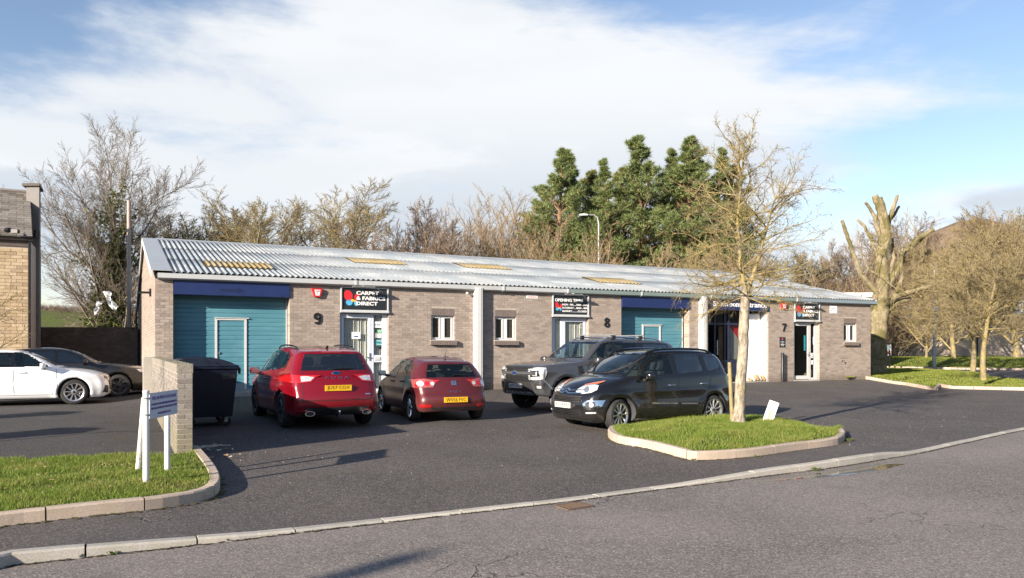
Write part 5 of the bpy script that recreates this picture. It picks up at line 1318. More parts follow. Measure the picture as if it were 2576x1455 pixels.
def estate_sign():
    p1 = px_g(367.5, 1215, .12); p2 = px_g(421, 1187, .12); root = thing('estate_sign', 'pale blue private estate roads sign on two white posts on the verge', 'sign', p1)
    for p, top in ((p1, px_at(368, 984, p1.y).z), (p2, px_at(421, 990, p2.y).z)):
        q = MB(); q.tube([(p.x, p.y, p.z - .1), (p.x, p.y, top)], .036, 16); q.lathe([(0, top + .012), (.03, top + .008), (.039, top), (.039, top - .02)], 16, lambda a, b, c, p=p: (p.x + a, p.y + b, c)); q.build('post', MATS['post_white'], root, smooth=True)
    za = p1.y - .01; zb = p1.y * 1.094; A = px_at(374.8, 991, za); B = px_at(445.2, 983.6, zb); C = px_at(374.8, 1056, za); h = A.z - C.z
    T = vert_T((A.x, A.y, C.z), (B.x - A.x, B.y - A.y)); L = math.hypot(B.x - A.x, B.y - A.y); q = MB(); r = .02
    P = []
    for cx_, cz_, a0 in ((L - r, h - r, 0), (r, h - r, 90), (r, r, 180), (L - r, r, 270)): P += [(cx_ + r * math.cos(R(a0 + k * 22.5)), cz_ + r * math.sin(R(a0 + k * 22.5))) for k in range(5)]
    q.prism(P, 0, .008, lambda a, z, d: T(a, z, d)); bd = q.build('board', MATS['board_blue'], root); q = MB(); q.prism([(-.003, -.003), (L + .003, -.003), (L + .003, h + .003), (-.003, h + .003)], -.012, -.001, lambda a, z, d: T(a, z, d)); q.build('board_back', MATS['steel_galv'], root)
    A3 = Vector((B.x - A.x, B.y - A.y, 0)).normalized(); N3 = Vector((A3.y, -A3.x, 0))
    for t, z, w, hh in (('THESE ARE PRIVATE ESTATE ROADS', .80, .86, .13), ('ALL DRIVERS AND OTHER UNAUTHORISED VEHICLES PARKING ON', .56, .90, .085), ('THESE ROADS OR OTHER PARTS OF THIS ESTATE WILL BE CLAMPED', .40, .92, .085), ('OLD MILLS MANAGEMENT CO LTD', .18, .46, .085)):
        me = text_mesh('lettering', t, h * hh, MATS['logo_purple'], .001, L * w, h * hh); o = link(bpy.data.objects.new('lettering', me), bd); M = Matrix.Identity(4); c = T(L / 2, h * z, .010)
        for i in range(3): M[i][0] = A3[i]; M[i][1] = (0, 0, 1)[i]; M[i][2] = N3[i]
        o.location = c; o.rotation_euler = M.to_euler()
    for z in (.06, h - .05):
        q = MB(); q.tube([(p1.x + .045 * math.cos(a), p1.y + .045 * math.sin(a), C.z + z) for a in [k * math.pi / 6 for k in range(13)]], .007, 5); q.build('clamp', MATS['steel_galv'], root)
estate_sign()
def birch_mat(name, base, spots, scale=14):
    t = NT(name); v = t.pos(); n = t.noise(t.mapping(v, (1, 1, .4)), scale, 7, .75); m = t.noise(v, scale * .4, 5, .7); col = t.mix(t.rng(n, .40, .58), base, spots); col = t.mix(t.rng(m, .56, .68, 0, .7), col, (.30, .25, .07)); d = t.noise(t.mapping(v, (.5, .5, 4)), scale * 1.2, 5, .7); col = t.mix(t.rng(d, .60, .70, 0, .6), col, (.10, .085, .06)); t.set(col, .9, 0, .15); t.bump(n, .8, .012); MATS[name] = t.mat
birch_mat('bark_pale', (.17, .14, .105), (.36, .32, .255)); birch_mat('bark_stick', (.55, .52, .46), (.70, .67, .60), 30)
a = px_g(347, 1184, .12); b = px_at(361, 1000, a.y + .15); q = MB(); q.tube([a - Vector((0, 0, .05)), a + (b - a) * .4 + Vector((.004, 0, 0)), b], [.036, .031, .024], 9); tag(q.build('leaning_stake', MATS['bark_stick'], None, smooth=True), 'pale peeling wooden stake leaning behind the estate sign post', 'stake')
def wheelie_bin():
    T = TF; g = ground_z(*FP(.8, 4.7)[:2]); root = thing('wheelie_bin', 'large navy four-wheeled bin with curved lid behind the low brick wall', 'bin', FP(.75, 4.7, g)); u0, u1, w0, w1 = .22, 1.30, 4.02, 5.32
    z0, z1 = g + .20, g + 1.16; q = MB(); i = .09
    vs = [FP(a, b, c) for a, b, c in ((u0 + i, w0 + i, z0), (u1 - i, w0 + i, z0), (u1 - i, w1 - i, z0), (u0 + i, w1 - i, z0), (u0, w0, z1), (u1, w0, z1), (u1, w1, z1), (u0, w1, z1))]; q.add(vs, [(3, 2, 1, 0), (4, 5, 6, 7), (0, 1, 5, 4), (1, 2, 6, 5), (2, 3, 7, 6), (3, 0, 4, 7)])
    for k in range(4):
        w = w0 + .22 + k * .28; q.prism([(0, z0 + .05), (.0, z1 - .12), (.05, z1 - .12), (.02, z0 + .05)], w, w + .05, lambda a, z, d: FP(u1 - .09 + a * .6 + (z - z0) * .094, d, z))
    bo = q.build('body', MATS['navy_bin'], root)
    bo.modifiers.new('soft', 'BEVEL').width = .02
    q = MB(); q.box(u0 - .035, u1 + .035, w0 - .03, w1 + .035, z1, z1 + .055, T); q.build('rim', MATS['navy_bin'], root).modifiers.new('soft', 'BEVEL').width = .012
    prof = [(u0 - .03 + (u1 - u0 + .06) * k / 12, z1 + .058 + .175 * (1 - abs(2 * k / 12 - .75) ** 2.2 * (.45 if k < 5 else .62)) ) for k in range(13)]; prof = [(a, max(z, z1 + .075)) for a, z in prof]
    q = MB(); q.prism([(u0 - .03, z1 + .056)] + prof + [(u1 + .03, z1 + .056)], w0 - .02, w1 + .02, lambda a, z, d: FP(a, d, z)); ld = q.build('lid', MATS['navy_lid'], root, smooth=True); ld.modifiers.new('soft', 'BEVEL').width = .012
    for k in range(4):
        q = MB(); w = w0 + .12 + k * .33; q.prism([(a, z + .014) for a, z in prof[1:-1]] + [(a, z - .01) for a, z in prof[1:-1]][::-1], w, w + .06, lambda a, z, d: FP(a, d, z)); q.build('lid_rib', MATS['navy_lid'], ld)
    for b in (w0 + .12, w1 - .22):
        q = MB(); q.box(u1 + .036, u1 + .075, b, b + .12, z1 - .10, z1 + .03, T); q.build('lift_lug', MATS['black_trim'], root)
    q = MB(); q.tube([FP(u1 + .05, w0 + .25, z1 - .02), FP(u1 + .09, w0 + .30, z1 - .02), FP(u1 + .09, w1 - .35, z1 - .02), FP(u1 + .05, w1 - .3, z1 - .02)], .014, 8); q.build('handle', MATS['black_trim'], root, smooth=True)
    q = MB(); q.box(u1 - .3, u1 - .04, w1 - .02, w1 + .012, z1 - .20, z1 - .10, T); q.build('stacking_plate', MATS['black_trim'], root)
    for a in (u0 + .2, u1 - .2):
        for b in (w0 + .22, w1 - .22):
            gg = ground_z(*FP(a, b)[:2]); wh = bpy.data.objects.new('wheel', None); wh.empty_display_size = .1; link(wh, root); WM[wh.name] = Matrix.Identity(4)
            q = MB(); q.lathe([(.09, -.02), (.10, -.015), (.10, .015), (.09, .02), (.03, .018), (.03, -.018)], 18, lambda x, y, z, a=a, b=b, gg=gg: FP(a + x, b + z, gg + .104 + y), closed=True); q.build('tyre', MATS['tyre'], wh, smooth=True)
            q = MB(); q.prism([(-.03, .09), (.03, .09), (.06, .22), (-.02, .22)], -.035, -.027, lambda x, z, d, a=a, b=b, gg=gg: FP(a + x, b + d, gg + z)); q.prism([(-.03, .09), (.03, .09), (.06, .22), (-.02, .22)], .027, .035, lambda x, z, d, a=a, b=b, gg=gg: FP(a + x, b + d, gg + z)); q.build('fork', MATS['steel_galv'], wh)
wheelie_bin()
# stake and leaning white board on the island
p = px_g(1843, 1066, .2); t_ = px_at(1835, 912, p.y + .05); q = MB(); q.tube([p - Vector((0, 0, .1)), t_], [.040, .036], 10); tag(q.build('tree_stake', MATS['stake_wood'], None, smooth=True), 'mossy round wooden stake beside the trunk of the young island tree', 'stake')
def leaning_board():
    p = px_g(1928, 1063, .2); root = thing('leaning_board', 'white rectangular board tilted in the grass behind the young tree', 'board', p); ax = Vector((.90, -.1, 0)).normalized(); up = Vector((.36, .10, .92)).normalized(); n = ax.cross(up).normalized(); ax = up.cross(n).normalized(); o = p + Vector((-.10, 0, -.02))
    q = MB(); W, H = .19, .50; q.prism([(0, 0), (W, 0), (W, H), (0, H)], 0, .018, lambda a, b, d: o + ax * a + up * b + n * d); q.build('panel', MATS['sign_white'], root); q = MB(); q.prism([(W * .36, .0), (W * .56, 0), (W * .56, H * .62), (W * .36, H * .62)], .0185, .030, lambda a, b, d: o + ax * a + up * b + n * d); q.prism([(W * .36, .0), (W * .56, 0), (W * .56, H * .62), (W * .36, H * .62)], -.012, -.0005, lambda a, b, d: o + ax * a + up * b + n * d); q.build('batten', MATS['ply_edge'], root)
leaning_board()
def drain():
    c = [px_g(*e, .006) for e in ((1395, 1274), (1455, 1265), (1492, 1276), (1430, 1285))]; c = [Vector((q.x, q.y, kerb_at(q.x)[1] + .004)) for q in c]
    root = thing('drain_grate', 'rusty iron drain grating in the road against the kerb', 'drain', sum(c, Vector()) / 4)
    B = lambda a, b, dz=0: (c[0] * (1 - a) + c[1] * a) * (1 - b) + (c[3] * (1 - a) + c[2] * a) * b + Vector((0, 0, dz))
    q = MB(); q.add([B(0, 0, .001), B(1, 0, .001), B(1, 1, .001), B(0, 1, .001)], [(0, 1, 2, 3)]); q.build('pit', MATS['rust_dark'], root, fix=False)
    def bar(a0, a1, b0, b1, nm): q = MB(); q.add([B(a, b, z) for z in (.001, .014) for a, b in ((a0, b0), (a1, b0), (a1, b1), (a0, b1))], [(4, 5, 6, 7), (0, 1, 5, 4), (1, 2, 6, 5), (2, 3, 7, 6), (3, 0, 4, 7)]); q.build(nm, MATS['rust_iron'], root)
    for k in range(9): bar((k + .18) / 9, (k + .78) / 9, .08, .92, 'bar')
    bar(0, 1, -.02, .08, 'rim'); bar(0, 1, .92, 1.02, 'rim'); bar(-.03, .02, 0, 1, 'rim'); bar(.985, 1.03, 0, 1, 'rim')
drain()
# standing water by the raised kerb
t = NT('puddle'); v = t.pos(); t.set((.045, .040, .036), .04, 0, .6); MATS['puddle'] = t.mat
P = [(1880, 1217), (1960, 1205), (2060, 1193), (2150, 1178), (2230, 1171), (2290, 1172), (2300, 1178), (2240, 1186), (2170, 1195), (2110, 1204), (2040, 1206), (1960, 1213)]
pts = []
for a, b in P:
    q = px_g(a, b); yk, zk, hk = kerb_at(q.x); pts.append((q.x, min(q.y, yk - .03), zk + .0035))
q = MB(); q.add(pts, [tuple(range(len(pts)))]); tag(q.build('puddle', MATS['puddle'], None, fix=False), kind='structure')
plain('weed_leaf', (.07, .095, .025), .7, var=.3)
# weeds, litter, leaves
def weed(name, p, label, n=26, h=.10, seed=1, mat='grass_blades'):
    g = random.Random(seed); q = MB()
    for k in range(n):
        a = g.uniform(0, 6.28); l = h * g.uniform(.5, 1.1); d = Vector((math.cos(a), math.sin(a), 0)); s = Vector((-d.y, d.x, 0)) * .008; b = p + d * g.uniform(0, .03); m_ = b + d * l * .45 + Vector((0, 0, l * .7)); t_ = b + d * l * .9 + Vector((0, 0, l * g.uniform(.5, 1)))
        q.add([b - s * .5, b + s * .5, m_ + s, t_, m_ - s], [(0, 1, 2, 3, 4)])
    tag(q.build(name, MATS[mat], None, fix=False), label, 'weed', 'weeds along the kerbs')
for i, (a, b, lab, h) in enumerate(((2052, 1186, 'bright weed tuft against the kerb at the edge of the puddle', .13), (2137, 1111, 'weed tuft at the right-hand tip of the tree island kerb', .16), (1908, 1152, 'weed growing out of the joint on the front of the island kerb', .11), (1744, 1158, 'tiny weed at the foot of the island kerb near its lowest bend', .07), (200, 1402, 'low weeds along the road kerb below the verge', .08), (283, 1396, 'weed beside the joint of the road kerb below the verge', .09), (572, 1361, 'dark weed at a road kerb joint in front of the red car', .08), (1240, 975, 'dry weed against the wall at the foot of the first white column', .30), (2130, 950, 'dark weed at the foot of the wall under the outside tap', .28))):
    p = px_g(a, b); 
    if b > 1170: p.z = kerb_at(p.x)[1]
    weed('weed', p, lab, 24, h * .5, i, 'weed_leaf')
g = random.Random(5)
for k in range(9):
    p = px_g(500 + g.random() * 110, 1128 + g.random() * 26, .02); q = MB(); a = g.uniform(0, 3.14); s = g.uniform(.03, .06); q.add([p + Vector((math.cos(a + e) * s * f, math.sin(a + e) * s * f, .012 * ((j % 3) + .3))) for j, (e, f) in enumerate(((0, 1), (.9, .7), (1.8, .9), (2.9, 1.1), (4.2, .6), (5.3, 1)))], [(0, 1, 2, 3, 4, 5)]); tag(q.build('litter_scrap', MATS['bark_stick' if k % 2 else 'cardboard'], None, fix=False), 'small scrap of litter on the tarmac by the end of the low brick wall', 'litter', 'litter by the low wall')
q = MB(); p0 = px_g(487, 1131, .05)
for k in range(7): q.tube([p0 + Vector((g.uniform(0, .2), g.uniform(-.1, .2), g.uniform(0, .05))), p0 + Vector((g.uniform(.2, .5), g.uniform(-.2, .3), g.uniform(0, .12)))], .006, 5)
tag(q.build('fallen_twigs', MATS['bark_stick'], None), 'small heap of dry twigs at the foot of the low brick wall end', 'twigs')
def chips(name, poly, n, mat, lab, smin, smax, zf, seed):
    g = np.random.default_rng(seed); xs = [p[0] for p in poly]; ys = [p[1] for p in poly]; x = g.uniform(min(xs), max(xs), n * 4); y = g.uniform(min(ys), max(ys), n * 4); k = np.flatnonzero(poly_sdf(poly, x, y) < 0)[:n]; x, y = x[k], y[k]; n = len(x); z = np.array([zf(a, b) for a, b in zip(x, y)]); s = g.uniform(smin, smax, n); a = g.uniform(0, 6.28, n)
    V = []
    for j in range(4): an = a + j * np.pi / 2; V.append(np.stack([x + np.cos(an) * s, y + np.sin(an) * s * .7, z + .002 + (.006 if j == 0 else 0)], 1))
    V = np.stack(V, 1).reshape(-1, 3); tag(np_obj(name, V, np.arange(4 * n).reshape(-1, 4), MATS[mat]), kind='stuff')
def yard_z(x, y): yk, zk, hk = kerb_at(x); t = max(0, y - yk - .125); e = math.exp(-t / .9); return (zk + hk - .006) * e + (ground_z(x, y) + .004) * (1 - e)
chips('grit', [(-6, 8.4), (12, 16), (14, 21), (-4, 14)], 260, 'sign_white', '', .004, .010, lambda x, y: yard_z(x, y) + .002, 2)
chips('fallen_leaves', [tuple(px_g(*e, .12))[:2] for e in ((0, 1290), (300, 1260), (480, 1200), (480, 1160), (0, 1170))], 70, 'cardboard', '', .015, .03, lambda x, y: VERGE_Z(x, y) + .045, 3)

# ------------------------------------------------------------------ the house, the dark wall, poles and the far buildings
def house():
    A = Vector((-16.85, 27.0)); root = thing('house', 'pale stone house with a slate roof and a grey chimney at the left edge', 'building', (A.x, A.y, .1)); ez = 5.36; Ldir = (-UU.x, -UU.y)
    T = frame_T((A.x, A.y), Ldir, (-NN.x, -NN.y)); m = MB(); m.box(.0, 9.0, -5.2, -.02, -.4, ez, T); m.build('wall', MATS['mortar'], root)
    brickwork(root, (A.x, A.y), Ldir, (-NN.x, -NN.y), 0, 8.5, .05, ez - .28, MATS['stone_block'], course=.118, blen=.34, limit=280, proud=.010, depth=.06, jitter=.008, seed=21, name='stone_block')
    q = MB(); q.box(.0, 9, -.02, .02, ez - .28, ez, T); q.build('fascia', MATS['mortar_dark'], root)
    R0 = px_at(82, 598, 26.9); R1 = px_at(76, 487, 30.4); L3 = Vector((-UU.x, -UU.y, 0)); up = (R1 - R0); ln = up.length; upn = up / ln; nr = L3.cross(upn).normalized(); nr = nr if nr.z > 0 else -nr
    TR = lambda a, s, d: R0 + L3 * a + upn * s + nr * d; q = MB(); q.box(0, 8.5, 0, ln, -.12, -.002, TR); q.build('roof', MATS['slate'], root); rf = root
    k = 0; s = -.03; ex = .225; rnd = random.Random(3); base = MB(); base.box(-.5, .5, -.5, .5, -.5, .5); sm = base.mesh('slate', MATS['slate']); inv = wm(root).inverted(); M = Matrix.Identity(4)
    for i in range(3): M[i][0] = L3[i]; M[i][1] = upn[i]; M[i][2] = nr[i]
    if M.determinant() < 0:
        for i in range(3): M[i][0] = -L3[i]
    eu = (M @ Matrix.Rotation(R(-3.0), 4, 'X')).to_euler()
    while s < ln - .05:
        x = -(.23 if k % 2 else 0)
        while x < 4.2:
            a, b = max(x, 0), min(x + .46, 4.4)
            if b - a > .06: o = bpy.data.objects.new('slate', sm); COL.objects.link(o); o.parent = root; o.matrix_parent_inverse = inv; o.location = TR((a + b) / 2, s + .16, .022 + rnd.uniform(-.002, .004)); o.rotation_euler = eu; o.scale = (b - a - .012, .34, .014)
            x += .46
        s += ex; k += 1
    q = MB(); q.box(-.02, 8, ln - .1, ln + .1, .01, .09, TR); q.build('ridge', MATS['slate'], root)
    q = MB(); q.prism([(-.05, -.02), (-.17, -.02), (-.19, .10), (-.17, .10), (-.155, .0), (-.05, .0)], -.15, 8, lambda w, z, d: T(d, -w - .0 + .02, ez - .02 + z)); q.build('gutter', MATS['steel_dark'], root)
    q = MB(); q.tube([T(-.04, .06, ez - .05), T(-.04, .06, 0)], .045, 8); q.build('downpipe', MATS['steel_dark'], root)
    # chimney breast behind the gable
    a = px_at(66, 500, 29.6).x; b = px_at(98.5, 500, 29.6).x; zt = px_at(80, 469, 29.6).z; q = MB(); q.prism([(a, 29.6), (b, 29.6), (b - .55, 30.6), (a - .4, 30.6)], -.4, zt, lambda x, y, z: Vector((x, y, z))); ch = q.build('chimney', MATS['render_grey'], root)
    q = MB(); q.prism([(a - .10, 29.5), (b + .07, 29.5), (b - .5, 30.7), (a - .5, 30.7)], zt, zt + .10, lambda x, y, z: Vector((x, y, z))); q.build('chimney_cap', MATS['mortar_dark'], ch)
    q = MB(); q.box(px_at(84, 500, 29.3).x, b + .02, 29.35, 29.6, px_at(80, 598, 29.3).z, px_at(80, 578, 29.3).z); q.build('eaves_box', MATS['steel_dark'], root)
    p = px_at(20, 580, 26.3); fl = thing('floodlight', 'dark floodlight on a bracket below the eaves of the stone house', 'light', p); q = MB(); q.tube([p + Vector((0, .5, .05)), p], .02, 6); q.build('arm', MATS['steel_dark'], fl); q = MB(); q.box(-.10, .12, -.1, .04, -.10, .02, lambda x, y, z: p + Vector((x + .26, y, z))); q.lathe([(0, .1), (.1, .08), (.13, 0), (.1, -.06), (0, -.08)], 12, lambda x, y, z: p + Vector((x, y, z))); q.build('lamp_head', MATS['steel_dark'], fl)
house()
def dark_wall():
    a = px_at(30, 800, 31.5); b = px_at(346, 800, 31.6); d = Vector((b.x - a.x, b.y - a.y)); L = d.length; d /= L; n = (d.y, -d.x); root = thing('boundary_wall', 'tall dark brick wall in shade between the stone house and the trade unit', 'wall', (a.x, a.y, .1)); T = frame_T((a.x, a.y), d, n); top = 2.40
    m = MB(); m.box(0, L, -.22, -.001, -.4, top - .08, T); m.build('wall_core', MATS['mortar_dark'], root)
    brickwork(root, (a.x, a.y), d, n, 0, L, .0, top - .075, MATS['brick_dark'], limit=290, seed=31, proud=.008)
    for k in range(int(L / .23)): q = MB(); q.box(k * .23 + .004, k * .23 + .226, -.24, .02, top - .078, top, T); q.build('coping_brick', MATS['brick_dark'], root)
dark_wall()
def pole(name, px, pyt, pyb, Z, r0, r1, mat, lab, cat='pole'):
    a = px_at(px, pyb, Z); a.z = 0; b = px_at(px - 1, pyt, Z); root = thing(name, lab, cat, a); q = MB(); q.tube([a, b], [r0, r1], 10); q.build('shaft', MATS[mat], root, smooth=True); return root, b
plain('pole_wood', (.42, .33, .27), .9, var=.2, scale=4)
pole('utility_pole', 325, 505, 825, 33.5, .10, .075, 'pole_wood', 'bare wooden utility pole rising between the ivy tree and the trade unit')
def street_lamp(px, pyt, Z, arm, lab, zb=0.0, r=.07, group=None):
    t_ = px_at(px, pyt, Z); root = thing('street_lamp', lab, 'street lamp', (t_.x, t_.y, zb), 0, group); q = MB()
    if arm:
        q.tube([(t_.x, t_.y, zb - .2), (t_.x, t_.y, t_.z - .6), (t_.x - .08, t_.y, t_.z - .2), (t_.x - .3, t_.y, t_.z), (t_.x - arm + .5, t_.y, t_.z + .0)], [r, r * .6, r * .5, r * .45, r * .4], 8); q.build('column', MATS['steel_galv'], root, smooth=True)
        q = MB(); q.prism([(0, .0), (.55, .02), (.60, .09), (.3, .14), (0, .10)], -.13, .13, lambda a, b, d: (t_.x - arm + a, t_.y + d, t_.z - .06 + b)); q.build('lantern', MATS['gutter_grey'], root)
    else:
        q.tube([(t_.x, t_.y, zb - .2), (t_.x, t_.y, zb + 1.3)], r, 10); q.tube([(t_.x, t_.y, zb + 1.3), (t_.x, t_.y, t_.z)], [r * .62, r * .5], 8); q.build('column', MATS['steel_galv'], root, smooth=True)
        q = MB(); q.lathe([(0, .12), (.16, .10), (.20, .03), (.12, 0), (0, 0)], 12, lambda a, b, c: (t_.x + a, t_.y + b, t_.z + c)); q.build('lantern', MATS['steel_galv'], root, smooth=True)
        q = MB(); q.box(-.10, .10, -.10, -.07, -.12, .10, lambda a, b, c: (t_.x + a + .05, t_.y + b, t_.z - 2.6 + c)); q.build('small_plate', MATS['sign_white'], root)
street_lamp(1506, 541, 52, 1.30, 'tall street lamp with a curved arm rising over the roof before the pines')
street_lamp(2350, 670, 47.5, 0, 'slim galvanised lamp column on the grass bank before the far brick building', .35, .11)
def far_right():
    x0, x1, Y = px_at(2245, 800, 66).x, px_at(3000, 800, 66).x, 66.0; root = thing('far_building', 'low buff brick building beyond the trees on the right with blue banners', 'building', (x0, Y, .5)); m = MB(); m.box(x0, x1, Y, Y + 14, -.2, 4.7); m.build('wall', MATS['far_brick'], root); m = MB(); m.box(x0 - .2, x1, Y - .25, Y + 14.2, 4.7, 5.0); m.build('roof_edge', MATS['gutter_grey'], root)
    for k in range(5): q = MB(); q.box(x0 + 3 + k * 4.6, x0 + 5.4 + k * 4.6, Y - .03, Y + .05, 3.3, 4.3); w = q.build('window', MATS['white_frame'], root); q = MB(); q.box(x0 + 3.1 + k * 4.6, x0 + 5.3 + k * 4.6, Y - .05, Y - .03, 3.4, 4.2); q.build('pane', MATS['black_gloss'], w)
    q = MB(); q.tube([(x0 + 7.2, Y - .06, .4), (x0 + 7.2, Y - .06, 4.7)], .05, 8); q.build('downpipe', MATS['steel_dark'], root)
    a, b = px_at(2249, 790, 65.8), px_at(2345, 833, 65.8); r = thing('banner', 'blue and white printed banner on the corner of the far brick building', 'banner', b, 0, 'banners on the far building'); q = MB(); q.box(a.x, b.x, 65.80, 65.86, b.z, a.z); q.build('sheet', MATS['sign_white'], r); q = MB(); q.box(a.x, b.x, 65.78, 65.799, b.z + .75, a.z); q.build('print', MATS['banner_blue'], r); q = MB(); q.box(a.x + 1.0, b.x - .6, 65.77, 65.779, b.z + .7, b.z + .92); q.build('print', MATS['poster_green'], r)
    me = text_mesh('lettering', 'SALES & SPARES', .3, MATS['banner_blue'], .002, 2.2, .26); o = link(bpy.data.objects.new('lettering', me), r); o.location = ((a.x + b.x) / 2, 65.79, b.z + .38); o.rotation_euler = (R(90), 0, 0)
    a, b = px_at(2552, 742, 65.8), px_at(2640, 800, 65.8); r = thing('banner', 'blue banner partly hidden by the twigs at the right edge', 'banner', b, 0, 'banners on the far building'); q = MB(); q.box(a.x, b.x, 65.80, 65.86, b.z, a.z); q.build('sheet', MATS['banner_blue'], r); q = MB(); q.box(a.x + .4, b.x - 1, 65.78, 65.799, b.z + .5, a.z - .4); q.build('print', MATS['sign_white'], r)
    plainb = [((2214, 2226), (868, 896), 'banner_blue', 'small blue board standing beside the pollarded trunk'), ((2229, 2242), (867, 895), 'sign_white', 'red and white board leaning at the corner of the far brick building')]
    for (xa, xb), (ya, yb), mt, lab in plainb:
        a, b = px_at(xa, ya, 62), px_at(xb, yb, 62); r = thing('display_board', lab, 'board', b); q = MB(); q.box(a.x, b.x, 62, 62.08, b.z, a.z); q.build('panel', MATS[mt], r); q = MB(); q.box(a.x + .06, b.x - .06, 61.985, 61.999, b.z + .1, b.z + .35); q.build('print', MATS['logo_red' if mt == 'sign_white' else 'sign_white'], r)
    a, b = px_at(2216, 872, 46), px_at(2239, 880.5, 46); r = thing('low_sign', 'low grey sign panel on dark posts beside the pollarded tree', 'sign', (b.x, b.y, .3)); q = MB(); q.box(a.x, b.x, 46, 46.05, b.z, a.z + .05); q.build('panel', MATS['sign_grey'], r)
    for x in (a.x + .05, b.x - .03): q = MB(); q.box(x, x + .08, 46.05, 46.13, .2, a.z + .05); q.build('post', MATS['steel_dark'], r)
    a = px_at(2060, 737, 46); b = px_at(2190, 748, 46); r = thing('rear_building', 'flat white roofed building showing just behind the far end of the unit', 'building', (a.x, 46, .2)); m = MB(); m.box(a.x, b.x, 46, 54, -.2, a.z - .25); m.build('wall', MATS['far_brick'], r); m = MB(); m.box(a.x - .1, b.x + .1, 45.9, 54.1, a.z - .25, a.z); m.build('parapet', MATS['sign_white'], r)
t = NT('far_brick'); v = t.pos(); bt = t.N('ShaderNodeTexBrick'); bt.inputs['Scale'].default_value = 1.0; bt.inputs['Brick Width'].default_value = .225; bt.inputs['Row Height'].default_value = .075; bt.inputs['Mortar Size'].default_value = .006
bt.inputs['Color1'].default_value = (.52, .43, .345, 1); bt.inputs['Color2'].default_value = (.46, .38, .305, 1); bt.inputs['Mortar'].default_value = (.45, .40, .34, 1); t.L(t.mapping(v, rot=(R(90), 0, 0)), bt.inputs[0]); t.set(t.mix(t.rng(t.noise(v, .6, 6, .7), .4, .7, 0, .5), bt.outputs[0], (.30, .25, .20)), .9, 0, .1); MATS['far_brick'] = t.mat
plain('banner_blue', (.10, .32, .62), .5, var=.4, scale=3); plain('sign_grey', (.13, .18, .21), .5)
far_right()
# outside the frame on the left: stand-in piers and lamp added to cast shadows
for i, (x, y) in enumerate(((-15.6, 10.9), (-13.6, 7.6))):
    root = thing('shadow_caster', ('farther' if i == 0 else 'nearer') + ' square brick pier out of view, added to cast a shadow band over the left yard', 'pier', (x, y, 0), 0, 'added shadow casters for the left yard'); q = MB(); q.box(x - .32, x + .32, y - .32, y + .32, -.3, 2.7); q.build('shaft', MATS['brick_low_wall'], root); q = MB(); q.box(x - .38, x + .38, y - .38, y + .38, 2.7, 2.82); q.build('cap', MATS['concrete'], root)
root = thing('street_lamp', 'stand-in street lamp out of view, added to throw a shadow across the road', 'street lamp', (-15.35, -10.5, -.25)); q = MB(); q.tube([(-15.35, -10.5, -.4), (-15.35, -10.5, 6.6)], [.10, .07], 10); q.build('column', MATS['steel_galv'], root, smooth=True); q = MB(); q.lathe([(0, 7.0), (.12, 6.97), (.16, 6.8), (.12, 6.55), (0, 6.5)], 14, lambda a, b, c: (-15.35 + a, -10.5 + b, c)); q.build('lantern', MATS['steel_galv'], root, smooth=True)  # unseen column added for its shadow on the road, not a known lamp
# ------------------------------------------------------------------ trees
def bark(name, a, b, moss=None, scale=10):
    t = NT(name); v = t.coord('Object'); n = t.noise(t.mapping(v, (1, 1, .35)), scale, 6, .7); col = t.mix(t.rng(n, .35, .65), a, b)
    if moss: col = t.mix(t.rng(t.noise(v, 1.8, 6, .7), .42, .60, 0, moss[1]), col, moss[0])
    t.set(col, .95, 0, .1); t.bump(n, .6, .02); MATS[name] = t.mat
bark('bark_grey', (.12, .10, .085), (.24, .205, .165)); bark('twig_grey', (.13, .105, .085), (.22, .185, .145)); bark('bark_lichen', (.15, .125, .085), (.27, .225, .14), ((.36, .28, .07, 1), .5)); bark('twig_lichen', (.17, .135, .09), (.28, .23, .14), ((.36, .28, .07, 1), .45))
bark('twig_red', (.25, .18, .105), (.37, .28, .165)); bark('twig_brown', (.14, .10, .075), (.23, .17, .12)); bark('bark_pine', (.16, .10, .065), (.27, .17, .11)); bark('bark_pollard', (.17, .14, .09), (.31, .26, .165), ((.10, .09, .03, 1), .8), 7); bark('twig_olive', (.20, .155, .095), (.32, .26, .155), ((.32, .27, .10, 1), .35))
def leaf_mat(name, a, b, c):
    t = NT(name); g = t.N('ShaderNodeNewGeometry'); col = t.ramp(g.outputs['Random Per Island'], [(0, a), (.6, b), (1, c)]); t.set(col, .5, 0, .35)
    tr = t.N('ShaderNodeBsdfTranslucent'); t.L(col, tr.inputs[0]); mx = t.N('ShaderNodeMixShader'); mx.inputs[0].default_value = .25; t.L(t.b.outputs[0], mx.inputs[1]); t.L(tr.outputs[0], mx.inputs[2]); t.L(mx.outputs[0], t.out.inputs[0]); MATS[name] = t.mat
leaf_mat('ivy_leaf', (.045, .065, .012), (.095, .125, .025), (.20, .20, .045)); leaf_mat('pine_needle', (.10, .14, .052), (.185, .235, .085), (.31, .33, .13)); leaf_mat('pine_needle_pale', (.13, .155, .05), (.23, .25, .08), (.35, .33, .13))
def norm(a): return a / (np.linalg.norm(a, axis=-1, keepdims=True) + 1e-9)
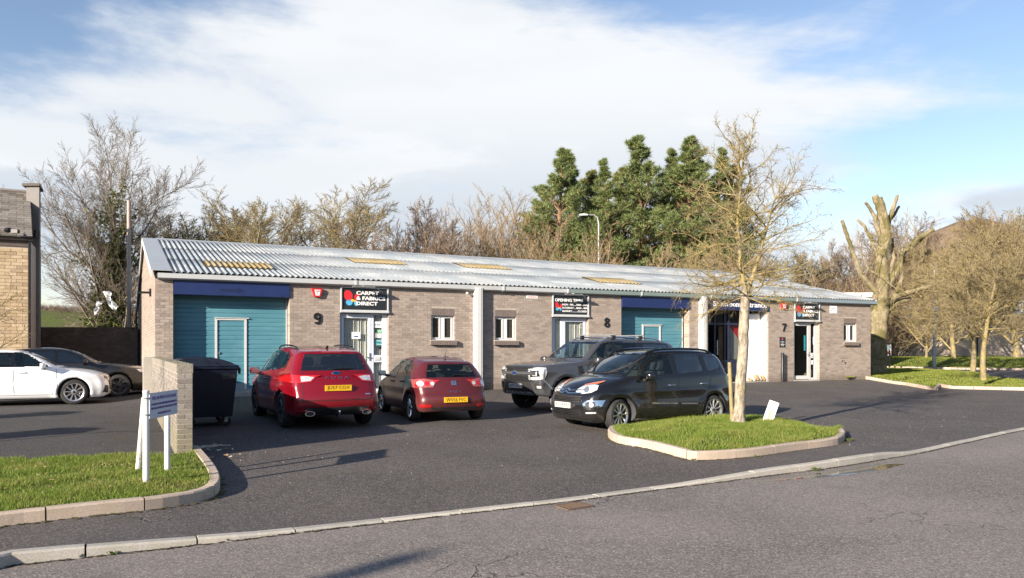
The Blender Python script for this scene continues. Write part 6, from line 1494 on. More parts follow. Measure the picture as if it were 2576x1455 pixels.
def prisms(P, Rr, n):
    """P (b,k+1,3) polylines, Rr (b,k+1) radii -> tube verts and quads"""
    b, k, _ = P.shape; t = np.empty_like(P); t[:, 1:-1] = P[:, 2:] - P[:, :-2]; t[:, 0] = P[:, 1] - P[:, 0]; t[:, -1] = P[:, -1] - P[:, -2]; t = norm(t)
    ref = np.where(np.abs(t[..., 2:3]) < .9, np.array([0, 0, 1.0]), np.array([1.0, 0, 0])); a = norm(np.cross(t, ref)); c = np.cross(t, a); V = []
    for j in range(n): an = 2 * np.pi * j / n; V.append(P + (a * np.cos(an) + c * np.sin(an)) * Rr[..., None])
    V = np.stack(V, 2).reshape(-1, 3); base = (np.arange(b)[:, None] * k + np.arange(k - 1)[None]).reshape(-1) * n; F = []
    for j in range(n): j2 = (j + 1) % n; F.append(np.stack([base + j, base + j2, base + n + j2, base + n + j], 1))
    return V, np.concatenate(F)
def grow(seed, levels, P0, D0, L0, R0):
    """levels: list of dicts(n children, t0, ang, ratio, rr, k segments, wob, up, end) ; returns polylines per level"""
    g = np.random.default_rng(seed); P0 = np.atleast_2d(P0).astype(float); D = norm(np.atleast_2d(D0).astype(float)); L = np.atleast_1d(L0).astype(float); Rr = np.atleast_1d(R0).astype(float); out = []
    for li, lv in enumerate(levels):
        b = len(P0); k = lv.get('k', 4); P = np.zeros((b, k + 1, 3)); P[:, 0] = P0; d = D.copy(); Ds = np.zeros((b, k + 1, 3)); Ds[:, 0] = d
        for i in range(k):
            d = norm(d + g.normal(0, lv.get('wob', .12), (b, 3)) + np.array([0, 0, lv.get('up', 0)])); P[:, i + 1] = P[:, i] + d * (L / k)[:, None]; Ds[:, i + 1] = d
        tt = np.linspace(0, 1, k + 1); end = lv.get('end', .35); Rl = Rr[:, None] * (1 - (1 - end) * tt[None]); out.append((P, Rl))
        if li + 1 < len(levels):
            c = levels[li + 1]; n = c['n']; t0, t1 = c.get('t0', .25), c.get('t1', 1.0); T = t0 + (t1 - t0) * (np.arange(n)[None] + g.uniform(0, 1, (b, n))) / n; f = T * k; i0 = np.minimum(f.astype(int), k - 1); fr = (f - i0)[..., None]; bi = np.arange(b)[:, None]
            Pc = P[bi, i0] * (1 - fr) + P[bi, i0 + 1] * fr; Dc = norm(Ds[bi, i0] * (1 - fr) + Ds[bi, i0 + 1] * fr); ang = np.radians(g.normal(c['ang'], c.get('angv', 9), (b, n))); az = g.uniform(0, 2 * np.pi, (b, 1)) + np.arange(n)[None] * 2.4 + g.normal(0, .3, (b, n))
            ref = np.where(np.abs(Dc[..., 2:3]) < .9, np.array([0, 0, 1.0]), np.array([1.0, 0, 0])); a = norm(np.cross(Dc, ref)); e = np.cross(Dc, a); nd = Dc * np.cos(ang)[..., None] + (a * np.cos(az)[..., None] + e * np.sin(az)[..., None]) * np.sin(ang)[..., None]
            sh = (1 - c.get('fall', .45) * (T - t0) / max(1e-6, t1 - t0)); Lc = L[:, None] * c['ratio'] * sh * g.uniform(.7, 1.15, (b, n)); Rc = Rr[:, None] * (1 - (1 - end) * T) * c['rr']; Rc = np.maximum(Rc, c.get('rmin', .006))
            keep = (g.random((b, n)) < c.get('keep', 1.0)).reshape(-1); P0 = Pc.reshape(-1, 3)[keep]; D = norm(nd.reshape(-1, 3)[keep]); L = Lc.reshape(-1)[keep]; Rr = Rc.reshape(-1)[keep]
    return out
def tree_meshes(name, out, thick_levels, bark_m, twig_m, n0=8):
    Vs, Fs, o = [], [], 0; tv, tf, to = [], [], 0
    for i, (P, Rl) in enumerate(out):
        n = n0 if i == 0 else 5 if i == 1 else 4 if i < thick_levels else 3; V, F = prisms(P, Rl, n)
        if i < thick_levels: Vs.append(V); Fs.append(F + o); o += len(V)
        else: tv.append(V); tf.append(F + to); to += len(V)
    return np_mesh('trunk', np.concatenate(Vs), np.concatenate(Fs), MATS[bark_m], True), np_mesh('crown', np.concatenate(tv), np.concatenate(tf), MATS[twig_m], True)
def leaves(pts, size, seed, up=.3):
    g = np.random.default_rng(seed); n = len(pts); a = norm(g.normal(0, 1, (n, 3))); b = norm(np.cross(a, g.normal(0, 1, (n, 3)))); s = size * g.uniform(.6, 1.3, (n, 1))
    V = np.stack([pts - a * s, pts + b * s * .6, pts + a * s, pts - b * s * .6], 1).reshape(-1, 3); return V, np.arange(4 * n).reshape(-1, 4)
VAR = {}
def bare_variant(key, seed, H, spread=.5, dens=1.0, bark_m='bark_grey', twig_m='twig_grey', tr=.022, clear=.22, rmin=.011, up=.10, limb_ang=38):
    lv = [dict(k=7, wob=.06, up=.06, end=.25), dict(n=int(9 * dens) + 3, t0=clear, ang=limb_ang, angv=10, ratio=spread, rr=.55, k=6, wob=.13, up=up, fall=.45, end=.3, rmin=.03),
          dict(n=11, t0=.12, ang=38, angv=12, ratio=.50, rr=.50, k=4, wob=.14, up=up * .8, fall=.45, end=.4, rmin=.014), dict(n=9, t0=.12, ang=36, angv=12, ratio=.50, rr=.55, k=3, wob=.15, up=.06, fall=.45, end=.5, rmin=rmin * 1.2), dict(n=7, t0=.1, ang=34, angv=14, ratio=.58, rr=.6, k=2, wob=.16, up=.04, fall=.35, end=.5, rmin=rmin)]
    out = grow(seed, lv, (0, 0, -.1), (0, 0, 1), H * .80, H * tr); zmax = float(np.percentile(out[-1][0][:, -1, 2], 98.5)); VAR[key] = (tree_meshes(key, out, 3, bark_m, twig_m), zmax); return out
def shrub_variant(key, seed, H, stems=11, twig_m='twig_brown', bark_m='bark_grey', fan=.42, rmin=.012, r0=.05, dens=1.0):
    g = np.random.default_rng(seed); a = g.uniform(0, 6.28, stems); f = g.uniform(.1, 1, stems) * fan; D = np.stack([np.cos(a) * f, np.sin(a) * f, np.ones(stems)], 1); P = np.stack([np.cos(a) * f, np.sin(a) * f, np.zeros(stems) - .1], 1) * np.array([H * .10, H * .10, 1]); L = H * g.uniform(.75, 1.0, stems)
    lv = [dict(k=6, wob=.07, up=.05, end=.25), dict(n=int(9 * dens), t0=.15, ang=26, angv=9, ratio=.42, rr=.55, k=4, wob=.12, up=.12, fall=.5, end=.35, rmin=.016), dict(n=8, t0=.15, ang=28, angv=10, ratio=.42, rr=.6, k=3, wob=.13, up=.08, fall=.5, end=.4, rmin=rmin * 1.2), dict(n=6, t0=.1, ang=28, angv=10, ratio=.5, rr=.6, k=2, wob=.13, up=.06, fall=.4, end=.5, rmin=rmin)]
    out = grow(seed, lv, P, D, L, np.full(stems, r0)); zmax = float(np.percentile(out[-1][0][:, -1, 2], 99.3)); VAR[key] = (tree_meshes(key, out, 2, bark_m, twig_m, 6), zmax)
def pine_variant(key, seed, H, mat='pine_needle', low=.42, wid=.19):
    g = np.random.default_rng(seed); lv0 = [dict(k=9, wob=.025, up=.05, end=.2)]; tr = grow(seed, lv0, (0, 0, -.1), (0, 0, 1), H, H * .014)[0]
    n = 74; T = low + (1 - low) * (np.arange(n) + g.random(n)) / n; P = tr[0][0]; f = T * 9; i0 = np.minimum(f.astype(int), 8); fr = (f - i0)[:, None]; Pc = P[i0] * (1 - fr) + P[i0 + 1] * fr; az = np.arange(n) * 2.4 + g.normal(0, .3, n); rel = (T - low) / (1 - low); Lb = H * wid * (1.03 - rel) ** .80 * g.uniform(.35, 1.25, n) * np.where(rel < .12, .8, 1); el = np.radians(8 + 42 * rel + g.normal(0, 8, n)); D = np.stack([np.cos(az) * np.cos(el), np.sin(az) * np.cos(el), np.sin(el)], 1)
    lv = [dict(k=4, wob=.10, up=.10, end=.35), dict(n=8, t0=.30, ang=44, angv=12, ratio=.36, rr=.5, k=3, wob=.12, up=.18, fall=.4, end=.5, rmin=.012), dict(n=5, t0=.2, ang=38, angv=12, ratio=.5, rr=.6, k=2, wob=.12, up=.14, fall=.3, end=.5, rmin=.008)]
    out = grow(seed + 1, lv, Pc, D, Lb, np.full(n, H * .0042)); pts = []; dirs = []
    for P_, _ in out[1:]:
        k = P_.shape[1]; 
        for t in (np.linspace(.55, 1.0, 2) if P_ is not out[2][0] else np.linspace(.5, 1, 3)):
            f_ = t * (k - 1); i_ = min(int(f_), k - 2); q = P_[:, i_] + (P_[:, i_ + 1] - P_[:, i_]) * (f_ - i_); pts.append(q); dirs.append(norm(P_[:, i_ + 1] - P_[:, i_]))
    C = np.concatenate(pts); Dd = np.concatenate(dirs); m = 4; C = np.repeat(C, m, 0); Dd = np.repeat(Dd, m, 0); nn = len(C); dv = norm(Dd * .8 + g.normal(0, .65, (nn, 3)) + np.array([0, 0, .25])); ln = g.uniform(.12, .30, (nn, 1)); sd = norm(np.cross(dv, g.normal(0, 1, (nn, 3)))) * .017; C = C + g.normal(0, .03, (nn, 3))
    V = np.stack([C - sd, C + sd, C + dv * ln], 1).reshape(-1, 3); ned = np_mesh('foliage', V, np.arange(3 * nn).reshape(-1, 3), MATS[mat])
    tm, _ = tree_meshes(key, [tr] + out[:1] + out[1:], 2, 'bark_pine', 'bark_pine'); VAR[key] = ((tm, ned), H, ('trunk', 'foliage'))
def put_tree(key, px, Z, pyt, name, label, cat='tree', group=None, wid=1.0, rot=None, zb=None, rnd=random.Random(9)):
    v = VAR[key]; (m0, m1), H = v[0], v[1]; names = v[2] if len(v) > 2 else ('trunk', 'crown'); x = (px - CX) / FPX * Z; zb = land(x, Z) if zb is None else zb; top = 1.6 + (HY - pyt) / FPX * Z; s = (top - zb) / H; root = thing(name, label, cat, (x, Z, zb), rnd.uniform(0, 6.28) if rot is None else rot, group); root.scale = (s * wid, s * wid, s)
    for nm, me in zip(names, (m0, m1)): link(bpy.data.objects.new(nm, me), root, True)
    return root
bare_variant('round', 11, 10, .70, 1.8, 'bark_lichen', 'twig_lichen', .018, .12, .0085, .12, 46); bare_variant('round2', 17, 10, .64, 1.8, 'bark_grey', 'twig_brown', .017, .10, .0085, .12, 42); bare_variant('thicket', 3, 8, .66, 2.4, 'bark_lichen', 'twig_lichen', .012, .03, .008, .20, 44)
shrub_variant('birch_clump', 5, 10, 13, 'twig_red', 'bark_grey', .30, .008, .05, 1.5); shrub_variant('scrub', 8, 6, 15, 'twig_red', 'bark_grey', .65, .008, .03, 1.0); shrub_variant('scrub_dark', 9, 6, 22, 'twig_brown', 'bark_grey', .8, .009, .035, 1.4)
pine_variant('pine', 21, 15, 'pine_needle', .26, .24); pine_variant('pine2', 22, 15, 'pine_needle', .20, .21); pine_variant('pine3', 25, 15, 'pine_needle_pale', .20, .24)
G1 = 'bare trees behind the roof'
for key, px, Z, pyt, w, nm, lab in (
    ('thicket', 462, 47, 522, 1.25, 'bare_tree', 'rounded bare tree rising just behind the left end of the roof'), ('thicket', 560, 48, 518, 1.25, 'bare_tree', 'rounded pale bare tree second behind the left half of the roof'),
    ('round', 690, 46, 500, 1.35, 'bare_tree', 'lichened bare tree behind the second rooflight, lower left of the pair'), ('round', 845, 47, 482, 1.35, 'bare_tree', 'tallest lichened bare tree behind the left half of the roof'),
    ('scrub_dark', 990, 46, 590, 1.3, 'bare_bush', 'dark dense bare bush behind the roof left of the birches'), ('round2', 1040, 49, 520, 1.1, 'bare_tree', 'thin upright bare tree above the dark bush behind the roof'), ('scrub_dark', 1085, 47, 575, 1.0, 'bare_bush', 'dark dense bare bush just left of the reddish birches'),
    ('birch_clump', 1180, 55, 520, 1.2, 'birch_tree', 'reddish bare birch at the left of the birch clump'), ('birch_clump', 1255, 57, 478, 1.3, 'birch_tree', 'tallest reddish bare birch left of the pines'), ('birch_clump', 1325, 55, 515, 1.2, 'birch_tree', 'reddish bare birch touching the first pine')):
    put_tree(key, px, Z, pyt, nm, lab, 'bush' if 'bush' in nm else 'tree', G1, w)
G2 = 'pines behind the roof'
for key, px, Z, pyt, w, lab in (('pine3', 1350, 59, 470, 1.2, 'low pale pine at the very left foot of the pine row'), ('pine3', 1500, 60, 430, 1.3, 'pale pine half hidden behind the street lamp'), ('pine3', 1575, 59, 430, 1.3, 'short pine filling the gap left of the tallest pine'), ('pine', 1757, 60, 400, 1.3, 'dark pine set back right of the second tallest pine'), ('pine', 1397, 56, 383, 1.25, 'dark pine at the left end of the pine row'), ('pine2', 1465, 58, 402, 1.25, 'lower pine second from the left end of the pine row'), ('pine2', 1538, 55, 408, 1.2, 'narrow pine behind the street lamp head'), ('pine', 1612, 56, 338, 1.3, 'tallest pine in the middle of the pine row'),
    ('pine2', 1665, 60, 385, 1.3, 'pine set back between the two tallest pines'), ('pine', 1716, 57, 345, 1.3, 'second tallest pine of the row behind the young tree'), ('pine2', 1785, 58, 380, 1.3, 'pine behind the crown of the young tree'), ('pine3', 1840, 60, 425, 1.2, 'paler pine at the right end of the row behind the young tree')):
    put_tree(key, px, Z, pyt, 'pine_tree', lab, 'pine', G2, w * 1.08)
ORD = 'first second third fourth fifth sixth seventh eighth ninth tenth eleventh twelfth thirteenth fourteenth'.split(); G3 = 'scrub under the pines'
for i, (px, pyt, Z) in enumerate(((1375, 605, 50), (1440, 590, 51), (1490, 580, 57), (1555, 618, 49), (1625, 625, 50), (1705, 628, 50), (1775, 622, 51), (1845, 612, 52), (1905, 615, 55), (1965, 620, 56))):
    put_tree('scrub', px, Z, pyt, 'bare_bush', 'straw coloured bare bush, %s from the left in the scrub under the pines' % ORD[i], 'bush', G3, 1.0)
G4 = 'bare wood on the slope at the right'
for i, (px, pyt, Z, key) in enumerate(((2010, 640, 75, 'round2'), (2060, 655, 80, 'thicket'), (2110, 650, 84, 'birch_clump'), (2150, 615, 78, 'round2'), (2205, 600, 90, 'birch_clump'), (2255, 560, 88, 'round2'), (2290, 548, 92, 'birch_clump'), (2340, 610, 86, 'thicket'), (2385, 590, 95, 'birch_clump'), (2420, 545, 84, 'round2'), (2470, 575, 80, 'birch_clump'), (2515, 555, 84, 'round2'), (2560, 525, 80, 'birch_clump'), (2610, 560, 80, 'round2'), (2090, 700, 60, 'scrub_dark'), (2160, 690, 62, 'scrub'), (2230, 700, 64, 'scrub_dark'), (2130, 735, 58, 'scrub'))):
    put_tree(key, px, Z, pyt, 'bare_tree', ('brown bare tree, %s from the left along the slope wood skyline' % ORD[i]) if i < 14 else ('low brown thicket at the foot of the slope wood, %s of the front row' % ORD[i - 14]), 'tree', G4, 1.1)
# trees on the grass at the right
bare_variant('dense', 41, 7, .74, 1.6, 'bark_lichen', 'twig_olive', .018, .28, .0075, .05, 60)
for px, Z, pyt, zb, w, lab in ((2475, 30.2, 600, .38, 1.25, 'small tree with a slim pale trunk on the near right-hand grass'), (2447, 38.5, 590, .38, 1.2, 'tree with a grey trunk and yellow foot behind the slim pale one'), (2400, 55, 610, .5, 1.3, 'forked mossy tree before the left part of the far brick building'), (2560, 58, 530, .6, 1.4, 'stout tree before the far brick building at the right edge'), (2330, 57, 690, .55, 1.0, 'low leaning bare tree whose twigs cross the blue banner')):
    put_tree('dense' if Z < 50 else 'round', px, Z, pyt, 'bare_tree', lab, 'tree', 'bare trees on the right-hand grass', w, zb=zb)
def limb(m, pts, r0, r1, n=8, kn=.12, seed=0):
    g = random.Random(seed); k = len(pts); P = [Vector(p) for p in pts]; Q = []
    for a, b in zip(P, P[1:]): Q += [a + (b - a) * t / 5 + Vector((g.uniform(-1, 1), g.uniform(-1, 1), g.uniform(-1, 1))) * (r0 * .10) for t in range(5)]
    Q.append(P[-1]); m.tube(Q, [(r0 + (r1 - r0) * i / (len(Q) - 1)) * (1 + g.uniform(-kn, kn)) for i in range(len(Q))], n)
def pollard():
    Z = 38.5; W = lambda x, y, dz=0: px_at(x, y, Z + dz); root = thing('pollarded_tree', 'big pollarded tree with sawn limbs and mossy trunk beyond the unit', 'tree', (W(2205, 930).x, Z, .38)); m = MB()
    m.tube([W(2203, 938), W(2203, 930), W(2204, 915)], [.62, .55, .47], 14); limb(m, [W(2203, 945), W(2204, 900), W(2208, 850), W(2212, 790), W(2218, 745)], .50, .42, 14, .06, 1); limb(m, [W(2218, 750), W(2222, 700), W(2215, 640), W(2225, 580), W(2215, 530), W(2200, 492)], .34, .15, 10, .1, 2)
    for i, (pts, a, b) in enumerate((([(2222, 640), (2235, 590), (2225, 540), (2213, 497)], .2, .13), ([(2225, 585), (2240, 545), (2250, 515), (2258, 492)], .13, .08), ([(2234, 560), (2250, 540), (2262, 520)], .10, .06), ([(2215, 600), (2200, 545), (2185, 520), (2177, 510)], .12, .07), ([(2210, 650), (2195, 610), (2175, 570), (2158, 553)], .11, .06), ([(2218, 750), (2190, 720), (2165, 690), (2148, 640), (2130, 590), (2118, 555)], .16, .08), ([(2222, 740), (2250, 690), (2275, 640), (2310, 600), (2348, 578)], .20, .10), ([(2275, 640), (2305, 615), (2330, 590)], .12, .07), ([(2218, 780), (2250, 745), (2290, 735), (2340, 720), (2385, 700)], .20, .06), ([(2215, 800), (2240, 775), (2262, 760), (2290, 752)], .2, .10), ([(2250, 745), (2270, 700), (2268, 660), (2272, 620)], .10, .05), ([(2219, 700), (2205, 690), (2190, 682), (2180, 678)], .09, .06), ([(2240, 690), (2248, 650), (2245, 600)], .10, .06))):
        limb(m, [W(x, y, ((i * 7) % 5 - 2) * .35 * j / len(pts)) for j, (x, y) in enumerate(pts)], a, b, 8, .12, 10 + i)
    m.build('trunk', MATS['bark_pollard'], root, smooth=True)
    g = np.random.default_rng(5); n = 70; xs = g.uniform(2160, 2330, n); ys = g.uniform(600, 800, n); P0 = np.array([tuple(W(x, y, g.uniform(-1, 1))) for x, y in zip(xs, ys)]); D = norm(np.stack([g.normal(0, .6, n), g.normal(0, .6, n), g.uniform(.2, 1, n)], 1)); out = grow(6, [dict(k=4, wob=.12, up=.1, end=.4), dict(n=6, t0=.2, ang=35, ratio=.45, rr=.6, k=3, wob=.12, up=.1, rmin=.010)], P0, D, g.uniform(.6, 1.6, n), np.full(n, .02)); V, F = [], []; o = 0
    for P, Rl in out: v, f = prisms(P, Rl, 3); V.append(v); F.append(f + o); o += len(v)
    np_obj('crown', np.concatenate(V), np.concatenate(F), MATS['twig_olive'], root, True)
pollard()
def ivy_tree():
    Z = 44.0; X = (283 - CX) / FPX * Z; zb = land(X, Z); H = 1.6 + (HY - 352) / FPX * Z - zb; root = thing('ivy_tree', 'tall fan-shaped bare tree with its trunk and lower limbs wrapped in ivy', 'tree', (X, Z, zb)); g = np.random.default_rng(12)
    lv = [dict(k=6, wob=.04, up=.06, end=.3), dict(n=28, t0=.05, ang=43, angv=13, ratio=.70, rr=.32, k=8, wob=.08, up=.07, fall=.25, end=.3, rmin=.035), dict(n=15, t0=.15, ang=38, angv=12, ratio=.46, rr=.45, k=5, wob=.10, up=.10, fall=.4, end=.35, rmin=.012), dict(n=10, t0=.12, ang=34, angv=10, ratio=.45, rr=.6, k=3, wob=.12, up=.07, fall=.4, end=.5, rmin=.0085), dict(n=6, t0=.12, ang=32, angv=10, ratio=.5, rr=.6, k=2, wob=.12, up=.05, fall=.4, end=.5, rmin=.007)]
    out = grow(52, lv, (X, Z, zb - .1), (.02, 0, 1), H * .70, .34); (tm, cm) = tree_meshes('ivy', out, 2, 'bark_grey', 'twig_grey'); link(bpy.data.objects.new('trunk', tm), root); link(bpy.data.objects.new('crown', cm), root)
    P = out[0][0][0]; pts = []
    for i in range(15500):
        t = g.random() ** .95 * .80; f = t * 6; i0 = min(int(f), 5); c = P[i0] + (P[i0 + 1] - P[i0]) * (f - i0); rad = (.95 + 1.0 * math.sin(min(1, t * 1.7) * math.pi)) * (.55 + .45 * math.sin(i * .0007 * 40 + t * 19)) ; a = g.uniform(0, 6.28); r = rad * (.35 + .65 * g.random() ** .5) * (1 - .45 * t); pts.append(c + np.array([math.cos(a) * r, math.sin(a) * r, g.normal(0, .12)]))
    A = out[1][0]; K8 = A.shape[1] - 1
    for b in range(len(A)):
        for k in range(200): t = g.random() ** 1.2 * .40; f = t * K8; i0 = min(int(f), K8 - 1); c = A[b, i0] + (A[b, i0 + 1] - A[b, i0]) * (f - i0); pts.append(c + g.normal(0, .20, 3))
    V, F = leaves(np.array(pts), .095, 5); np_obj('ivy', V, F, MATS['ivy_leaf'], root)
    for (px, py, w, h, s, lab) in ((277, 757, .34, 1.0, .6, 'torn white plastic sheet hanging low in the ivy tree, right-hand piece'), (246, 776, .30, .75, -.2, 'torn white plastic sheet hanging low in the ivy tree, left-hand piece')):
        c = px_at(px, py, Z - 1.9); r = thing('plastic_sheet', lab, 'plastic sheet', c); m = MB(); vs = []
        for i in range(9):
            for j in range(5): t = i / 8; vs.append((c.x + (j / 4 - .5) * w * (1 + .3 * math.sin(i * 1.3)) + s * (t - .5) * .8, c.y + .12 * math.sin(i * 1.1 + j * 1.9), c.z + (.5 - t) * h + .05 * math.sin(j * 2.2)))
        m.add(vs, [(i * 5 + j, i * 5 + j + 1, i * 5 + j + 6, i * 5 + j + 5) for i in range(8) for j in range(4)]); m.build('sheet', MATS['bag_white'], r, smooth='all')
ivy_tree()
def island_tree():
    p = px_g(1858, 1068, .2); root = thing('young_tree', 'young lichen-covered bare tree standing on the grass island', 'tree', p); g = np.random.default_rng(3); Zt = p.y; W = lambda x, y, dz=0: px_at(x, y, Zt + dz)
    m = MB(); limb(m, [p - Vector((0, 0, .1)), W(1862, 1000), W(1868, 900), W(1872, 800), W(1876, 730)], .108, .088, 14, .05, 3); m.tube([p - Vector((0, 0, .1)), p + Vector((0, 0, .06)), p + Vector((0, 0, .22))], [.17, .14, .112], 14)
    m.build('trunk', MATS['bark_pale'], root, smooth=True); m = MB()
    for a, b, r0, r1 in (((1876, 735), (1866, 690), .066, .050), ((1866, 690), (1862, 640), .05, .036), ((1862, 640), (1855, 560), .036, .026), ((1855, 560), (1862, 480), .026, .016), ((1862, 480), (1868, 400), .016, .008), ((1878, 740), (1893, 700), .055, .042), ((1893, 700), (1905, 660), .042, .034), ((1905, 660), (1925, 590), .034, .022), ((1925, 590), (1950, 500), .022, .009)): limb(m, [W(*a), W(*b)], r0, r1, 8, .06, int(a[0] + b[1]))
    m.build('limb', MATS['bark_lichen'], root, smooth=True)
    st = []; 
    axis = [(1876, 745), (1868, 690), (1862, 640), (1860, 600), (1858, 560), (1860, 520), (1862, 480), (1866, 440), (1868, 400), (1890, 700), (1905, 660), (1915, 625), (1925, 590), (1935, 550), (1950, 500)]
    P0, D, L = [], [], []
    for k in range(54):
        i = k % len(axis); x, y = axis[i]; j = min(i + 1, len(axis) - 1) if i != 8 else i; t = g.random(); xx = x + (axis[j][0] - x) * t; yy = y + (axis[j][1] - y) * t; a = k * 2.4 + g.normal(0, .3); h = (745 - yy) / 345; el = math.radians(4 + 46 * h + g.normal(0, 12)); P0.append(tuple(W(xx, yy))); D.append((math.cos(a) * math.cos(el), math.sin(a) * math.cos(el), math.sin(el))); L.append((1.95 - 1.0 * h) * g.uniform(.62, 1.0))
    for k in range(18):
        x, y = axis[(0, 1, 9, 0)[k % 4]]; a = k * 2.4 + 1; el = math.radians(g.normal(-6, 12)); P0.append(tuple(W(x, y))); D.append((math.cos(a) * math.cos(el), math.sin(a) * math.cos(el), math.sin(el))); L.append(1.75 * g.uniform(.6, 1.0))
    lv = [dict(k=7, wob=.14, up=.045, end=.25), dict(n=9, t0=.15, ang=42, angv=14, ratio=.38, rr=.45, k=4, wob=.20, up=.02, fall=.3, end=.4, rmin=.0046), dict(n=6, t0=.15, ang=42, angv=14, ratio=.50, rr=.6, k=3, wob=.22, up=.02, fall=.4, end=.5, rmin=.0030), dict(n=2, t0=.2, ang=42, angv=14, ratio=.5, rr=.6, k=2, wob=.22, up=.02, fall=.4, end=.5, rmin=.0026)]
    out = grow(77, lv, P0, D, np.array(L), np.full(len(P0), .016)); V, F, o = [], [], 0
    for i, (P, Rl) in enumerate(out):
        sag = np.clip((P[..., 2] - 0), 0, 99); v, f = prisms(P, Rl, 5 if i == 0 else 3); V.append(v); F.append(f + o); o += len(v)
    np_obj('crown', np.concatenate(V), np.concatenate(F), MATS['twig_lichen'], root, True)
    # lichen tufts thicken the inner twigs
    q = np.concatenate([out[1][0][:, :3].reshape(-1, 3), out[0][0][:, 1:6].reshape(-1, 3), out[2][0][::2, 1]]); q = q[g.random(len(q)) < .5]; v, f = leaves(q + g.normal(0, .006, q.shape), .016, 8); np_obj('lichen', v, f, MATS['lichen'], root)
leaf_mat('lichen', (.26, .20, .04), (.38, .30, .06), (.48, .38, .09)); island_tree()
def edge_sapling():
    p = px_g(-55, 1100, .1); root = thing('sapling', 'small bare sapling whose pale twigs reach in from the left edge', 'tree', p); out = grow(15, [dict(k=5, wob=.06, end=.4), dict(n=12, t0=.45, ang=55, ratio=.55, rr=.5, k=5, wob=.14, up=.06, fall=.3, rmin=.010), dict(n=5, t0=.25, ang=42, ratio=.5, rr=.6, k=3, wob=.16, up=.04, rmin=.006), dict(n=3, t0=.25, ang=42, ratio=.5, rr=.6, k=2, wob=.16, up=.04, rmin=.005)], tuple(p), (.1, 0, 1), 2.2, .035)
    tm, cm = tree_meshes('sap', out, 1, 'bark_lichen', 'twig_lichen'); link(bpy.data.objects.new('trunk', tm), root); link(bpy.data.objects.new('crown', cm), root)
edge_sapling()
# field hedges on the far left slope
def hedge(x0, x1, Z0, Z1, h, lab, mat, seed, n=5200):
    g = np.random.default_rng(seed); t = g.random(n); x = x0 + (x1 - x0) * t; y = Z0 + (Z1 - Z0) * t + g.normal(0, .5, n); z = np.array([land(a, b) for a, b in zip(x, y)]); D = norm(np.stack([g.normal(0, .5, n), g.normal(0, .5, n), np.ones(n)], 1)); out = grow(seed, [dict(k=3, wob=.2, end=.4), dict(n=3, t0=.2, ang=40, ratio=.6, rr=.7, k=2, wob=.2, rmin=.02)], np.stack([x, y, z], 1), D, h * g.uniform(.4, .9, n), np.full(n, .035)); V, F, o = [], [], 0
    for P, Rl in out: v, f = prisms(P, Rl, 3); V.append(v); F.append(f + o); o += len(v)
    root = thing('hedge', lab, 'hedge', ((x0 + x1) / 2, (Z0 + Z1) / 2, land((x0 + x1) / 2, (Z0 + Z1) / 2)), 0, 'field hedges on the left'); np_obj('branches', np.concatenate(V), np.concatenate(F), MATS[mat], root, True)
hedge(-85, -40, 118, 108, 2.0, 'brown field hedge crossing the slope behind the ivy tree, nearer one', 'twig_brown', 3); hedge(-160, -80, 262, 250, 3.0, 'thin dark hedge line near the top of the far left field', 'twig_brown', 4, 3000)
# ------------------------------------------------------------------ the six vehicles
def cz(x, y, dz=0.0): return ground_z(x, y) + dz

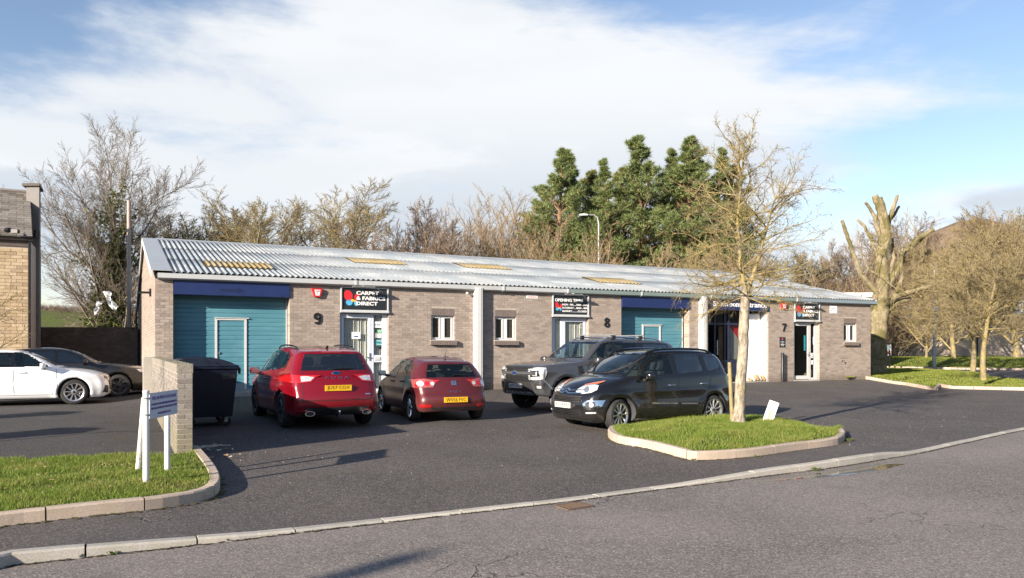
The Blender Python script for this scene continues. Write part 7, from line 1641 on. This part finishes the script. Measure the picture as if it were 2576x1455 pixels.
def car_red_suv():
    paint = car_paint('paint_red', (.205, .002, .010), .2, .25, .05)
    sp = dict(L=4.61, W=1.88, H=1.63, wb=2.71, fo=.93, tr=.355, ar=.405, belt=1.04, belt_rise=.10, roofw=1.30, cab0=1.1, cab1=4.35, crease=.80, tumble=.055, taper=.11, bow=.17, bowr=.13, flare=.03, round=.10,
              side=[(.15, .24), (.03, .32), (0, .52), (.03, .78), (.22, .96), (.7, 1.06), (1.15, 1.13), (1.62, 1.40), (2.05, 1.575), (2.6, 1.63), (3.3, 1.615), (3.85, 1.565), (4.10, 1.52), (4.22, 1.33), (4.40, 1.12), (4.50, .98), (4.56, .80), (4.61, .60), (4.59, .42), (4.45, .27)], corners=(0, 12, 19))
    c = Car('parked_car', 'shiny red SUV parked nose in beside the navy wheelie bin', 'car', sp, POS['suv'][0], POS['suv'][1], paint)
    c.line(90, [(1.30, 1.02), (1.28, .62), (1.42, .34)], .010); c.line(90, [(2.32, 1.06), (2.34, .36)], .010); c.line(90, [(3.34, 1.08), (3.20, .80), (3.02, .62)], .010)
    c.patch('tailgate_handle_recess', 180, [(-.34, .83), (.34, .83), (.42, 1.0), (.36, 1.01), (-.36, 1.01), (-.42, 1.0)], paint, off=-.008)
    for sy in (1, -1):
        pts = lambda P: [(a * sy, b) for a, b in P]
        c.patch('tail_lamp', 180, pts([(.40, 1.02), (.50, .93), (.70, .905), (.90, .92), (.90, 1.06), (.62, 1.055)]), MATS['lamp_red'], off=.012)
        c.patch('tail_lamp_lens', 180, pts([(.44, 1.015), (.52, .945), (.69, .93), (.69, 1.03), (.60, 1.035)]), MATS['lamp_clear'], off=.018)
        c.patch('reflector', 180, pts([(.55, .37), (.80, .38), (.80, .405), (.55, .395)]), MATS['lamp_red'], off=.01)
    c.both('tail_lamp', 90, [(4.02, .985), (4.40, .93), (4.47, 1.05), (4.15, 1.07)], MATS['lamp_red'], off=.01)
    c.patch('bumper_insert', 180, [(-.70, .30), (.70, .30), (.62, .44), (-.62, .44)], MATS['black_trim'], off=.008)
    c.line(180, [(-.80, .585), (-.4, .57), (.4, .57), (.80, .585)], .014, mirror=False)
    c.line(180, [(-.64, 1.15), (-.66, .9), (-.68, .60)], .010, mirror=True)
    c.plate(180, 0.0, .80, 'JU57 COX', MATS['plate_yellow'], off=.03)
    c.letters(180, 0.0, 1.005, 'K U G A', .045, MATS['chrome'], .46, off=.006)
    bd = c.patch('badge', 180, [(.085 * math.cos(a), 1.09 + .036 * math.sin(a)) for a in [k * math.pi / 8 for k in range(16)]], MATS['chrome'], off=.010)
    c.patch('badge_field', 180, [(.072 * math.cos(a), 1.09 + .027 * math.sin(a)) for a in [k * math.pi / 8 for k in range(16)]], MATS['badge_blue'], off=.014)
    c.patch('badge', 180, [(-.66, .665), (-.55, .665), (-.55, .685), (-.66, .685)], MATS['chrome'], off=.006)
    c.patch('brake_lamp', 180, [(-.20, 1.495), (.20, 1.495), (.19, 1.51), (-.19, 1.51)], MATS['lamp_pink'], off=.012)
    for sy in (1, -1):
        m = MB(); x = c.x0 - 4.56; T = lambda a, b, d, sy=sy: (x - d, sy * .56 + a * 1.45, .325 + b * .75)
        m.lathe([(.062, .02), (.066, .05), (.055, .05), (.05, -.05), (.06, -.08)], 20, T, closed=True); m.build('exhaust_tip', MATS['chrome'], c.root, smooth=True, local=True)
        m = MB(); m.lathe([(0, .0), (.055, .0), (.05, .01), (0, .01)], 14, T); m.build('exhaust_bore', MATS['interior'], c.root, local=True)
    m = MB(); x = c.x0 - 4.57; m.tube([(x + .15, 0, .27), (x - .06, 0, .25), (x - .085, 0, .33)], .022, 8); m.lathe([(0, -.03), (.02, -.02), (.027, 0), (.02, .02), (0, .028)], 10, lambda a, b, d: (x - .085 + a, b, .35 + d)); m.build('tow_ball', MATS['chrome'], c.root, smooth=True, local=True)
    c.rails(1.9, 3.75, MATS['black_gloss'], .60, .05)
    z = c.top(3.7, 0); m = MB(); m.prism([(-.09, 0), (.06, 0), (.07, .06), (.045, .065)], -.012, .012, lambda a, b, d: (c.x0 - 3.75 - a, d, z - .004 + b)); m.build('aerial', MATS['black_gloss'], c.root, local=True)
    c.mirrors(1.62, 1.02, paint, 1.0)
    c.handle(2.15, .93, paint); c.handle(3.12, .96, paint)
    c.wiper(180, [(.16, 1.155), (.05, 1.17), (-.38, 1.175)])
    side1 = [(1.50, 1.09), (2.33, 1.13), (2.31, 1.52), (2.12, 1.50), (1.86, 1.385)]
    side2 = [(2.41, 1.13), (3.18, 1.16), (3.14, 1.51), (2.40, 1.525)]
    side3 = [(3.24, 1.165), (3.66, 1.24), (3.63, 1.40), (3.45, 1.475), (3.20, 1.50)]
    c.both('window_trim', 90, [(1.46, 1.075), (2.4, 1.115), (3.2, 1.145), (3.68, 1.225), (3.68, 1.24), (3.2, 1.16), (2.4, 1.13), (1.46, 1.09)], MATS['black_gloss'], off=.004)
    c.finish([side1, side2, side3], [(-.66, 1.14), (.66, 1.14), (.60, 1.54), (-.60, 1.54)], [(-.66, 1.145), (.66, 1.145), (.60, 1.33), (.53, 1.47), (-.53, 1.47), (-.60, 1.33)],
             black_z=.29, dark_pillars=[(1.42, 1.06), (3.72, 1.20), (3.70, 1.42), (3.45, 1.50), (2.3, 1.555), (2.0, 1.50)], glass='car_glass', glass_rear='car_glass_dark', roof_black=(1.95, 3.6))
    c.wheels(.475, 5, 'alloy_dark', twin=True, width=.23)
    return c

def car_maroon():
    paint = car_paint('paint_maroon', (.085, .007, .011), .33, .15, .28, (.17, .09, .08, 1))
    sp = dict(L=3.98, W=1.70, H=1.40, wb=2.46, fo=.80, tr=.30, ar=.345, belt=.92, belt_rise=.08, roofw=1.16, cab0=1.0, cab1=3.7, crease=.70, tumble=.05, taper=.12, bow=.17, bowr=.14, flare=.028, round=.12,
              side=[(.15, .2), (.03, .3), (0, .45), (.04, .64), (.22, .78), (.7, .90), (1.05, .97), (1.45, 1.20), (1.85, 1.35), (2.3, 1.40), (2.85, 1.385), (3.35, 1.315), (3.52, 1.27), (3.68, 1.08), (3.80, .94), (3.86, .80), (3.90, .66), (3.97, .56), (3.98, .42), (3.88, .24)], corners=(0, 12, 19))
    c = Car('parked_car', 'dusty maroon hatchback parked nose in between the red SUV and the pickup', 'car', sp, POS['ibiza'][0], POS['ibiza'][1], paint)
    c.line(90, [(1.16, .95), (1.12, .55), (1.26, .30)], .009); c.line(90, [(2.08, .97), (2.10, .28)], .009); c.line(90, [(2.98, 1.0), (2.86, .72), (2.70, .52)], .009)
    for sy in (1, -1):
        pts = lambda P: [(a * sy, b) for a, b in P]
        c.patch('tail_lamp', 180, pts([(.40, .84), (.46, .75), (.80, .74), (.80, .91), (.62, .93), (.46, .90)]), MATS['lamp_pink'], off=.012)
        for (cy, mt, r) in ((.58, 'lamp_red', .052), (.47, 'lamp_clear', .040), (.70, 'lamp_clear', .060)):
            c.patch('tail_lamp_bulb', 180, pts([(cy + r * math.cos(a), .825 + r * math.sin(a)) for a in [k * math.pi / 6 for k in range(12)]]), MATS[mt], off=.020)
        c.patch('reflector', 180, pts([(.52, .33), (.74, .34), (.74, .40), (.52, .39)]), MATS['lamp_red'], off=.01)
    c.both('tail_lamp', 90, [(3.55, .75), (3.82, .75), (3.80, .90), (3.62, .93)], MATS['lamp_red'], off=.01)
    c.line(180, [(-.56, .93), (-.60, .80), (-.50, .60), (.0, .575), (.50, .60), (.60, .80), (.56, .93)], .009, mirror=False)
    c.patch('plate_recess', 180, [(-.40, .41), (.40, .41), (.34, .55), (-.34, .55)], paint, off=-.006)
    c.patch('bumper_insert', 180, [(-.52, .27), (.52, .27), (.50, .33), (-.50, .33)], MATS['black_trim'], off=.006)
    c.plate(180, 0.0, .485, 'WV56 FVC', MATS['plate_yellow'], off=.016)
    c.patch('badge', 180, [(-.055, .79), (.055, .79), (.055, .88), (-.055, .88)], MATS['chrome'], off=.012)
    c.letters(180, 0.0, .84, 'S', .06, MATS['interior'], .06, name='badge_mark', off=.018)
    c.letters(180, 0.0, .655, 'I B I Z A', .035, MATS['chrome'], .30, off=.006)
    c.mirrors(1.36, .93, MATS['black_gloss'], .85, out=.14)
    c.handle(1.93, .82, MATS['black_trim']); c.handle(2.72, .84, MATS['black_trim'])
    c.aerial(3.25, 0.0, .26, .55)
    c.wiper(180, [(.0, .985), (-.08, 1.0), (-.40, .985)])
    side1 = [(1.28, .965), (2.06, 1.0), (2.04, 1.305), (1.82, 1.275), (1.56, 1.16)]
    side2 = [(2.13, 1.0), (2.78, 1.03), (2.72, 1.30), (2.10, 1.31)]
    side3 = [(2.84, 1.03), (3.08, 1.06), (3.12, 1.12), (3.02, 1.23), (2.80, 1.285)]
    c.finish([side1, side2, side3], [(-.60, .99), (.60, .99), (.53, 1.32), (-.53, 1.32)], [(-.58, .955), (.58, .955), (.53, 1.10), (.47, 1.235), (-.47, 1.235), (-.53, 1.10)],
             dark_pillars=[(1.2, .95), (2.85, 1.0), (3.12, 1.04), (3.14, 1.15), (2.8, 1.32), (2.0, 1.335), (1.75, 1.29)], glass='car_glass')
    c.wheels(.40, 9, 'alloy', width=.19)
    return c

def car_black_mpv():
    paint = car_paint('paint_black', (.004, .0045, .006), .14, .0, .05)
    sp = dict(L=4.08, W=1.73, H=1.60, wb=2.54, fo=.80, tr=.308, ar=.355, belt=1.00, belt_rise=.06, roofw=1.20, cab0=.75, cab1=3.95, crease=.74, tumble=.05, taper=.13, bow=.22, bowr=.12, flare=.03, round=.12,
              side=[(.18, .18), (.05, .24), (0, .40), (.02, .60), (.10, .78), (.30, .92), (.62, 1.03), (.86, 1.09), (1.30, 1.35), (1.78, 1.545), (2.3, 1.60), (3.0, 1.595), (3.5, 1.55), (3.76, 1.46), (3.90, 1.24), (3.97, 1.0), (4.03, .8), (4.08, .55), (4.05, .35), (3.92, .22)], corners=(0, 19))
    c = Car('parked_car', 'black people carrier parked behind the grass island with the young tree', 'car', sp, POS['c3'][0], POS['c3'][1], paint)
    c.line(90, [(1.42, 1.02), (1.36, .62), (1.50, .34), (2.0, .28), (2.30, .28), (2.32, 1.05)], .009); c.line(90, [(2.40, .30), (2.86, .34), (3.02, .52), (3.20, .80), (3.30, 1.06)], .009)
    c.line(90, [(1.52, .50), (2.26, .47)], .055, name='door_moulding', off=.012); c.line(90, [(2.36, .465), (2.86, .45)], .055, name='door_moulding', off=.012)
    c.line(90, [(1.58, .515), (2.26, .488)], .020, name='chrome_strip', mat=MATS['chrome'], off=.018); c.line(90, [(2.36, .483), (2.82, .468)], .020, name='chrome_strip', mat=MATS['chrome'], off=.018)
    for mir in (False, True):
        c.patch('headlamp', 38, [(-.36, .745), (-.34, .80), (-.22, .875), (.0, .905), (.10, .885), (.09, .80), (-.02, .745), (-.20, .72)], MATS['lamp_clear'], off=.012, mirror=mir, local_h=True)
        c.patch('indicator_lamp', 38, [(-.20, .880), (-.22, .893), (-.05, .932), (.19, .975), (.17, .950), (.06, .912), (-.05, .905)], MATS['lamp_amber'], off=.012, mirror=mir, local_h=True)
        c.patch('headlamp_bulb', 38, [(-.13 + .055 * math.cos(a), .80 + .055 * math.sin(a)) for a in [k * math.pi / 6 for k in range(12)]], MATS['alloy'], off=.018, mirror=mir, local_h=True)
        c.patch('fog_lamp_surround', 30, [(-.16, .42), (-.19, .54), (-.10, .60), (.22, .61), (.18, .50), (.10, .44)], MATS['chrome'], off=.014, mirror=mir, local_h=True)
        c.patch('fog_lamp', 30, [(-.11, .45), (-.13, .54), (-.08, .575), (.06, .575), (.07, .50), (.0, .46)], MATS['interior'], off=.020, mirror=mir, local_h=True)
        c.patch('fog_lamp_lens', 30, [(.0 + .04 * math.cos(a), .515 + .045 * math.sin(a)) for a in [k * math.pi / 6 for k in range(12)]], MATS['lamp_clear'], off=.026, mirror=mir, local_h=True)
        c.patch('daytime_lamp', 30, [(-.12, .345), (-.12, .375), (.08, .385), (.08, .355)], MATS['lamp_clear'], off=.010, mirror=mir, local_h=True)
        c.patch('chevron_bar', 0, [(.0, .825), (.10, .79), (.46, .80), (.47, .785), (.10, .765), (.0, .795)], MATS['chrome'], off=.014, mirror=mir)
        c.patch('chevron_bar', 0, [(.0, .775), (.10, .735), (.44, .745), (.45, .73), (.10, .715), (.0, .75)], MATS['chrome'], off=.014, mirror=mir)
    c.patch('upper_grille', 0, [(-.44, .56), (.44, .56), (.47, .68), (-.47, .68)], MATS['black_trim'], off=.006)
    c.patch('lower_grille', 0, [(-.50, .30), (.50, .30), (.46, .42), (-.46, .42)], MATS['black_trim'], off=.006)
    g = MB()
    for z in (.59, .62, .65, .32, .35, .38, .41):
        for k in range(18):
            h = -.42 + .05 * k + (.025 if int(z * 100) % 2 else 0); q, nn = c.on(0, h, z, .008); g.box(q.x - .004, q.x + .01, q.y - .016, q.y + .016, q.z - .008, q.z + .008)
    g.build('grille_mesh', MATS['black_gloss'], c.root, local=True)
    c.plate(0, .0, .49, 'KO14 FJU', MATS['plate_white'], off=.02)
    c.letters(0, -.36, .85, 'Xbox', .03, MATS['chrome'], .10, off=.008) if False else None
    c.rails(1.5, 3.55, MATS['black_gloss'], .57, .055, r=.024)
    for sy in (1, -1):
        pts = [(c.x0 - (1.9 + 1.25 * k / 8), sy * .57 * .995, c.top(1.9 + 1.25 * k / 8, .57) + .066) for k in range(9)]
        m = MB(); m.tube(pts, .014, 8); m.build('roof_rail_strip', MATS['chrome'], c.root, smooth=True, local=True)
    c.mirrors(1.42, .98, paint, 1.05, out=.15); c.handle(2.12, .86, MATS['chrome']); c.handle(3.02, .87, MATS['chrome'])
    c.aerial(3.0, .1, .30, .5)
    c.line(90, [(3.90, 1.32), (3.97, .98)], .09, name='tail_lamp', mat=MATS['lamp_red'], off=.008)
    c.wiper(0, [(-.2, 1.10), (.2, 1.10), (.48, 1.14)]); c.wiper(0, [(-.55, 1.10), (-.2, 1.11)])
    quarter = [(1.02, 1.06), (1.36, 1.07), (1.40, 1.32), (1.34, 1.28)]
    side1 = [(1.46, 1.07), (2.24, 1.10), (2.22, 1.50), (1.80, 1.49), (1.50, 1.38)]
    side2 = [(2.34, 1.10), (3.10, 1.13), (3.04, 1.49), (2.36, 1.505)]
    side3 = [(3.22, 1.14), (3.56, 1.17), (3.66, 1.24), (3.56, 1.42), (3.18, 1.48)]
    c.finish([quarter, side1, side2, side3], [(-.66, 1.12), (.66, 1.12), (.575, 1.50), (-.575, 1.50)], [(-.56, 1.1), (.56, 1.1), (.50, 1.44), (-.50, 1.44)],
             glass='car_glass', glass_rear='car_glass_dark', dark_pillars=[(1.0, 1.04), (3.68, 1.15), (3.6, 1.45), (2.3, 1.53), (1.7, 1.50)])
    c.wheels(.465, 10, 'alloy', steer=14, width=.205)
    for sy in (1, -1):      # painted A-pillar strip seen between windscreen and quarter light
        pts = []
        for k in range(9):
            t = k / 8; x = .93 + t * .83; zz = 1.11 + t * .40
            r = c.bvh.ray_cast(Vector((c.x0 - x, 3, zz)), Vector((0, -1, 0))); 
            if r[0]: pts.append((r[0].x, sy * (r[0].y - .01), r[0].z + .01))
        if len(pts) > 2: m = MB(); m.tube(pts, .020, 6); m.build('windscreen_pillar', MATS['alloy_dark'], c.root, smooth=True, local=True)
    return c

def car_pickup():
    paint = car_paint('paint_grey', (.080, .084, .094), .26, .45, .10)
    sp = dict(L=5.36, W=1.92, H=1.83, wb=3.27, fo=.90, tr=.40, ar=.475, belt=1.22, belt_rise=.03, roofw=1.34, cab0=1.4, cab1=5.1, crease=.98, tumble=.045, taper=.09, bow=.16, bowr=.05, flare=.045, round=.085, crown=.035,
              side=[(.22, .42), (.08, .45), (.03, .60), (0, .90), (.05, 1.10), (.25, 1.18), (.9, 1.24), (1.45, 1.30), (1.85, 1.55), (2.25, 1.765), (2.75, 1.83), (3.6, 1.82), (4.4, 1.79), (4.95, 1.72), (5.12, 1.5), (5.25, 1.28), (5.33, .9), (5.36, .6), (5.2, .48)], corners=(0, 3, 18))
    c = Car('parked_car', 'dark grey pickup with silver roof bars behind the black people carrier', 'pickup', sp, POS['ranger'][0], POS['ranger'][1], paint, h=.036)
    c.line(90, [(1.62, 1.22), (1.58, .75), (1.70, .50)], .010); c.line(90, [(2.62, 1.24), (2.64, .48)], .010); c.line(90, [(3.55, 1.26), (3.50, .85), (3.42, .60)], .010)
    for mir in (False, True):
        c.patch('headlamp', 30, [(-.33, .80), (-.36, 1.06), (-.12, 1.10), (.10, 1.10), (.13, .98), (.08, .82), (-.10, .80)], MATS['lamp_clear'], off=.012, mirror=mir, local_h=True)
        c.patch('headlamp_bulb', 30, [(-.28, .87), (-.28, 1.02), (-.04, 1.03), (-.01, .89)], MATS['black_gloss'], off=.018, mirror=mir, local_h=True)
        c.patch('headlamp_lens', 30, [(-.22, .90), (-.22, 1.0), (-.08, 1.0), (-.08, .90)], MATS['lamp_clear'], off=.024, mirror=mir, local_h=True)
        c.patch('fog_lamp_surround', 26, [(-.16, .56), (-.18, .72), (.08, .72), (.06, .58)], MATS['black_trim'], off=.010, mirror=mir, local_h=True)
        c.patch('fog_lamp', 26, [(-.09, .60), (-.10, .66), (.02, .66), (.02, .60)], MATS['lamp_clear'], off=.018, mirror=mir, local_h=True)
        c.line(30, [(-.40, 1.06), (-.42, .80), (-.30, .66), (-.22, .54)], .028, name='chrome_strip', mat=MATS['alloy'], off=.014, mirror=False) if not mir else None
    c.patch('grille', 0, [(-.62, .74), (.62, .74), (.56, 1.12), (-.56, 1.12)], MATS['black_trim'], off=.008)
    c.patch('grille_bar', 0, [(-.70, .915), (.70, .915), (.70, 1.0), (-.70, 1.0)], MATS['alloy_dark'], off=.030)
    c.patch('grille_bar_slot', 0, [(-.62, .935), (.62, .935), (.62, .98), (-.62, .98)], MATS['interior'], off=.034)
    g = MB()
    for j, z in enumerate((.77, .805, .84, .875, 1.03, 1.065, 1.10)):
        for k in range(16):
            h = -.53 + .07 * k + (.035 if j % 2 else 0); q, nn = c.on(0, h, z, .012)
            g.lathe([(.018, 0), (.026, .012), (.032, 0)], 6, lambda a, b, d, q=q: (q.x + d, q.y + a, q.z + b * .55))
    g.build('grille_mesh', MATS['alloy_dark'], c.root, local=True)
    c.patch('lower_bumper', 0, [(-.64, .44), (.64, .44), (.52, .73), (-.52, .73)], MATS['black_trim'], off=.010)
    c.patch('skid_plate', 0, [(-.60, .44), (.60, .44), (.50, .51), (-.50, .51)], MATS['alloy'], off=.024)
    c.plate(0, 0, .645, 'WP74 KLV', MATS['plate_white'], off=.03)
    c.patch('badge', 0, [(.12 * math.cos(a), .958 + .05 * math.sin(a)) for a in [k * math.pi / 8 for k in range(16)]], MATS['chrome'], off=.042)
    c.patch('badge_field', 0, [(.10 * math.cos(a), .958 + .038 * math.sin(a)) for a in [k * math.pi / 8 for k in range(16)]], MATS['badge_blue'], off=.047)
    for xa in (sp['fo'], sp['fo'] + sp['wb']):
        c.line(90, [(xa + (sp['ar'] + .03) * math.cos(a), sp['tr'] + (sp['ar'] + .03) * math.sin(a)) for a in [R(8 + 164 * k / 14) for k in range(15)]], .065, name='wheel_arch_trim', off=.016)
    c.line(90, [(1.36, .52), (3.65, .52)], .10, name='side_step', off=.03)
    c.rails(2.3, 4.6, MATS['alloy'], .62, .06, r=.022)
    for x in (2.75, 3.75):
        z = c.top(x, .5) + .085; m = MB(); m.box(-.04, .04, -.74, .74, 0, .028, lambda a, b, d: (c.x0 - x + a, b, z + d + .01)); m.build('roof_bar', MATS['alloy'], c.root, local=True)
        for sy in (1, -1): m = MB(); m.box(-.06, .06, -.03, .03, -.09, .012, lambda a, b, d: (c.x0 - x + a, sy * .62 + b, z + d)); m.build('roof_bar_foot', MATS['black_trim'], c.root, local=True)
    c.patch('side_vent', 90, [(1.28, .98), (1.42, .98), (1.40, 1.14), (1.26, 1.12)], MATS['black_trim'], off=.012); c.patch('side_vent', 90, [(1.28, .98), (1.42, .98), (1.40, 1.14), (1.26, 1.12)], MATS['black_trim'], off=.012, mirror=True)
    c.mirrors(1.78, 1.17, MATS['alloy_dark'], 1.25, out=.2); c.handle(2.42, 1.08, paint); c.handle(3.38, 1.09, paint)
    c.wiper(0, [(-.5, 1.31), (.1, 1.30), (.6, 1.34)])
    side1 = [(1.72, 1.30), (2.60, 1.32), (2.58, 1.70), (2.36, 1.70), (2.05, 1.52)]
    side2 = [(2.70, 1.32), (3.52, 1.34), (3.46, 1.70), (2.70, 1.71)]
    side3 = [(3.74, 1.36), (4.78, 1.36), (4.66, 1.66), (3.72, 1.69)]
    c.finish([side1, side2, side3], [(-.68, 1.32), (.68, 1.32), (.60, 1.74), (-.60, 1.74)], [(-.6, 1.35), (.6, 1.35), (.55, 1.66), (-.55, 1.66)],
             glass='car_glass', glass_rear='car_glass_dark', dark_pillars=[(1.66, 1.28), (4.84, 1.33), (4.7, 1.70), (2.5, 1.745), (2.2, 1.68)])
    c.wheels(.50, 6, 'alloy_dark', steer=6, width=.26, twin=False)
    for sy in (1, -1):
        m = MB(); m.box(c.x0 - 1.5, c.x0 - 1.47, sy * .96, sy * .70, .33, .50) if sy > 0 else m.box(c.x0 - 1.5, c.x0 - 1.47, -.96, -.70, .33, .50); m.build('mud_flap', MATS['black_trim'], c.root, local=True)
    return c

def car_white():
    paint = car_paint('paint_white', (.86, .87, .89), .22, .0, .03, (.45, .42, .38, 1))
    sp = dict(L=4.03, W=1.74, H=1.40, wb=2.56, fo=.83, tr=.32, ar=.365, belt=.93, belt_rise=.04, roofw=1.18, cab0=1.0, cab1=3.75, crease=.74, tumble=.05, taper=.11, bow=.16, bowr=.12, flare=.025, round=.09,
              side=[(.2, .18), (.05, .22), (.0, .38), (.02, .60), (.12, .74), (.40, .84), (.8, .91), (1.12, .965), (1.55, 1.20), (1.95, 1.35), (2.4, 1.40), (3.0, 1.385), (3.5, 1.31), (3.66, 1.25), (3.84, .98), (3.95, .8), (4.03, .55), (4.0, .35), (3.85, .2)], corners=(0, 18))
    c = Car('parked_car', 'white hatchback in front of the black car, cut by the left edge of the picture', 'car', sp, POS['a1'][0], POS['a1'][1], paint)
    c.line(-90, [(1.22, .90), (1.20, .55), (1.20, .26)], .009); c.line(-90, [(2.12, .94), (2.14, .55), (2.10, .26)], .009); c.line(-90, [(3.0, .96), (2.9, .7), (2.7, .5)], .009)
    for mir in (False, True):
        c.patch('headlamp', 48, [(-.30, .60), (-.34, .72), (-.20, .745), (.08, .74), (.16, .745), (.14, .70), (.0, .62)], MATS['lamp_clear'], off=.010, mirror=mir, local_h=True)
        c.patch('headlamp_bulb', 48, [(-.24, .63), (-.26, .70), (-.08, .71), (-.04, .64)], MATS['black_gloss'], off=.016, mirror=mir, local_h=True)
        c.patch('air_intake', 40, [(-.18, .28), (-.20, .46), (-.02, .48), (.06, .30)], MATS['black_trim'], off=.012, mirror=mir, local_h=True)
        c.patch('grille', 0, [(-.01, .34), (.40, .36), (.46, .60), (.36, .68), (-.01, .69)], MATS['black_trim'], off=.008, mirror=mir)
    c.plate(0, 0, .46, '', MATS['plate_white'], off=.02) if False else None
    c.mirrors(1.50, .93, paint, .95, out=.14); c.handle(1.96, .83, paint); c.handle(2.86, .85, paint)
    c.line(-90, [(1.30, .30), (2.75, .30)], .05, name='side_skirt', mat=paint, off=.012)
    side1 = [(1.42, .965), (2.12, .985), (2.10, 1.30), (1.94, 1.285), (1.66, 1.14)]
    side2 = [(2.20, .985), (2.92, 1.01), (2.84, 1.28), (2.19, 1.31)]
    c.finish([side1, side2], [(-.60, .985), (.60, .985), (.53, 1.32), (-.53, 1.32)], [(-.52, .98), (.52, .98), (.45, 1.22), (-.45, 1.22)],
             dark_pillars=[(1.34, .95), (2.98, .99), (2.86, 1.31), (2.0, 1.335), (1.86, 1.28)], glass='car_glass')
    c.wheels(.45, 10, 'alloy', width=.21)
    return c

def car_black_hatch():
    paint = car_paint('paint_black_dusty', (.010, .010, .012), .2, .0, .22, (.14, .12, .09, 1))
    sp = dict(L=4.32, W=1.80, H=1.44, wb=2.67, fo=.86, tr=.33, ar=.375, belt=.97, belt_rise=.04, roofw=1.2, cab0=1.2, cab1=4.0, crease=.78, tumble=.05, taper=.12, bow=.17, bowr=.12, flare=.025, round=.10,
              side=[(.2, .2), (.05, .25), (.0, .42), (.01, .66), (.08, .82), (.4, .90), (.9, .97), (1.32, 1.02), (1.75, 1.25), (2.15, 1.39), (2.6, 1.44), (3.2, 1.42), (3.75, 1.34), (3.95, 1.24), (4.1, 1.0), (4.24, .8), (4.32, .55), (4.28, .35), (4.1, .22)], corners=(0, 18))
    c = Car('parked_car', 'black car parked behind the white hatchback in the shade of the dark brick wall', 'car', sp, POS['bmw'][0], POS['bmw'][1], paint)
    c.line(-90, [(1.45, .96), (1.42, .55), (1.5, .3)], .009)
    for mir in (False, True):
        c.patch('headlamp', 46, [(-.30, .68), (-.32, .78), (-.05, .80), (.20, .80), (.14, .73), (-.05, .68)], MATS['lamp_clear'], off=.010, mirror=mir, local_h=True)
        c.patch('grille', 0, [(.03, .60), (.34, .60), (.36, .74), (.30, .80), (.03, .80)], MATS['chrome'], off=.012, mirror=mir)
        c.patch('grille_insert', 0, [(.06, .63), (.31, .63), (.33, .74), (.28, .775), (.06, .775)], MATS['interior'], off=.018, mirror=mir)
        c.patch('air_intake', 38, [(-.20, .30), (-.22, .46), (-.02, .47), (.08, .33)], MATS['black_trim'], off=.012, mirror=mir, local_h=True)
    c.patch('lower_grille', 0, [(-.45, .28), (.45, .28), (.40, .42), (-.40, .42)], MATS['black_trim'], off=.010)
    c.mirrors(1.7, .98, paint, .95, out=.14)
    side1 = [(1.66, 1.01), (2.4, 1.03), (2.38, 1.34), (2.2, 1.33), (1.9, 1.20)]
    side2 = [(2.48, 1.03), (3.2, 1.05), (3.1, 1.33), (2.46, 1.35)]
    c.finish([side1, side2], [(-.62, 1.04), (.62, 1.04), (.54, 1.36), (-.54, 1.36)], [(-.54, 1.02), (.54, 1.02), (.46, 1.26), (-.46, 1.26)],
             dark_pillars=[(1.6, .99), (3.26, 1.03), (3.15, 1.36), (2.2, 1.375), (2.05, 1.31)], glass='car_glass_dark')
    c.wheels(.45, 5, 'alloy_dark', width=.21, twin=True)
    return c
POS = {}
def car_positions():
    # local origin is the middle of the wheelbase; the fitted points are the front axle
    def put(k, fx, fy, deg, wb, dz=0.0):
        a = R(deg); x = fx - math.cos(a) * wb / 2; y = fy - math.sin(a) * wb / 2
        POS[k] = ((x, y, cz(x, y) + dz), a)
    put('c3', 1.71, 15.95, 210.9, 2.54)
    put('suv', -5.15, 18.35, 118.8, 2.71)
    put('ibiza', -2.48, 19.44, 113.8, 2.46)
    put('ranger', .81, 19.87, 216.1, 3.27)
    put('a1', -11.47, 20.4, 26.0, 2.56)
    put('bmw', -11.78, 23.2, 27.0, 2.67)
car_positions()
for f in (car_red_suv, car_maroon, car_black_mpv, car_pickup, car_white, car_black_hatch): f()
